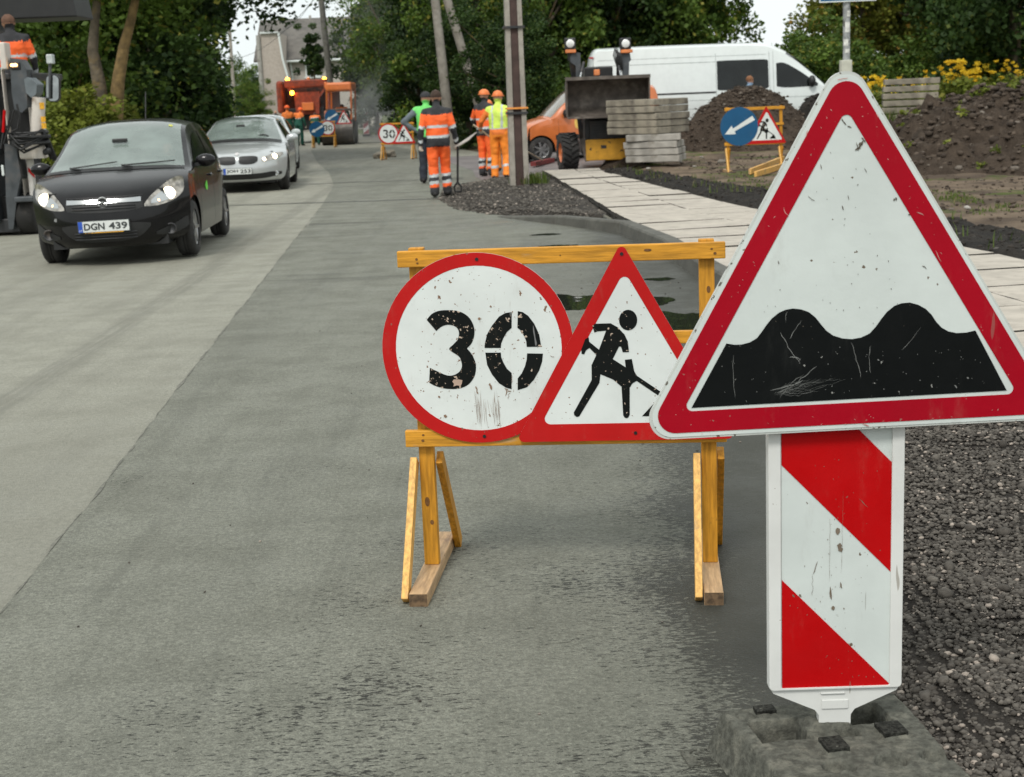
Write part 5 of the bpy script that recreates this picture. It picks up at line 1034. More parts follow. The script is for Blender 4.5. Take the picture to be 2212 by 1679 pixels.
# ------------------------------------------------------------------ road vehicles: nose at y = 0, tail at y = +L
def crv(P, k):       # Catmull-Rom through rows of numbers
    P = np.array(P, float); n_ = len(P); out = []
    for i in range(n_ - 1):
        a, b, c, d = P[max(i - 1, 0)], P[i], P[i + 1], P[min(i + 2, n_ - 1)]
        for j in range(k):
            t = j / k; q = .5 * (2 * b + (c - a) * t + (2 * a - 5 * b + 4 * c - d) * t * t + (3 * b - a - 3 * c + d) * t ** 3); out.append(q)
    out.append(P[-1]); return np.array(out)
class Car:
    """prof rows: y and z of the centre line, x, y and z of its side edge; front=index of the last fascia row"""
    def __init__(s, name, label, cat, prof, ifr, irear, paint, belt, sill, hw, wheels, wr, loc, rz, group=None, k=6, pw=2.6, tilt=(0, 0), ws=None):
        s.t = thing(name, label, cat, loc, rz, group, tilt); s.P = crv(prof, k); s.k = k; s.pw = pw; s.belt = belt; s.sill = sill; s.hw = hw; s.wheels = wheels; s.wr = wr
        s.fr = s.P[:ifr * k + 1]; s.up = s.P[ifr * k: irear * k + 1]
        yq = s.up[:, 3]; o = np.argsort(yq); s.uy, s.ux, s.uz = yq[o], s.up[o, 2], s.up[o, 4]
        s.y0, s.y1 = s.uy[0], s.uy[-1]; s.paint = paint
        mb = MB(); tt = np.linspace(-1, 1, 25)
        rows = [[s.top(p, t) for t in tt] for p in s.P]; vs_ = [q for r in rows for q in r]; fs_ = []
        for i in range(len(rows) - 1):
            for j in range(24):
                if ws and ws[0] * k <= i + .01 and i + 1 <= ws[1] * k + .01 and 1 <= j <= 22: continue
                fs_.append((i * 25 + j, i * 25 + j + 1, (i + 1) * 25 + j + 1, (i + 1) * 25 + j))
        mb.add(vs_, fs_, 0, True)
        ys = np.arange(s.y0, s.y1 + .001, .035); ys[-1] = s.y1
        for sg_ in (-1, 1):
            G_ = []
            for y in ys:
                zt = float(np.interp(y, s.uy, s.uz)); zb = s.bottom(y); be = min(s.beltz(y), zt - .01); col = []
                zs = list(np.linspace(zt, be, 5)) + list(np.linspace(be, zb, 10))[1:]
                G_.append([(sg_ * s.sx(y, z), y, z) for z in zs])
            mb.grid(G_)
        s.body = mb.build('body', paint, s.t)
        mb = MB(); L_ = s.P[-1][0]
        mb.b6(-hw * .72, hw * .72, s.y0 - .28, s.y1 + .2, sill - .03, belt - .12); mb.b6(-hw * .93, hw * .93, wheels[0] + wr + .06, wheels[1] - wr - .06, sill - .02, belt - .2)
        mb.build('underbody', K['black'], s.t)
        if ws:
            for sg_ in (-1, 1):
                for y_ in (s.y0 + 1.55, s.y0 + 2.35):
                    q = MB(); q.box((sg_ * hw * .44, y_ + .1, belt + .02), (.46, .14, .5), (-.2, 0, 0)); q.box((sg_ * hw * .44, y_ + .17, belt + .35), (.24, .10, .17), (-.2, 0, 0)); q.build('seat', K['seat'], s.t, bevel=.04)
            MB().b6(-hw * .8, hw * .8, s.y0 + .55, s.y0 + .85, belt - .15, belt + .02).build('dashboard', K['black'], s.t, bevel=.05)
            q = MB(); q.tube([(hw * .44 + .17 * math.cos(a * .5236), s.y0 + .98 - .05 * math.sin(a * .5236), belt + .03 + .16 * math.sin(a * .5236)) for a in range(13)], .014, 6); q.build('steering_wheel', K['black'], s.t)
            MB().box((0, s.y0 + .72, belt + .38), (.17, .02, .045)).build('interior_mirror', K['black'], s.t, bevel=.01)
        for wy in wheels:
            for sg_ in (-1, 1): s.wheel(sg_ * (hw - .115), wy, sg_)
    def beltz(s, y): return s.belt + .035 * (y - s.y0) / (s.y1 - s.y0)
    def bottom(s, y):
        z = s.sill
        for wy in s.wheels:
            ra = s.wr + .055
            if abs(y - wy) < ra: z = max(z, s.wr + math.sqrt(ra * ra - (y - wy) ** 2) * .98)
        return z
    def plan(s, y):
        a = (y - s.y0) / (s.y1 - s.y0); return s.hw * (1 - .035 * max(0, 1 - a / .18) ** 2 - .07 * max(0, (a - .7) / .3) ** 2)
    def sx(s, y, z):
        w_ = s.plan(y); be = s.beltz(y); zt = float(np.interp(y, s.uy, s.uz)); xt = float(np.interp(y, s.uy, s.ux))
        f = lambda zz: w_ * (.955 + .045 * math.sin(math.pi * min(1, max(0, (zz - s.sill) / (be - s.sill) * .78 + .12))))
        if zt <= be + .02:
            q = max(0, (z - (zt - .16)) / .16); return f(z) * (1 - q ** 2) + min(xt, f(z)) * q ** 2
        if z <= be: return f(z)
        u = (z - be) / (zt - be); return f(be) * (1 - u) + xt * u + .02 * math.sin(math.pi * u)
    def top(s, p, t, off=0.):
        a = abs(t) ** s.pw; b = abs(t) ** 3
        return (p[2] * t, p[0] + (p[3] - p[0]) * a - off * .7, p[1] + (p[4] - p[1]) * b + off * .7)
    def FS(s, x, z):
        best = None; P = s.fr; t = np.clip(np.abs(x) / P[:, 2], 0, 1)
        zz = P[:, 1] + (P[:, 4] - P[:, 1]) * t ** 3; yy = P[:, 0] + (P[:, 3] - P[:, 0]) * t ** s.pw
        o = np.argsort(zz); return float(np.interp(z, zz[o], yy[o]))
    def decal(s, name, mat, xs, lo, hi, off=.006, rows=4, parent=None, mirror=False):    # strip on the front fascia
        mb = MB()
        for sg_ in ((1, -1) if mirror == 2 else (1,)):
            G_ = [[(sg_ * x, s.FS(x, l + (h - l) * j / rows) - off, l + (h - l) * j / rows) for j in range(rows + 1)] for x, l, h in zip(xs, lo, hi)]
            mb.grid(G_)
        return mb.build(name, mat, parent or s.t)
    def fgrid(s, name, mat, poly, off=.006, parent=None, sgn=1, m=7):   # poly: list (x, zlo, zhi) resampled smoothly
        q = crv(poly, m); return s.decal(name, mat, sgn * q[:, 0], q[:, 1], q[:, 2], off, 5, parent)
    def sgrid(s, name, mat, poly, off=.005, parent=None, sides=(1,), m=5, rows=4):       # strip on the body side: (y, zlo, zhi)
        q = crv(poly, m); o = None
        for sg_ in sides:
            mb = MB(); mb.grid([[(sg_ * (s.sx(y, l + (h - l) * j / rows) + off), y, l + (h - l) * j / rows) for j in range(rows + 1)] for y, l, h in q]); o = mb.build(name, mat, parent or s.t)
        return o
    def patch(s, name, mat, a, b, t0, t1, off=.006, parent=None, t0b=None, t1b=None):    # strip of the upper shell from profile row a to b
        P = s.P[int(a * s.k): int(b * s.k) + 1]; n_ = len(P); mb = MB()
        mb.grid([[s.top(p, ((t0 + ((t0b if t0b is not None else t0) - t0) * i / (n_ - 1)) * (1 - j / 14) + (t1 + ((t1b if t1b is not None else t1) - t1) * i / (n_ - 1)) * j / 14), off) for j in range(15)] for i, p in enumerate(P)])
        return mb.build(name, mat, parent or s.t)
    def wheel(s, x, y, sg_, w_=.19):
        wh = bpy.data.objects.new('wheel', None); COL.objects.link(wh); wh.parent = s.t; wh.location = (x, y, s.wr); r = s.wr
        mb = MB(); mb.lathe([(r * .64, w_ * .5), (r * .9, w_ * .52), (r * .985, w_ * .40), (r, w_ * .3), (r, w_ * .12), (r - .008, w_ * .1), (r - .008, w_ * .05), (r, w_ * .03), (r, -w_ * .03), (r - .008, -w_ * .05), (r - .008, -w_ * .1), (r, -w_ * .12), (r, -w_ * .3), (r * .985, -w_ * .4), (r * .9, -w_ * .52), (r * .64, -w_ * .5)], 'x', n=36); mb.build('tyre', K['tyre'], wh)
        mb = MB(); k = sg_; mb.lathe([(r * .65, k * w_ * .44), (r * .6, k * w_ * .40), (r * .58, k * w_ * .1), (r * .1, k * w_ * .08), (.0, k * w_ * .08)], 'x', n=28)
        for i in range(7):
            a = i * 2 * math.pi / 7; mb.beam((k * w_ * .34, 0, 0), (k * w_ * .38, math.cos(a) * r * .62, math.sin(a) * r * .62), .03, .05)
        mb.lathe([(.0, k * w_ * .40), (.05, k * w_ * .40), (.06, k * w_ * .34)], 'x', n=14); mb.build('rim', K['alloy'], wh)
    def mirror_(s, y, z, sg_, mat, sz=(.21, .11, .14)):
        x = s.sx(y, z); mb = MB(); mb.beam((sg_ * (x - .03), y, z - .02), (sg_ * (x + .06), y + .02, z), .04, .07)
        c = (sg_ * (x + sz[0] * .5 + .01), y + .02, z + .03); mb.ball(c, (sz[0] * .55, sz[1] * .6, sz[2] * .52), 16); mb.build('wing_mirror', mat, s.t)
    def plate(s, txt, z, wd=.52, y=None, xc=0.):
        y = (min(s.FS(.0, z), s.FS(.0, z + .06), s.FS(.0, z - .05)) if y is None else y) - .034
        h = wd * .212; pl = MB().b6(xc - wd / 2 - .008, xc + wd / 2 + .008, y, y + .03, z - h / 2 - .006, z + h / 2 + .006).build('number_plate', K['ink'], s.t)
        MB().b6(xc - wd / 2, xc + wd / 2, y - .004, y, z - h / 2, z + h / 2).build('plate_field', K['plate'], pl)
        MB().b6(xc - wd / 2, xc - wd / 2 + wd * .085, y - .006, y - .004, z - h / 2, z + h / 2).build('blue_band', K['pblue'], pl)
        add_text('lettering', 'LT', xc - wd / 2 + .008, z - h / 2 + .01, wd * .055, .018, y - .0072, K['plate'], pl, .01)
        add_text('lettering', txt.split()[0], xc - wd / 2 + wd * .11, z - h * .33, wd * .41, h * .66, y - .0065, K['ink'], pl, .03)
        add_text('lettering', txt.split()[1], xc + wd / 2 - wd * .40, z - h * .33, wd * .37, h * .66, y - .0065, K['ink'], pl, .03)
        return y

# --- black hatchback
H_ = [(.10, .20, .68, .42, .23), (.025, .28, .78, .47, .29), (0, .42, .815, .50, .44), (.01, .55, .825, .50, .57), (.04, .66, .83, .50, .69), (.12, .765, .825, .52, .80),
      (.32, .865, .81, .62, .87), (.60, .945, .80, .80, .925), (.84, 1.00, .785, 1.0, .965), (1.22, 1.22, .715, 1.36, 1.15), (1.60, 1.43, .655, 1.72, 1.355), (1.95, 1.492, .64, 2.08, 1.415),
      (2.6, 1.505, .635, 2.6, 1.425), (3.2, 1.465, .62, 3.15, 1.385), (3.6, 1.39, .60, 3.45, 1.31), (3.82, 1.10, .68, 3.55, 1.04), (3.96, .88, .74, 3.60, .86), (4.0, .55, .77, 3.60, .55), (3.95, .28, .74, 3.60, .28)]
pf = gp(236, 572)
ca = Car('hatchback_car', 'black hatchback with lit headlamps leading the queue of cars', 'car', H_, 5, 16, K['opel'], .90, .22, .838, (.80, 3.30), .305, (-4.17, 15.1, .0), R(3.2), 'cars queuing towards the camera', tilt=(0, R(-.9)), ws=(8 + 1 / 3, 10.5))
ca.patch('windscreen', K['glass'], 8.1, 10.55, -.93, .93, .006)
ca.patch('wiper_cowl', K['black'], 7.75, 8.12, -.93, .93, .008)
mb = MB()
for x0, x1, t_ in ((-.50, .02, .0), (.08, .62, .01)):
    pa_ = ca.top(ca.P[int(8.15 * 6)], x0 / .8, .03); pb2 = ca.top(ca.P[int(8.18 * 6)], x1 / .76, .045); mb.tube([pa_, pb2], .008, 6); mb.tube([pa_, (pa_[0] + .12, pa_[1] - .05, pa_[2] - .02)], .012, 6)
mb.build('wiper', K['black'], ca.t)
ca.sgrid('side_window', K['glassd'], [(1.30, .93, 1.03), (1.55, .935, 1.17), (1.85, .94, 1.29), (2.25, .95, 1.335)], sides=(1, -1))
ca.sgrid('side_window', K['glassd'], [(2.33, .95, 1.34), (2.7, .955, 1.345), (3.0, .96, 1.32), (3.22, .99, 1.27)], sides=(1, -1))
ca.sgrid('door_gap', K['black'], [(1.25, .32, .92), (1.258, .32, .92)], .002, sides=(1, -1)); ca.sgrid('door_gap', K['black'], [(2.29, .28, .94), (2.298, .28, .94)], .002, sides=(1, -1))
mb = MB(); [mb.ball((ca.sx(y, .82) + .02, y, .82), (.02, .09, .018), 10) for y in (2.12, 3.05)]; mb.build('door_handle', K['opel'], ca.t)
ca.mirror_(1.28, .98, 1, K['opel']); ca.mirror_(1.28, .98, -1, K['opel'])
for sg_ in (1, -1):
    hl = ca.fgrid('headlight', K['lens'], [(.415, .605, .63), (.47, .60, .70), (.55, .605, .775), (.635, .625, .84), (.71, .66, .88), (.765, .71, .885), (.785, .76, .86)], .010, None, sg_)
    ca.fgrid('chrome_reflector', K['chrome'], [(.48, .63, .66), (.56, .635, .73), (.65, .66, .77), (.70, .70, .76)], .014, hl, sg_)
    y_ = ca.FS(.645, .715); MB().ball((sg_ * .645, y_ - .008, .718), (.070, .028, .066), 14).build('lit_bulb', K['lit'], hl)
    y_ = ca.FS(.55, .66); MB().ball((sg_ * .535, y_ - .006, .65), (.028, .015, .026), 10).build('side_bulb', K['sidelit'], hl)
    ca.fgrid('lower_intake', K['black'], [(.50, .30, .33), (.58, .29, .36), (.68, .30, .40), (.77, .34, .45), (.80, .37, .46)], .008, None, sg_)
    y_ = ca.FS(.64, .34); f_ = MB(); f_.lathe([(.058, 0), (.062, -.02), (.05, -.024), (.042, -.006), (0, -.004)], 'y', (sg_ * .64, y_ - .012, .345), 20); f_.build('fog_lamp', K['dark'], ca.t)
ca.fgrid('bonnet_gap', K['black'], [(-.40, .722, .727), (-.2, .720, .725), (0, .719, .724), (.2, .720, .725), (.40, .722, .727)], .004)
ca.fgrid('upper_grille', K['black'], [(-.40, .60, .665), (-.3, .575, .672), (0, .565, .675), (.3, .575, .672), (.40, .60, .665)], .006)
mb = MB()
for zz in (.605, .632): q = [(x, ca.FS(x, zz) - .016, zz) for x in np.linspace(-.33, .33, 9)]; mb.tube(q, .0055, 5)
mb.build('grille_slat', K['dark'], ca.t)
ca.fgrid('chrome_bar', K['chrome'], [(-.385, .660, .708), (-.2, .662, .702), (0, .662, .702), (.2, .662, .702), (.385, .660, .708)], .020)
yb = ca.FS(0, .68) - .022
mb = MB(); mb.lathe([(.052, .0), (.057, -.010), (.047, -.012), (.043, -.0), ], 'y', (0, yb, .672), 28); mb.prism([(-.046, .664), (-.004, .670), (-.012, .662), (.048, .680), (.004, .674), (.012, .684)], yb - .012, yb - .002); mb.build('badge', MT('badge_metal', (.42, .43, .43), .3, coat=.5), ca.t)
MB().cyl((0, yb + .002, .672), (0, yb - .001, .672), .045, n=24).build('badge_field', K['black'], ca.t)
ca.fgrid('lower_grille', K['black'], [(-.46, .40, .43), (-.36, .31, .445), (-.2, .265, .45), (0, .26, .45), (.2, .265, .45), (.36, .31, .445), (.46, .40, .43)], .007)
mb = MB()
for zz in (.295, .325, .355): q = [(x, ca.FS(x, zz) - .014, zz) for x in np.linspace(-.32, .32, 9)]; mb.tube(q, .007, 5)
mb.build('grille_slat', K['dark'], ca.t)
yp = ca.plate('DGN 439', .43); MB().b6(-.2, .2, yp - .002, yp + .02, .362, .372).build('plate_holder', K['yelm'], ca.t)
ca.patch('windscreen_sticker', MT('sticker_yellow', (.6, .6, .1), .5), 10.15, 10.32, .74, .80, .011)
y_ = ca.FS(-.53, .52); MB().cyl((-.53, y_, .505), (-.53, y_ - .008, .505), .018, n=12).build('tow_eye_cap', K['alloy'], ca.t)
MB().tube([(0, 2.9, 1.47), (.0, 3.1, 1.83)], .006, 5).build('aerial', K['black'], ca.t)
ca.sgrid('green_sticker', MT('sticker_green', (.15, .7, .06), .5), [(1.62, .68, .72), (1.74, .66, .76), (1.80, .70, .77)], .006, sides=(1,))

# --- silver saloon
B_ = [(.14, .19, .74, .44, .21), (.04, .27, .84, .50, .28), (0, .42, .89, .54, .44), (.01, .55, .905, .56, .56), (.05, .68, .91, .58, .68), (.18, .775, .90, .62, .77),
      (.50, .865, .88, .85, .84), (.95, .935, .86, 1.1, .885), (1.35, .985, .84, 1.45, .92), (1.85, 1.22, .74, 1.95, 1.13), (2.35, 1.41, .63, 2.42, 1.32), (2.8, 1.462, .60, 2.8, 1.385),
      (3.2, 1.46, .60, 3.2, 1.38), (3.7, 1.40, .60, 3.6, 1.31), (4.2, 1.15, .70, 4.1, 1.08), (4.5, 1.07, .80, 4.5, .98), (4.85, 1.02, .84, 4.7, .93), (4.9, .6, .86, 4.72, .6), (4.85, .28, .82, 4.72, .28)]
def saloon(name, label, loc, rz, paint, plate, lit=True, detail=True):
    b = Car(name, label, 'car', B_, 5, 16, paint, .90, .20, .915, (.86, 3.78), .335, loc, rz, 'cars queuing towards the camera', k=5, ws=(8.2, 10.6))
    b.patch('windscreen', K['glass'], 8.15, 10.6, -.94, .94, .006)
    b.patch('wiper_cowl', K['black'], 7.95, 8.2, -.92, .92, .007)
    b.sgrid('side_window', K['glassd'], [(1.75, .93, 1.0), (2.1, .935, 1.15), (2.5, .94, 1.29), (2.85, .95, 1.33)], sides=(1, -1)); b.sgrid('side_window', K['glassd'], [(2.93, .95, 1.33), (3.4, .955, 1.31), (3.8, .97, 1.2), (4.0, .98, 1.05)], sides=(1, -1))
    b.mirror_(1.72, .98, 1, paint, (.22, .12, .15)); b.mirror_(1.72, .98, -1, paint, (.22, .12, .15))
    for sg_ in (1, -1):
        hl = b.fgrid('headlight', K['lens'], [(.46, .60, .63), (.54, .60, .69), (.65, .615, .735), (.77, .655, .75), (.84, .70, .745)], .010, None, sg_)
        if lit:
            for (x, z, r) in ((.68, .68, .055), (.50, .635, .032)):
                y_ = b.FS(x, z); MB().ball((sg_ * x, y_ - .008, z), (r, .03, r * .95), 12).build('lit_bulb', K['lit'], hl)
        b.fgrid('kidney_grille', K['black'], [(.03, .585, .675), (.06, .560, .705), (.18, .548, .712), (.30, .560, .708), (.37, .60, .69), (.385, .64, .665)], .008, None, sg_)
        mb = MB(); [mb.tube([(sg_ * x, b.FS(x, .585) - .012, .585), (sg_ * x, b.FS(x, .675) - .012, .675)], .004, 4) for x in np.linspace(.06, .35, 11)]; mb.build('grille_bar', K['dark'], b.t)
        y_ = b.FS(.70, .33); mb = MB(); mb.lathe([(.05, 0), (.052, -.015), (.03, -.012), (0, -.01)], 'y', (sg_ * .70, y_ - .010, .34), 18); mb.build('fog_lamp', K['chrome'], b.t)
    b.fgrid('lower_intake', K['black'], [(-.80, .33, .38), (-.6, .285, .39), (-.4, .265, .37), (0, .26, .365), (.4, .265, .37), (.6, .285, .39), (.80, .33, .38)], .007)
    b.fgrid('chin_spoiler', K['black'], [(-.78, .195, .225), (-.4, .19, .215), (0, .19, .21), (.4, .19, .215), (.78, .195, .225)], .01)
    b.plate(plate, .425)
    mb = MB(); mb.cyl((0, b.FS(0, .74) + .0, .745), (0, b.FS(0, .74) - .014, .755), .036, n=20); mb.build('badge', K['alloy'], b.t)
    return b
p = gp(505, 415); bm_ = saloon('saloon_car', 'silver saloon with twin dark grilles right behind the black hatchback', (-5.15, 28.3, 0), R(5), K['silver'], 'JOH 253')
c3 = saloon('saloon_car', 'pale silver car mostly hidden behind the silver saloon', (-6.12, 36.0, 0), R(5), K['vanw'], 'KLM 704')
bm_.t.scale = (1.03, 1, 1)
# dark estate further back
c4 = Car('estate_car', 'dark green car far behind the queue with a silver roof edge', 'car', H_, 5, 16, K['dkcar'], .90, .22, .862, (.80, 3.30), .305, (at(449, 255, 62).x - .1, 62.0, .03), R(10), 'cars queuing towards the camera', k=3)
c4.patch('windscreen', K['glassd'], 8.15, 10.6, -.93, .93, .006); c4.patch('roof_edge', K['silver'], 10.75, 11.4, -.97, .97, .008)
for sg_ in (1, -1): c4.fgrid('headlight', K['lens'], [(.47, .625, .66), (.61, .625, .78), (.80, .76, .85)], .010, None, sg_)

# --- orange leisure van behind the loader, nose to the left
O_ = [(.10, .22, .74, .40, .24), (.02, .30, .82, .44, .32), (0, .48, .84, .46, .5), (.02, .62, .85, .48, .64), (.06, .76, .85, .50, .77), (.16, .86, .84, .54, .86),
      (.45, .97, .82, .70, .95), (.85, 1.08, .80, .98, 1.04), (1.02, 1.14, .79, 1.12, 1.08), (1.38, 1.48, .72, 1.48, 1.40), (1.72, 1.76, .67, 1.82, 1.68), (2.0, 1.83, .66, 2.1, 1.76),
      (2.8, 1.86, .66, 2.8, 1.79), (3.6, 1.84, .66, 3.6, 1.77), (3.98, 1.78, .68, 3.88, 1.70), (4.06, 1.3, .76, 3.98, 1.26), (4.12, .95, .80, 4.0, .95), (4.13, .55, .82, 4.0, .55), (4.1, .3, .80, 4.0, .3)]
p = gp(1150, 350)
ov = Car('small_van', 'orange panel van parked behind the loader, nose pointing left', 'van', O_, 5, 16, K['orangep'], 1.05, .25, .86, (.82, 3.52), .31, (.02, 37.6, .02), R(-79), k=5)
ov.patch('windscreen', K['glass'], 8.1, 10.5, -.94, .94, .006); ov.sgrid('side_window', K['glass'], [(1.42, 1.08, 1.18), (1.65, 1.085, 1.40), (1.9, 1.09, 1.60), (2.35, 1.10, 1.64)], sides=(1, -1))
ov.sgrid('rubbing_strip', K['black'], [(1.2, .55, .66), (3.1, .55, .66)], .014, sides=(1, -1), m=12); ov.sgrid('door_gap', K['black'], [(1.28, .35, 1.05), (1.287, .35, 1.05)], .003, sides=(1, -1)); ov.sgrid('door_gap', K['black'], [(2.42, .35, 1.7), (2.427, .35, 1.7)], .003, sides=(1, -1))
ov.mirror_(1.45, 1.16, 1, K['black'], (.2, .14, .2)); ov.mirror_(1.45, 1.16, -1, K['black'], (.2, .14, .2)); ov.fgrid('front_bumper', K['black'], [(-.8, .30, .48), (0, .28, .5), (.8, .30, .48)], .01)
lg = ov.sgrid('door_lettering_panel', MT('sticker_gold', (.70, .47, .10), .5), [(1.70, .92, 1.0), (1.76, .80, 1.03), (2.1, .78, 1.03), (2.25, .82, 1.03)], .007, sides=(1,))
for sg_ in (1, -1): ov.fgrid('headlight', K['lens'], [(.52, .66, .80), (.66, .66, .84), (.80, .70, .85)], .012, None, sg_)

# --- long white high-roof van, nose to the right, seen from its right side
W_ = [(.08, .30, .80, .45, .32), (.02, .42, .92, .52, .44), (0, .60, .95, .55, .62), (.02, .75, .96, .56, .78), (.06, .90, .96, .58, .92), (.14, 1.02, .955, .62, 1.03),
      (.42, 1.15, .94, .74, 1.13), (.72, 1.27, .92, .92, 1.22), (.88, 1.36, .90, 1.02, 1.30), (1.30, 1.80, .86, 1.42, 1.72), (1.78, 2.26, .80, 1.90, 2.16), (2.25, 2.56, .77, 2.35, 2.45),
      (2.8, 2.70, .76, 2.85, 2.60), (4.5, 2.73, .76, 4.5, 2.63), (6.6, 2.72, .76, 6.6, 2.62), (7.1, 2.62, .76, 7.02, 2.54), (7.25, 1.9, .84, 7.14, 1.88), (7.32, 1.2, .92, 7.16, 1.2), (7.34, .6, .94, 7.16, .6)]
vz = Tz(9, 47)
wv_ = Car('panel_van', 'long white high-roofed van with a dark sliding door window', 'van', W_, 5, 18, K['vanw'], 1.35, .38, .985, (1.02, 5.0), .35, (10.12, 41.4, .34), R(90), k=4); wv_.t.scale = (1, 1.06, .945)
wv_.beltz = lambda y: 1.35
wv_.patch('windscreen', K['glassd'], 8.1, 10.6, -.95, .95, .006)
wv_.sgrid('side_window', K['glassd'], [(1.30, 1.40, 1.47), (1.5, 1.39, 1.62), (1.8, 1.38, 1.86), (2.15, 1.38, 2.08), (2.37, 1.42, 2.08)], .008, sides=(-1, 1), rows=6)
wv_.sgrid('sliding_door_window', K['glassd'], [(2.58, 1.48, 2.12), (2.63, 1.38, 2.20), (3.1, 1.37, 2.21), (3.84, 1.37, 2.21), (3.88, 1.45, 2.16)], .008, sides=(-1,), rows=6)
GR = MT('van_groove', (.30, .33, .32), .6)
for ys_, (z0, z1) in (((2.62, 7.0), (2.34, 2.352)), ((2.9, 7.0), (2.18, 2.195)), ((1.2, 7.0), (1.10, 1.112)), ((2.75, 7.1), (.86, .872))): wv_.sgrid('body_crease', GR, [(ys_[0], z0, z1), (ys_[1], z0, z1)], .004, sides=(-1,), m=24, rows=1)
for y_ in (2.44, 2.54, 3.93): wv_.sgrid('door_gap', GR, [(y_, .5, 2.42), (y_ + .012, .5, 2.42)], .004, sides=(-1,), m=1, rows=20)
wv_.sgrid('sliding_door_rail', K['black'], [(3.95, 1.30, 1.345), (5.6, 1.30, 1.345)], .012, sides=(-1,), m=14, rows=1)
wv_.sgrid('sill_moulding', K['dark'], [(1.5, .38, .50), (4.55, .38, .50)], .01, sides=(-1,), m=20, rows=1)
wv_.mirror_(1.45, 1.50, 1, K['black'], (.2, .16, .32)); wv_.mirror_(1.45, 1.50, -1, K['black'], (.2, .16, .32))
mb = MB(); mb.ball((-(wv_.sx(2.45, 1.2) + .02), 2.45, 1.22), (.02, .12, .03), 10); mb.build('door_handle', K['black'], wv_.t)
MB().b6(-.75, -.66, 7.10, 7.20, 2.42, 2.46).build('rear_marker_lamp', K['redb'], wv_.t)

# ------------------------------------------------------------------ wheel loader with a raised bucket
LY = 32.0; lz = Tz(2.0, 32) + .02; lo = at(1308, 360, LY); ld = thing('wheel_loader', 'small orange and black loader holding its steel bucket up', 'loader', (lo.x, LY, lz))
def lq(u, v, Y_=LY): q = at(u, v, Y_); return Vector((q.x - lo.x, Y_ - LY, q.z - lz))
for (u, sgn) in ((1227, -1), (1389, 1)):
    c = lq(u, 332); wh = bpy.data.objects.new('wheel', None); COL.objects.link(wh); wh.parent = ld; wh.location = (c.x, .1, .42); wh.rotation_euler = (0, 0, R(9))
    mb = MB(); r = .42; mb.lathe([(.22, .17), (.36, .185), (.395, .165), (.395, -.165), (.36, -.185), (.22, -.17)], 'x', n=30)
    for i in range(20):
        a = i * math.pi / 10
        for sg_ in (-1, 1):
            a2 = a + (.16 if sg_ > 0 else 0); rm = Matrix.Rotation(a2, 3, 'X') @ Matrix.Rotation(sg_ * .5, 3, 'Z'); mb.box((sg_ * .085, math.cos(a2 + math.pi / 2) * .40 * 1, math.sin(a2 + math.pi / 2) * .40), (.19, .05, .05), rm)
    mb.build('tyre', K['tyre'], wh); MB().lathe([(.22, .16 * sgn), (.20, .10 * sgn), (.08, .08 * sgn), (.08, .14 * sgn), (0, .14 * sgn)], 'x', n=20).build('rim', K['orangep'], wh)
a, b = lq(1262, 254), lq(1370, 302)
mb = MB(); mb.b6(a.x, b.x, .0, 2.4, b.z, a.z + .2); mb.b6(a.x + .1, b.x - .1, -.1, 0, b.z + .02, a.z - .05); mb.b6(a.x - .05, b.x + .05, .5, 2.6, .35, b.z); mb.build('engine_body', K['black'], ld, bevel=.03)
mb = MB(); [mb.b6(a.x + .12, b.x - .12, -.115, -.1, b.z + .05 + i * .05, b.z + .065 + i * .05) for i in range(8)]; mb.build('radiator_grille', K['dark'], ld)
a, b = lq(1264, 302), lq(1352, 344); pp = MB().b6(a.x, b.x, -.16, -.08, b.z, a.z).build('counterweight_plate', K['yelm'], ld, bevel=.02)
MB().b6(-.10, .02, -.166, -.16, (a.z + b.z) / 2 + .03, (a.z + b.z) / 2 + .10).build('name_plate', K['dark'], pp)
a, b = lq(1256, 300), lq(1268, 350); MB().beam((a.x + .02, -.05, a.z), (b.x + .02, -.1, b.z + .02), .13, .1).build('stabiliser', K['bucket'], ld)
a, b = lq(1268, 143), lq(1331, 163); MB().b6(a.x, b.x, .9, 2.0, b.z - .25, a.z).build('bonnet', K['black'], ld, bevel=.03)
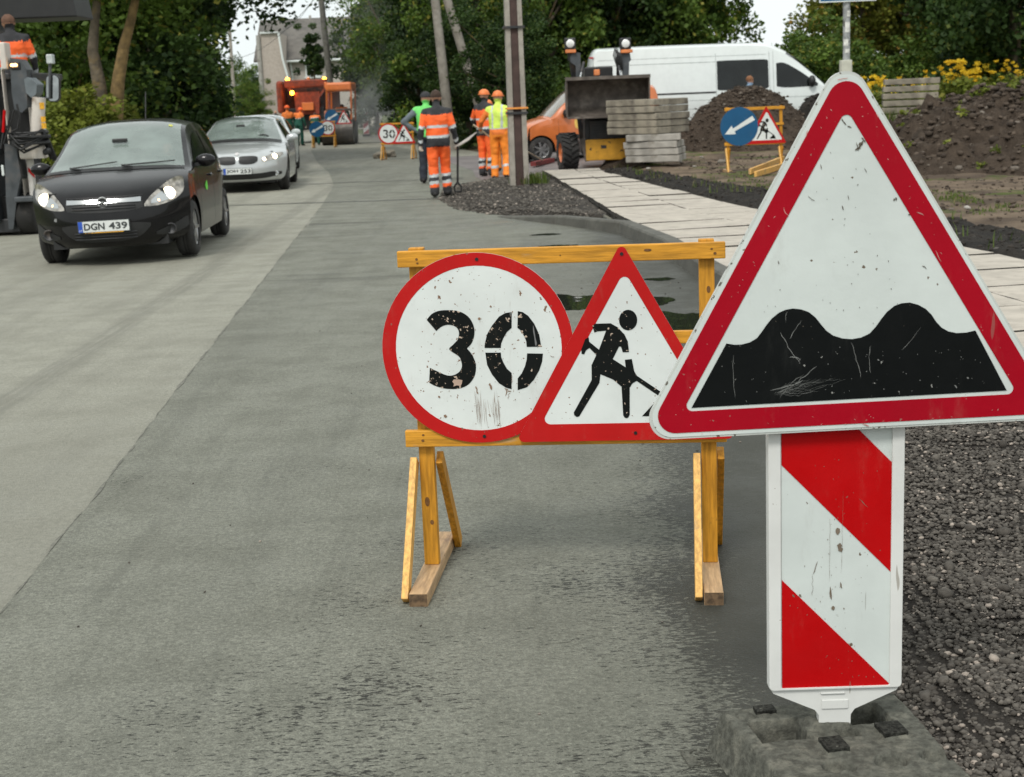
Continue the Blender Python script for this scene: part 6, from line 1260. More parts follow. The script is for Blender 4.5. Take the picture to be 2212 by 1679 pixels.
for (u0, u1, vt, vb, sgn, lu) in ((1232, 1256, 112, 170, -1, 1232), (1341, 1361, 102, 164, 1, 1352)):
    a, b = lq(u0, vt), lq(u1, vb); w_ = b.x - a.x
    ar = MB().prism([(a.x, a.z - .1), (a.x + w_ * .3, a.z), (a.x + w_, a.z - .03), (b.x, b.z - .1), (b.x - .11, b.z - .1), (b.x - .11, b.z + .28), (a.x, b.z + .36)] if sgn < 0 else [(a.x, a.z), (a.x + w_, a.z), (a.x + w_ + .04, a.z - .28), (b.x, b.z + .30), (b.x - .02, b.z - .1), (a.x + .06, b.z - .1), (a.x, b.z + .3)], .12, .26).build('lift_arm', K['millg'], ld, bevel=.01)
    MB().beam((a.x - .03 * sgn, .2, a.z - .15), (a.x - .25 * sgn if sgn < 0 else a.x - .02, .9, .6), .10, .12).build('lift_arm', K['dark'], ld)
    q0, q1 = lq((u0 + u1) / 2 - 18 * sgn, vt + 22), lq((u0 + u1) / 2 - 8 * sgn, 172); cyl_ = MB().cyl((q0.x, .15, q0.z), q0.lerp(q1, .6) + Vector((0, .05, 0)), .035, n=12).build('hydraulic_cylinder', K['dark'], ld)
    MB().cyl(q0.lerp(q1, .55) + Vector((0, .05, 0)), (q1.x, .0, q1.z), .022, n=10).build('piston_rod', K['chrome'], cyl_)
    c = lq(lu, 95); MB().tube([(c.x, .2, c.z - .15), (c.x, .2, c.z - .35)], .06, 8).build('lamp_bracket', K['black'], ld)
    lb_ = MB().b6(c.x - .12, c.x + .12, .06, .26, c.z - .11, c.z + .13).build('work_lamp', K['black'], ld, bevel=.02)
    mb = MB(); mb.lathe([(.0, -.02), (.06, -.018), (.088, 0)], 'y', (c.x, .055, c.z + .01), 20); mb.build('lens', MT('white_lens', (.75, .75, .73), .2, coat=1.), lb_)
    MB().b6(c.x - .11, c.x + .15 * (1 if sgn > 0 else .8), .05, .24, c.z - .19, c.z - .115).build('indicator_lamp', K['amber'], ld, bevel=.01)
c = lq(1290, 158); MB().b6(c.x - .065, c.x + .065, .1, .22, c.z - .05, c.z + .08).build('beacon', K['amber'], ld, bevel=.015)
mb = MB(); q = lq(1335, 120)
for i in range(6): mb.tube([(q.x - .05 + .03 * (i % 3), .1, q.z + .18 - .02 * i), (q.x - .1 + .035 * i, .0, q.z), (q.x + .02 * i, .1, q.z - .3)], .014, 6)
mb.build('hydraulic_hose', K['black'], ld)
# bucket: a curved steel scoop, opening to the camera
A_, B2, C_2, D_ = lq(1221, 175), lq(1397, 165), lq(1230, 254), lq(1398, 250)
bx0, bx1 = A_.x, B2.x; zt, zb = (A_.z + B2.z) / 2, C_2.z
prof = [(-.58, zt), (-.45, zt + .01), (-.12, zt - .10), (.02, zt - .35), (.0, zt - .6), (-.18, zb + .07), (-.50, zb)]
mb = MB(); rows = [[(bx0 + (bx1 - bx0) * i / 6, y, z - .0) for y, z in crv(prof, 4)] for i in range(7)]; mb.grid(rows)
rows2 = [[(x, y + .03, z - .02 * (1 if z > zt - .3 else -1) * 0 - .015) for x, y, z in r] for r in rows]; mb.grid(rows2)
for x in (bx0, bx1): mb.add([(x - .015, y, z) for y, z in crv(prof, 4)] + [(x + .015, y, z) for y, z in crv(prof, 4)], [tuple(range(25)), tuple(range(25, 50))] + [(i, i + 1, i + 26, i + 25) for i in range(24)] + [(0, 24, 49, 25)])
mb.b6(bx0 - .02, bx1 + .02, -.62, -.42, zt - .02, zt + .05); mb.b6(bx0, bx1, -.60, -.46, zb - .03, zb + .015); mb.build('bucket', K['bucket'], ld)

# ------------------------------------------------------------------ orange truck (tail towards us), roller
TY = 70.; tq0 = at(655, 300, TY); tk = thing('tipper_truck', 'rusty orange tipper truck, tail towards the camera, with lit beacons', 'truck', (tq0.x, TY, 0), R(0))
def tq(u, v, Y_=TY): q = at(u, v, Y_); return Vector((q.x - tq0.x, Y_ - TY, q.z))
def tbox(name, u0, u1, v0, v1, y0, y1, mat, parent=tk, bevel=.02, f=tq):
    a, b = f(u0, v0), f(u1, v1); return MB().b6(min(a.x, b.x), max(a.x, b.x), y0, y1, min(a.z, b.z), max(a.z, b.z)).build(name, mat, parent, bevel)
tbox('side_wall', 595, 614, 175, 246, -.1, 5, K['oranget'], bevel=.15); tbox('side_wall', 703, 712, 178, 246, .3, 5, K['oranget']); tbox('top_beam', 612, 705, 174, 187, .1, .5, K['oranget'], bevel=.05)
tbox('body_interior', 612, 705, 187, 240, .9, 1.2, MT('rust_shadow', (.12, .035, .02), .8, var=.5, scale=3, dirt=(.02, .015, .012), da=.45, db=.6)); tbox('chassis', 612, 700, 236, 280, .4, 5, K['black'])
mb = MB(); a, b = tq(633, 200), tq(692, 246); xm = (a.x + b.x) / 2; mb.prism([(a.x, a.z), (b.x, a.z), (xm + .55, b.z), (xm - .55, b.z)], .15, .8); mb.build('discharge_chute', K['oranget'], tk, bevel=.04)
tbox('tailgate_plate', 652, 678, 222, 238, -.05, .1, K['orangec']); mb = MB(); a = tq(622, 190); b = tq(700, 190); mb.beam((a.x, .2, a.z - .05), (a.x + .9, .2, a.z - .9), .1, .08); mb.beam((b.x, .2, b.z - .05), (b.x - .7, .2, b.z - .9), .1, .08); mb.build('strut', K['oranget'], tk)
mb = MB(); [mb.b6(xm - .5 + i * .35, xm - .36 + i * .35, .12, .15, tq(0, 205).z - .1 * (i % 2), tq(0, 199).z) for i in range(4)]; mb.build('white_mark', K['trimw'], tk)
for u in (612, 694):
    c = tq(u, 285); wh = bpy.data.objects.new('wheel', None); COL.objects.link(wh); wh.parent = tk; wh.location = (c.x + (.2 if u < 650 else -.2), 1.6, .52)
    MB().lathe([(.3, .28), (.46, .3), (.52, .26), (.52, -.26), (.46, -.3), (.3, -.28)], 'x', n=24).build('tyre', K['tyre'], wh); MB().lathe([(.3, .2), (.1, .15), (0, .15)], 'x', n=16).build('rim', K['dark'], wh)
for (u, v, lit) in ((619, 172, 1), (631, 201, 1), (699, 171, 1), (664, 171, 0)):
    c = tq(u, v); mb = MB(); mb.ball((c.x, -.02 if v > 190 else .3, c.z), (.10, .10, .11), 12); mb.build('beacon', K['litamber'] if lit else K['amber'], tk)
tbox('side_mirror', 578, 585, 185, 205, 4.2, 4.4, K['black'])
# roller
RY = 64.; rq0 = at(728, 314, RY); rk_ = thing('road_roller', 'orange canopied road roller with a wide dark drum and arrow and works signs', 'roller', (rq0.x, RY, 0))
def rq_(u, v, Y_=RY): q = at(u, v, Y_); return Vector((q.x - rq0.x, 0, q.z))
def rbox(name, u0, u1, v0, v1, y0, y1, mat, bevel=.02): return tbox(name, u0, u1, v0, v1, y0, y1, mat, rk_, bevel, rq_)
a, b = rq_(694, 300), rq_(763, 300); MB().cyl((a.x, .55, .56), (b.x, .55, .56), .56, n=36).build('drum', K['drum'], rk_, bevel=.02); MB().cyl((a.x + .1, 2.9, .56), (b.x - .1, 2.9, .56), .56, n=36).build('drum', K['drum'], rk_)
rbox('canopy', 700, 758, 179, 196, .3, 2.4, K['orangec'], .09); rbox('canopy', 697, 704, 177, 192, .4, .9, K['orangec'], .05)
for u in (703, 756):
    for y_ in (.4, 2.2): a, b = rq_(u, 192), rq_(u + 1, 262); MB().beam((a.x, y_, a.z), (b.x, y_, b.z), .07, .07).build('canopy_post', K['orangep'], rk_)
rbox('body', 706, 756, 262, 290, .2, 3, K['dark'], .05); rbox('side_panel', 698, 706, 240, 268, .3, 2.5, K['orangep'], .05); rbox('handrail', 703, 757, 236, 239, .25, .32, K['bucket'], .01); rbox('seat_console', 712, 752, 250, 264, .9, 1.7, K['black'], .04)
st_ = bpy.data.objects.new('sign_carrier', None); COL.objects.link(st_); st_.parent = rk_; q = rq_(716, 253); st_.location = (q.x - .2, .1, q.z - .765)
sign_arrow(st_, 0, r=.31); sign_works(st_, .02, dx=.06, dz=-.02)

# ------------------------------------------------------------------ milling machine at the left edge
MY = 19.9; mq0 = at(40, 515, MY); mm = thing('milling_machine', 'dirty white and grey milling machine under a dark canopy at the left edge', 'road machine', (mq0.x, MY, 0))
def mq(u, v): q = at(u, v, MY); return Vector((q.x - mq0.x, 0, q.z))
def mbx_(name, u0, u1, v0, v1, y0, y1, mat, bevel=.015): return tbox(name, u0, u1, v0, v1, y0, y1, mat, mm, bevel, mq)
a, b = mq(-200, -12), mq(107, 36); mb = MB(); mb.add([(a.x, .95, b.z + .05), (b.x + .1, .95, b.z + .05), (b.x + .1, 1.8, b.z + .05), (a.x, 1.8, b.z + .05), (a.x, .95, a.z + .3), (b.x + .04, .95, a.z + .1), (b.x + .04, 1.8, a.z + .1), (a.x, 1.8, a.z + .3)], [(0, 1, 2, 3), (4, 5, 6, 7), (0, 1, 5, 4), (1, 2, 6, 5), (2, 3, 7, 6), (3, 0, 4, 7)])
mb.build('canopy', K['black'], mm, bevel=.02)
mbx_('canopy_post', -120, -112, 20, 400, .6, .7, K['millg']); mbx_('canopy_post', -40, -34, 20, 400, 1.2, 1.3, K['millg'])
mbx_('column', -2, 17, 92, 150, -.04, .2, K['millw']); mbx_('column', 4, 19, 150, 312, -.02, .12, K['millw']); mbx_('deck_panel', -60, 60, 163, 330, .32, .36, K['black']); mbx_('column', -40, 4, 170, 480, -.1, .6, K['millg'])
P_ = [mq(20, 125), mq(42, 128), mq(56, 150), mq(58, 232), mq(46, 244), mq(30, 236), mq(24, 200)]; MB().prism([(q.x, q.z) for q in P_], .02, .3).build('control_console', K['millg'], mm, bevel=.02)
P_ = [mq(52, 172), mq(60, 166), mq(80, 182), mq(78, 203), mq(68, 212), mq(56, 200)]; MB().prism([(q.x, q.z) for q in P_], .0, .3).build('console_box', MT('console_grey', (.12, .14, .15), .5), mm, bevel=.02)
mbx_('upper_panel', 22, 44, 134, 150, .0, .3, K['black']); mbx_('lit_side_lamp', 22, 38, 138, 144, -.02, .03, K['sidelit'])
mbx_('body_panel', 53, 64, 205, 300, .1, .5, K['millw']); mbx_('body_panel', 60, 74, 212, 312, .2, .6, MT('panel_pale', (.5, .54, .53), .5, var=.1, dirt=(.2, .17, .13))); mbx_('platform', -60, 60, 160, 170, .2, 1.6, K['dark'])
mbx_('engine_housing', -140, 46, 250, 440, .45, 1.0, K['millg'], .05)
a, b = mq(87, 211), mq(87, 342); lgc = MB().cyl((a.x, -.05, a.z), (b.x, -.05, b.z + .3), .088, n=24).build('leg_cylinder', K['millw'], mm, bevel=.008)
MB().cyl((b.x, -.05, b.z + .3), (b.x, -.05, b.z), .088, n=20).build('leg_cylinder', K['millw'], mm); c = mq(80, 405); MB().cyl((b.x - .03, -.05, b.z), (b.x - .03, -.05, c.z), .045, n=16).build('piston_rod', K['dark'], mm)
for (v0, v1) in ((222, 236), (252, 264), (266, 278)):
    q0, q1 = mq(93, v0), mq(93, v1); mb = MB(); mb.grid([[(a.x + .092 * math.sin(t), -.05 - .092 * math.cos(t), z) for t in np.linspace(.25, .95, 5)] for z in (q0.z, q1.z)]); mb.build('warning_sticker', MT('sticker_orange', (.75, .38, .02), .5, var=.3, scale=60), lgc)
mbx_('bracket', 44, 98, 318, 342, -.1, .2, K['millw'], .03); mbx_('bracket', 40, 72, 296, 318, .0, .3, K['millw'], .02)
mb = MB(); rr_ = random.Random(4)
for i in range(15):
    u0, v0 = rr_.uniform(26, 50), rr_.uniform(285, 312); u1, v1 = rr_.uniform(95, 114), rr_.uniform(278, 312); p_, q = mq(u0, v0), mq(u1, v1); m_ = (p_ + q) / 2 + Vector((0, -.1, -rr_.uniform(.0, .14))); mb.tube([(p_.x, -.2, p_.z), (m_.x, -.24 - .02 * i % 3, m_.z), (q.x, -.1, q.z), (q.x + .04, 0, q.z - .25)], .016, 6)
for (pts) in (((0, 195), (12, 225), (18, 262), (14, 285)), ((52, 225), (58, 250), (54, 278), (40, 284)), ((46, 238), (40, 262), (30, 290), (24, 310)), ((38, 240), (34, 270), (24, 285), (18, 320))): mb.tube([(mq(*p_).x, -.3, mq(*p_).z) for p_ in pts], .014, 6)
mb.build('hydraulic_hose', K['black'], mm)
mb = MB()
for i in range(9): q = mq(104 + rr_.uniform(-5, 8), 290 + rr_.uniform(-12, 40)); mb.ball((q.x, -.08, q.z), rr_.uniform(.02, .05), 8)
mb.build('coupling', K['dark'], mm); mb = MB(); q0, q1 = mq(27, 238), mq(24, 285); mb.tube([(q0.x, -.32, q0.z), (q1.x, -.32, q1.z)], .02, 6); mb.build('red_valve', K['redb'], mm)
P_ = [mq(15, 310), mq(40, 318), mq(50, 380), (mq(42, 420)), mq(34, 494), mq(24, 494), mq(18, 430)]; MB().prism([(q.x, q.z) for q in P_], -.1, .2).build('side_shield', K['millg'], mm, bevel=.015)
mbx_('side_panel', 44, 52, 342, 425, .0, .3, K['millw']); wp = mbx_('side_panel', 53, 73, 344, 425, .05, .35, MT('panel_white', (.62, .60, .56), .5, dirt=(.25, .2, .15)))
q0 = mq(58, 362); MB().prism([(q0.x, q0.z), (q0.x + .08, q0.z - .09), (q0.x + .08, q0.z - .15), (q0.x, q0.z - .06)], .04, .05).build('red_mark', K['red'], wp)
mbx_('reflector', 16, 24, 355, 378, -.27, -.25, K['trimw']); mbx_('fender', 40, 82, 424, 434, -.2, .5, K['millg'])
for (u, y_) in ((56, .1), (56, 3.0), (-110, .1)):
    c = mq(u, 480); wh = bpy.data.objects.new('wheel', None); COL.objects.link(wh); wh.parent = mm; wh.location = (c.x, y_ + .1, .29); MB().lathe([(.15, .12), (.26, .125), (.29, .10), (.29, -.10), (.26, -.125), (.15, -.12)], 'x', n=28).build('tyre', K['tyre'], wh); MB().lathe([(.15, .1), (.05, .08), (0, .08)], 'x', n=16).build('rim', K['dark'], wh)
mbx_('skid_shoe', -160, 44, 480, 502, .0, .8, K['dark']); mbx_('lower_frame', -150, 36, 430, 480, .1, 2.5, K['black'])
a, b = mq(108, 137), mq(108, 212); MB().tube([(a.x, 0, a.z), (b.x, 0, b.z), (b.x - .15, .05, b.z)], .022, 8).build('mirror_stalk', K['millg'], mm)
mbx_('sensor_box', 101, 117, 118, 138, -.06, .06, MT('box_grey', (.42, .45, .44), .4))
P_ = rpoly([(mq(97, 220).x, mq(97, 220).z), (mq(127, 220).x, mq(127, 220).z), (mq(127, 161).x, mq(127, 161).z), (mq(97, 161).x, mq(97, 161).z)], .07, 5)
mo = MB().prism(P_, .03, .10).build('rear_view_mirror', K['black'], mm, bevel=.01)
cx_ = sum(p_[0] for p_ in P_) / len(P_); cz_ = sum(p_[1] for p_ in P_) / len(P_); sm_ = [(cx_ + (x - cx_) * .88, cz_ + (z - cz_) * .94) for x, z in P_]
MB().prism(sm_, .026, .0295).build('mirror_glass', MT('mirror_glass', (.35, .36, .36), .06, 1.), mo)

# ------------------------------------------------------------------ people
def capsule(mb, p0, p1, r0, r1, n=12):
    p0, p1 = Vector(p0), Vector(p1); z = (p1 - p0).normalized(); x = (Vector((0, 0, 1)) if abs(z.z) < .9 else Vector((1, 0, 0))).cross(z).normalized(); y = z.cross(x); rings = []
    for k in range(5): a = -math.pi / 2 + k * math.pi / 8; rings.append((p0 + z * (math.sin(a) * r0), math.cos(a) * r0))
    for k in range(5): a = k * math.pi / 8; rings.append((p1 + z * (math.sin(a) * r1), math.cos(a) * r1))
    vs = [c + x * (math.cos(2 * math.pi * i / n) * max(r, .001)) + y * (math.sin(2 * math.pi * i / n) * max(r, .001)) for c, r in rings for i in range(n)]; k = len(rings)
    fs = [(i * n + j, i * n + (j + 1) % n, (i + 1) * n + (j + 1) % n, (i + 1) * n + j) for i in range(k - 1) for j in range(n)] + [tuple(range(n))[::-1], tuple(range((k - 1) * n, k * n))]
    mb.add(vs, fs, 0, True)
BASE = dict(pelvis=(0, 0, .95), waist=(0, 0, 1.08), chest=(0, 0, 1.32), neck=(0, .0, 1.50), head=(0, .02, 1.625), shL=(-.185, 0, 1.405), shR=(.185, 0, 1.405), elL=(-.25, -.02, 1.14), elR=(.25, -.02, 1.14), wrL=(-.27, .06, .90), wrR=(.27, .06, .90),
            hipL=(-.09, 0, .92), hipR=(.09, 0, .92), knL=(-.105, .03, .50), knR=(.105, .03, .50), anL=(-.115, 0, .09), anR=(.115, 0, .09), toL=(-.13, .15, .045), toR=(.13, .15, .045))
def person(label, loc, rz, style, pose=None, s=1., grip=(), hat=None, hair=None, stripes=None, voxel=.02, name='person', group='road workers'):
    """style: function(region, t, p) -> material key; regions: head neck torso upper lower hand thigh shin foot"""
    J = {k: Vector(v) for k, v in {**BASE, **(pose or {})}.items()}; J['waist'] = J['pelvis'].lerp(J['chest'], .35) if pose and 'waist' not in pose else J['waist']
    t = thing(name, label, 'person', loc, rz, group); t.scale = (s, s, s); mb = MB(); bones = []
    def bone(a, b, r0, r1, reg, n=12): capsule(mb, a, b, r0, r1, n); bones.append((Vector(a), Vector(b), r0, r1, reg))
    side = (J['shR'] - J['shL']).normalized(); up = (J['chest'] - J['pelvis']).normalized(); fwd = up.cross(side).normalized() * 1; fwd = side.cross(up) * -1
    # torso rings
    spine = [(J['pelvis'] - up * .10, .165, .125), (J['pelvis'], .190, .140), (J['waist'], .186, .132), (J['chest'] - up * .06, .200, .138), (J['chest'] + up * .05, .205, .132), (J['neck'] - up * .055, .135, .100), (J['neck'] - up * .0, .075, .075)]
    n = 16; vs = [c + side * (math.cos(2 * math.pi * i / n) * a) + up.cross(side) * (math.sin(2 * math.pi * i / n) * b) for c, a, b in spine for i in range(n)]
    mb.add(vs, [(i * n + j, i * n + (j + 1) % n, (i + 1) * n + (j + 1) % n, (i + 1) * n + j) for i in range(len(spine) - 1) for j in range(n)] + [tuple(range(n))[::-1], tuple(range((len(spine) - 1) * n, len(spine) * n))], 0, True)
    bones.append((J['pelvis'] - up * .12, J['neck'] - up * .03, .165, .15, 'torso'))
    bone(J['neck'] - up * .04, J['head'] - Vector((0, 0, .06)), .058, .055, 'neck')
    hd = J['head']; look = (hd - J['neck']); fw_ = Vector((0, 1, 0)) if 'look' not in J else J['look'].normalized()
    lat = fw_.cross(Vector((0, 0, 1))).normalized()
    capsule(mb, hd + Vector((0, 0, .035)), hd - Vector((0, 0, .045)) + fw_ * .012, .083, .066, 14); capsule(mb, hd + Vector((0, 0, .02)) - fw_ * .022, hd + Vector((0, 0, .03)) + fw_ * .02, .082, .078, 14)
    bones.append((hd + Vector((0, 0, .06)), hd - Vector((0, 0, .07)), .085, .08, 'head'))
    capsule(mb, hd + fw_ * .092 - Vector((0, 0, .005)), hd + fw_ * .104 - Vector((0, 0, .03)), .010, .014, 8); capsule(mb, hd + fw_ * .06 - Vector((0, 0, .085)), hd + fw_ * .07 - Vector((0, 0, .09)), .03, .025, 8)
    for q in (-1, 1): capsule(mb, hd + lat * q * .084 + Vector((0, 0, .012)), hd + lat * q * .088 - Vector((0, 0, .022)), .014, .010, 8)
    for q in 'LR':
        bone(J['neck'] - up * .05, J['sh' + q] + up * .005, .060, .062, 'torso'); bone(J['sh' + q], J['el' + q], .064, .050, 'upper' + q); bone(J['el' + q], J['wr' + q], .050, .036, 'lower' + q)
        d = (J['wr' + q] - J['el' + q]).normalized(); pm = J['wr' + q] + d * .085; hs_ = side * (-1 if q == 'L' else 1)
        bone(J['wr' + q] + d * .01, pm, .030, .034, 'hand' + q)
        pal = d.cross(hs_).normalized() if abs(d.dot(hs_)) < .95 else Vector((0, 1, 0)); acr = pal.cross(d).normalized() if True else 0; acr = pal
        inn = -hs_ if q in grip or True else hs_
        for f in range(4):
            st = pm + acr * (.026 - .0175 * f); L1 = (.034, .038, .036, .028)[f]; c1 = 1.1 if q in grip else .35
            k1 = st + (d * math.cos(c1 * .6) + inn * math.sin(c1 * .6)) * L1; k2 = k1 + (d * math.cos(c1 * 1.6) + inn * math.sin(c1 * 1.6)) * L1 * .8
            bone(st, k1, .0125, .0115, 'hand' + q, 8); bone(k1, k2, .0115, .010, 'hand' + q, 8)
        st = J['wr' + q] + d * .03 + acr * .028; k1 = st + (d * .6 + acr * .6 + inn * .4).normalized() * .04; bone(st, k1, .014, .012, 'hand' + q, 8); bone(k1, k1 + (d * .7 + inn * .6).normalized() * .03, .012, .010, 'hand' + q, 8)
        bone(J['hip' + q], J['kn' + q], .104, .080, 'thigh' + q); bone(J['kn' + q], J['an' + q], .080, .070, 'shin' + q); bone(J['an' + q] + Vector((0, -.03, -.02)), J['to' + q], .052, .044, 'foot' + q)
    src = mb.build('src', K['skin'], norm=True); md = src.modifiers.new('r', 'REMESH'); md.mode = 'VOXEL'; md.voxel_size = voxel; md.use_smooth_shade = True; sm = src.modifiers.new('s', 'SMOOTH'); sm.iterations = 2; sm.factor = .5
    bpy.context.view_layer.update(); me = bpy.data.meshes.new_from_object(src.evaluated_get(bpy.context.evaluated_depsgraph_get())); bpy.data.objects.remove(src)
    V = np.array([v.co[:] for v in me.vertices]); best = np.full(len(V), 9.); reg = np.zeros(len(V), int); tt = np.zeros(len(V))
    for i, (a, b, r0, r1, rg_) in enumerate(bones):
        a_, b_ = np.array(a), np.array(b); d = b_ - a_; u = np.clip(((V - a_) @ d) / max(d @ d, 1e-9), 0, 1); ds = np.linalg.norm(V - a_ - u[:, None] * d, axis=1) - (r0 + (r1 - r0) * u)
        mk = ds < best; best[mk] = ds[mk]; reg[mk] = i; tt[mk] = u[mk]
    # cloth folds
    nrm = np.array([v.normal[:] for v in me.vertices]); cl = np.array([bones[i][4][:4] not in ('head', 'neck', 'hand', 'foot') for i in reg])
    amp = np.array([noise.noise(Vector(v) * 9 + Vector((rz, 0, 0))) * .012 + noise.noise(Vector((v[0] * 14, v[1] * 14, v[2] * 26))) * .006 + .006 for v in V]) * cl; V = V + nrm * amp[:, None]
    me.vertices.foreach_set('co', V.astype(np.float32).ravel()); keys = []; mi = np.zeros(len(me.polygons), int)
    for k, p_ in enumerate(me.polygons):
        vi = p_.vertices[0]; i = reg[vi]; m_ = style(bones[i][4], tt[vi], V[vi] if True else None)
        if m_ not in keys: keys.append(m_)
        mi[k] = keys.index(m_)
    me.materials.clear(); me.name = 'body'; link_mesh('body', me, [K[k] for k in keys], t)
    me.polygons.foreach_set('material_index', mi.astype(np.int32)); me.update()
    if hair:
        h = MB(); h.ball(hd + Vector((0, 0, .028)) - fw_ * .014, (.094, .100, .098), 16, zlo=-.25); ho = h.build('hair', K[hair], t)
        for v in ho.data.vertices: v.co += Vector(v.normal) * noise.noise(v.co * 40) * .008
    if hat:
        h = MB(); h.ball(hd + Vector((0, 0, .045)) - fw_ * .004, (.108, .122, .108), 18, zlo=-.05)
        bp_ = hd + Vector((0, 0, .045)) + fw_ * .10; h.box(bp_, (.15, .10, .014), None) if hat[1] == 'peak' else h.lathe([(.108, 0), (.132, -.004), (.132, -.014), (.108, -.012)], 'z', tuple(hd + Vector((0, 0, .05))), 20); h.build('hard_hat' if hat[1] != 'peak' else 'cap', K[hat[0]], t)
    eye = MB()
    for q in (-1, 1): eye.ball(hd + fw_ * .078 + lat * q * .030 + Vector((0, 0, .012)), .011, 8)
    eye.build('eyes', K['ink'], t)
    return t, J
def st_orange(r, t, p):         # orange suit with charcoal yoke, forearms and hem
    k = r[:4]
    if k == 'head' or k == 'neck': return 'skin'
    if k == 'tors': z = p[2]; return 'charc' if (z > 1.36 + .12 * abs(p[0]) or z < .985) and z > .84 else 'hivis' if z <= .84 else 'refl' if (.985 < z < 1.03 or 1.15 < z < 1.195) else 'hivis'
    if k == 'uppe': return 'charc' if t < .12 else 'refl' if .80 < t < .97 else 'charc' if t >= .97 else 'hivis'
    if k == 'lowe': return 'refl' if .68 < t < .85 else 'charc'
    if k == 'hand': return 'glove'
    if k == 'thig': return 'charc' if p[2] > .84 else 'hivis'
    if k == 'shin': return 'refl' if (.28 < t < .40 or .55 < t < .68) else 'charc' if .40 <= t <= .55 or t > .8 else 'hivis'
    return 'boot'
def st_vest(vest, sleeve, legs, hz=.98, bands=False, leg2=None):
    def f(r, t, p):
        k = r[:4]
        if k == 'head' or k == 'neck': return 'skin'
        if k == 'tors':
            if p[2] < .9: return legs
            if bands and (1.02 < p[2] < 1.05 or (abs(abs(p[0]) - .10) < .018 and p[2] > 1.05)): return 'refl'
            return vest if p[2] > hz else sleeve if p[2] > .92 else legs
        if k == 'uppe': return sleeve if t > .12 else vest
        if k == 'lowe': return 'refl' if bands and .62 < t < .78 else sleeve
        if k == 'hand': return 'glove'
        if k in ('thig', 'shin'): return ('refl' if (bands and k == 'shin' and .5 < t < .62) else legs)
        return 'boot'
    return f
def st_green(r, t, p):           # dark green overall with an orange yoke
    k = r[:4]
    if k == 'head' or k == 'neck': return 'skin'
    if k == 'tors': return 'hivis2' if p[2] > 1.24 else 'refl' if p[2] > 1.215 else 'dgreen'
    if k == 'uppe': return 'hivis2' if t < .45 else 'dgreen'
    if k == 'lowe': return 'dgreen'
    if k == 'hand': return 'glove'
    return 'dgreen' if k != 'foot' else 'boot'
# worker in orange, walking away with a spade
p = gp(952, 427); wk1, J1 = person('bareheaded worker in a bright orange and charcoal suit walking away with a spade', (p.x, p.y, 0), R(3), st_orange, dict(anL=(-.09, -.03, .09), toL=(-.10, .12, .045), knL=(-.10, .04, .50), anR=(.12, .10, .10), toR=(.14, .25, .05), knR=(.11, .12, .52), wrR=(.31, .10, .90), elR=(.26, -.02, 1.13), elL=(-.27, -.04, 1.13), wrL=(-.29, .0, .89), head=(.0, .035, 1.64)), 1.01, grip=('L', 'R'), hair='hair', voxel=.015)
sp = thing('spade', 'spade with a black D handle carried blade up by the worker in orange', 'spade', (p.x, p.y, 0), R(3))
hh = Vector((.315, .12, .80)); tip = Vector((.38, .24, .20)); upb = Vector((.30, .05, .95))
MB().tube([Vector((.33, .10, .86)), Vector((.30, .16, .22))], .018, 8).build('shaft', K['black'], sp)
hd_ = MB(); hd_.tube([Vector((.30, .16, .24)), Vector((.24, .16, .16)), Vector((.25, .16, .08)), Vector((.35, .17, .08)), Vector((.36, .16, .16)), Vector((.30, .16, .24))], .017, 8); hd_.build('handle', K['black'], sp)
MB().add([(.26, .02, .82), (.40, .10, .90), (.62, .16, 1.03), (.66, .14, 1.05), (.52, .02, .93), (.38, -.03, .86), (.26, .02, .835), (.40, .10, .915), (.62, .16, 1.045), (.66, .14, 1.065), (.52, .02, .945), (.38, -.03, .875)], [(0, 1, 2, 3, 4, 5), (6, 7, 8, 9, 10, 11), (0, 1, 7, 6), (1, 2, 8, 7), (2, 3, 9, 8), (3, 4, 10, 9), (4, 5, 11, 10), (5, 0, 6, 11)]).build('blade', MT('blade', (.42, .38, .34), .5, .4), sp)
# green vest, one hand on the hip
p = gp(914, 397); person('worker with a dark cap, bright green vest and one hand on the hip', (p.x + .13, p.y, 0), R(-8), st_vest('higrn', 'greyc', 'navy', .92), dict(elL=(-.44, -.10, 1.20), wrL=(-.20, .02, 1.02), shL=(-.19, 0, 1.43), elR=(.26, .02, 1.15), wrR=(.2, .2, 1.0)), 1.02, hat=('charc', 'peak'), voxel=.018)
# three at the pole
p = gp(1082, 390); pA = p; K['orsuit'] = MT('orange_trousers', (.86, .24, .02), .75, var=.15, scale=8)
person('worker in a yellow vest over orange clothes and an orange helmet by the pole', (p.x, p.y, .0), R(-12), st_vest('hiyel', 'hivis2', 'orsuit', 1.03, True), dict(elL=(-.36, .03, 1.18), wrL=(-.42, .20, 1.02), elR=(.28, .05, 1.18), wrR=(.22, .24, 1.05), knL=(-.11, .05, .5), anR=(.15, -.12, .12), toR=(.22, .0, .05), knR=(.13, .03, .5)), 1.0, grip=('L', 'R'), hat=('orangec', 'brim'), voxel=.018)
p = gp(1052, 382); person('worker in orange with charcoal shoulders, helmet, standing left behind the yellow vest', (p.x, p.y, 0), R(-35), st_orange, dict(elL=(-.34, .04, 1.17), wrL=(-.36, .24, 1.0), wrR=(.2, .3, 1.02)), 1.03, grip=('L', 'R'), hat=('orangec', 'brim'), voxel=.02)
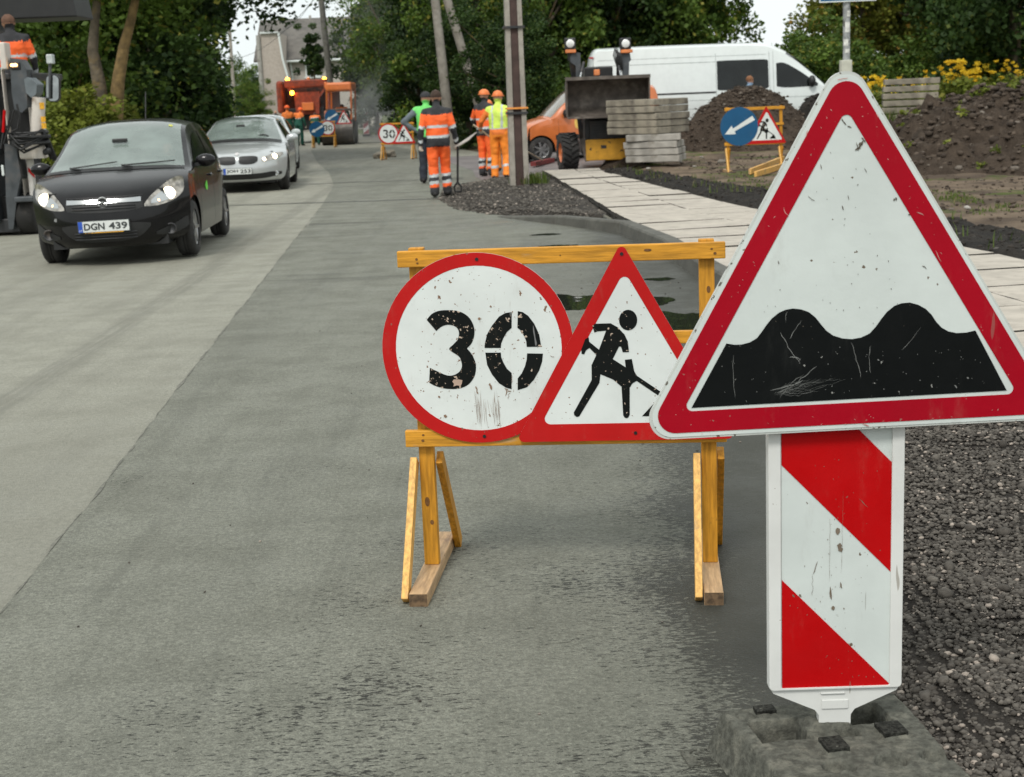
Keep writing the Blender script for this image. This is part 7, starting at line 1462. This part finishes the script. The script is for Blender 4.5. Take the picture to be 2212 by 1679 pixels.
p = gp(1068, 372); person('worker mostly hidden behind the other two helmets, bending forward', (p.x, p.y, 0), R(20), st_vest('hivis2', 'hivis2', 'orsuit', 1.0), dict(chest=(0, .12, 1.24), neck=(0, .2, 1.38), head=(0, .27, 1.50), shL=(-.18, .16, 1.33), shR=(.18, .16, 1.33), elL=(-.24, .25, 1.1), elR=(.24, .25, 1.1), wrL=(-.2, .4, .95), wrR=(.2, .4, .95)), .98, hat=('orangec', 'brim'), voxel=.022)
p = pA; br = thing('shovel', 'long wooden handled shovel held low by the worker in the yellow vest', 'shovel', (p.x, p.y, 0), R(-12))
MB().tube([(-.56, .16, 1.12), (-.38, .22, .98), (.02, .42, .60)], .017, 8).build('shaft', K['stick'], br); MB().prism([(-.0, .62), (.10, .66), (.20, .42), (.08, .36)], .40, .42).build('blade', K['bucket'], br)
# broom
b0, b1 = gp(1193, 352), gp(1152, 363); bh = thing('broom', 'dark red yard broom lying with its head on the road beside the pole', 'broom', (b0.x, b0.y, 0))
MB().beam((0, 0, .07), (b1.x - b0.x, b1.y - b0.y, .09), .10, .13).build('head', K['redb2'], bh); q = at(1137, 330, 30.2); c = Vector(((b1.x - b0.x) * .5, (b1.y - b0.y) * .5, .12)); MB().tube([c, Vector((q.x - b0.x - .1, q.y - b0.y - .3, q.z + .1))], .014, 8).build('handle', K['stick'], bh)
# crew by the truck
p = at(625, 306, 64.5); person('worker in green with an orange yoke and a red cap at the truck tail', (p.x, 64.5, 0), R(15), st_green, dict(elR=(.3, .1, 1.15), wrR=(.28, .35, 1.1)), 1.02, hat=('hivis', 'brim'), voxel=.03, group='green suited crew at the truck')
p = at(648, 304, 65.5); person('worker in green with raised orange shoulders, second from the left at the truck', (p.x, 65.5, 0), R(-25), st_green, dict(chest=(0, .08, 1.30), head=(0, .20, 1.55), neck=(0, .12, 1.44), elR=(.3, -.02, 1.12), wrR=(.32, .06, .88)), 1.0, voxel=.03, hat=('hivis', 'brim'), group='green suited crew at the truck')
p = at(683, 304, 65.5); person('worker in green bending over behind the far arrow barrier', (p.x, 65.5, 0), R(5), st_green, dict(chest=(0, .22, 1.22), neck=(0, .40, 1.28), head=(0, .52, 1.30), shL=(-.18, .3, 1.26), shR=(.18, .3, 1.26), elL=(-.22, .4, 1.0), elR=(.22, .4, 1.0), wrL=(-.18, .5, .8), wrR=(.18, .5, .8)), 1.0, voxel=.03, hair='hair', group='green suited crew at the truck')
q = rq_(731, 262); person('roller driver in dark green and orange bending forward on the seat', (rq0.x + q.x + .02, RY + 1.2, q.z - .82), R(0), st_green, dict(chest=(0, .16, 1.26), neck=(0, .30, 1.38), head=(0, .42, 1.42), shL=(-.19, .22, 1.36), shR=(.19, .22, 1.36), elL=(-.25, .3, 1.12), elR=(.28, .28, 1.12), wrL=(-.2, .5, 1.05), wrR=(.3, .5, 1.05), knL=(-.14, .45, .85), knR=(.14, .45, .85), anL=(-.14, .5, .42), anR=(.14, .5, .42), toL=(-.14, .65, .38), toR=(.14, .65, .38)), 1.0, voxel=.03, hair='hair', group='green suited crew at the truck')
q = at(594, 262, 120); q = at(594, 262, 90); p = at(596, 250, 98); person('distant person in orange on the road far behind the silver saloon', (at(597, 262, 98).x, 98, -.1), R(150), st_orange, None, 1.0, voxel=.04, group='road workers')
# operator on the milling machine and the man by the van
q = at(20, 44, MY + .62); person('short haired operator in orange and charcoal standing on the milling machine', (q.x, MY + .62, q.z - 1.66 * .98), R(14), st_orange, dict(elR=(.27, .04, 1.14), wrR=(.28, .16, .92), head=(-.02, .03, 1.62)), .98, voxel=.018, hair='hairs')
q = at(1618, 181, 39.4); person('fair haired man in light denim standing in front of the white van', (q.x, 39.4, q.z - 1.56), R(-70), st_vest('denim', 'denim', 'navy', .9), dict(head=(.0, .03, 1.645)), 1.0, hair='hairr', voxel=.02, group=None)

# steam off the fresh asphalt
def steam(c, d, dens, label):
    m = bpy.data.materials.new('steam'); m.use_nodes = True; t_ = m.node_tree; t_.nodes.clear(); o = t_.nodes.new('ShaderNodeOutputMaterial'); v = t_.nodes.new('ShaderNodeVolumePrincipled'); v.inputs['Color'].default_value = (.85, .87, .88, 1)
    tc_ = t_.nodes.new('ShaderNodeTexCoord'); nz_ = t_.nodes.new('ShaderNodeTexNoise'); nz_.inputs['Scale'].default_value = .55; nz_.inputs['Detail'].default_value = 5; nz_.inputs['Distortion'].default_value = .6; mr = t_.nodes.new('ShaderNodeMapRange')
    for i, q in zip((1, 2, 3, 4), (.42, .75, 0, dens)): mr.inputs[i].default_value = q
    sp_ = t_.nodes.new('ShaderNodeVectorMath'); sp_.operation = 'LENGTH'; mp = t_.nodes.new('ShaderNodeMapping'); mp.inputs['Scale'].default_value = (2 / d[0], 2 / d[1], 2 / d[2]); t_.links.new(tc_.outputs['Object'], mp.inputs[0]); t_.links.new(mp.outputs[0], sp_.inputs[0])
    fo = t_.nodes.new('ShaderNodeMapRange'); fo.interpolation_type = 'SMOOTHSTEP'
    for i, q in zip((1, 2, 3, 4), (1., .25, 0, 1)): fo.inputs[i].default_value = q
    mu = t_.nodes.new('ShaderNodeMath'); mu.operation = 'MULTIPLY'; t_.links.new(sp_.outputs['Value'], fo.inputs[0]); t_.links.new(tc_.outputs['Object'], nz_.inputs['Vector']); t_.links.new(nz_.outputs['Fac'], mr.inputs[0]); t_.links.new(mr.outputs[0], mu.inputs[0]); t_.links.new(fo.outputs[0], mu.inputs[1]); t_.links.new(mu.outputs[0], v.inputs['Density']); t_.links.new(v.outputs[0], o.inputs['Volume'])
    b = MB().ball((0, 0, 0), (d[0] / 2, d[1] / 2, d[2] / 2), 24).build('steam', m); b.location = c; tag(b, label, 'steam', kind='stuff')
q = at(845, 270, 66); steam((q.x, 66, 1.3), (7.5, 10, 5.2), .34, 'pale steam drifting over the fresh asphalt right of the roller')
q = at(860, 120, 80); steam((q.x, 74, 5.5), (9, 9, 7), .10, 'thin steam rising before the dark trees')
SC.cycles.volume_step_rate = 2.0

SIT = dict(pelvis=(0, 0, .35), waist=(0, .0, .5), chest=(0, -.06, .76), neck=(0, -.07, .95), head=(0, -.04, 1.075), shL=(-.19, -.06, .86), shR=(.19, -.06, .86), elL=(-.24, .12, .68), elR=(.24, .12, .68), wrL=(-.14, .36, .80), wrR=(.14, .36, .80), hipL=(-.1, .05, .33), hipR=(.1, .05, .33), knL=(-.12, .46, .42), knR=(.12, .46, .42), anL=(-.12, .62, .12), anR=(.12, .62, .12), toL=(-.12, .76, .1), toR=(.12, .76, .1))
for car, lb, y_, zz in ((ca, 'driver faintly seen behind the windscreen of the black hatchback', 2.02, .10), (bm_, 'driver seen behind the windscreen of the silver saloon', 2.45, .02)):
    m_ = Matrix.Translation(car.t.location) @ Matrix.Rotation(car.t.rotation_euler.z, 4, 'Z'); q = m_ @ Vector((.37, y_, zz)); person(lb, (q.x, q.y, q.z), car.t.rotation_euler.z + math.pi, st_vest('greyc', 'greyc', 'navy', .1), SIT, .96, hair='hair', voxel=.025, group='drivers in the queue', grip=('L', 'R'))
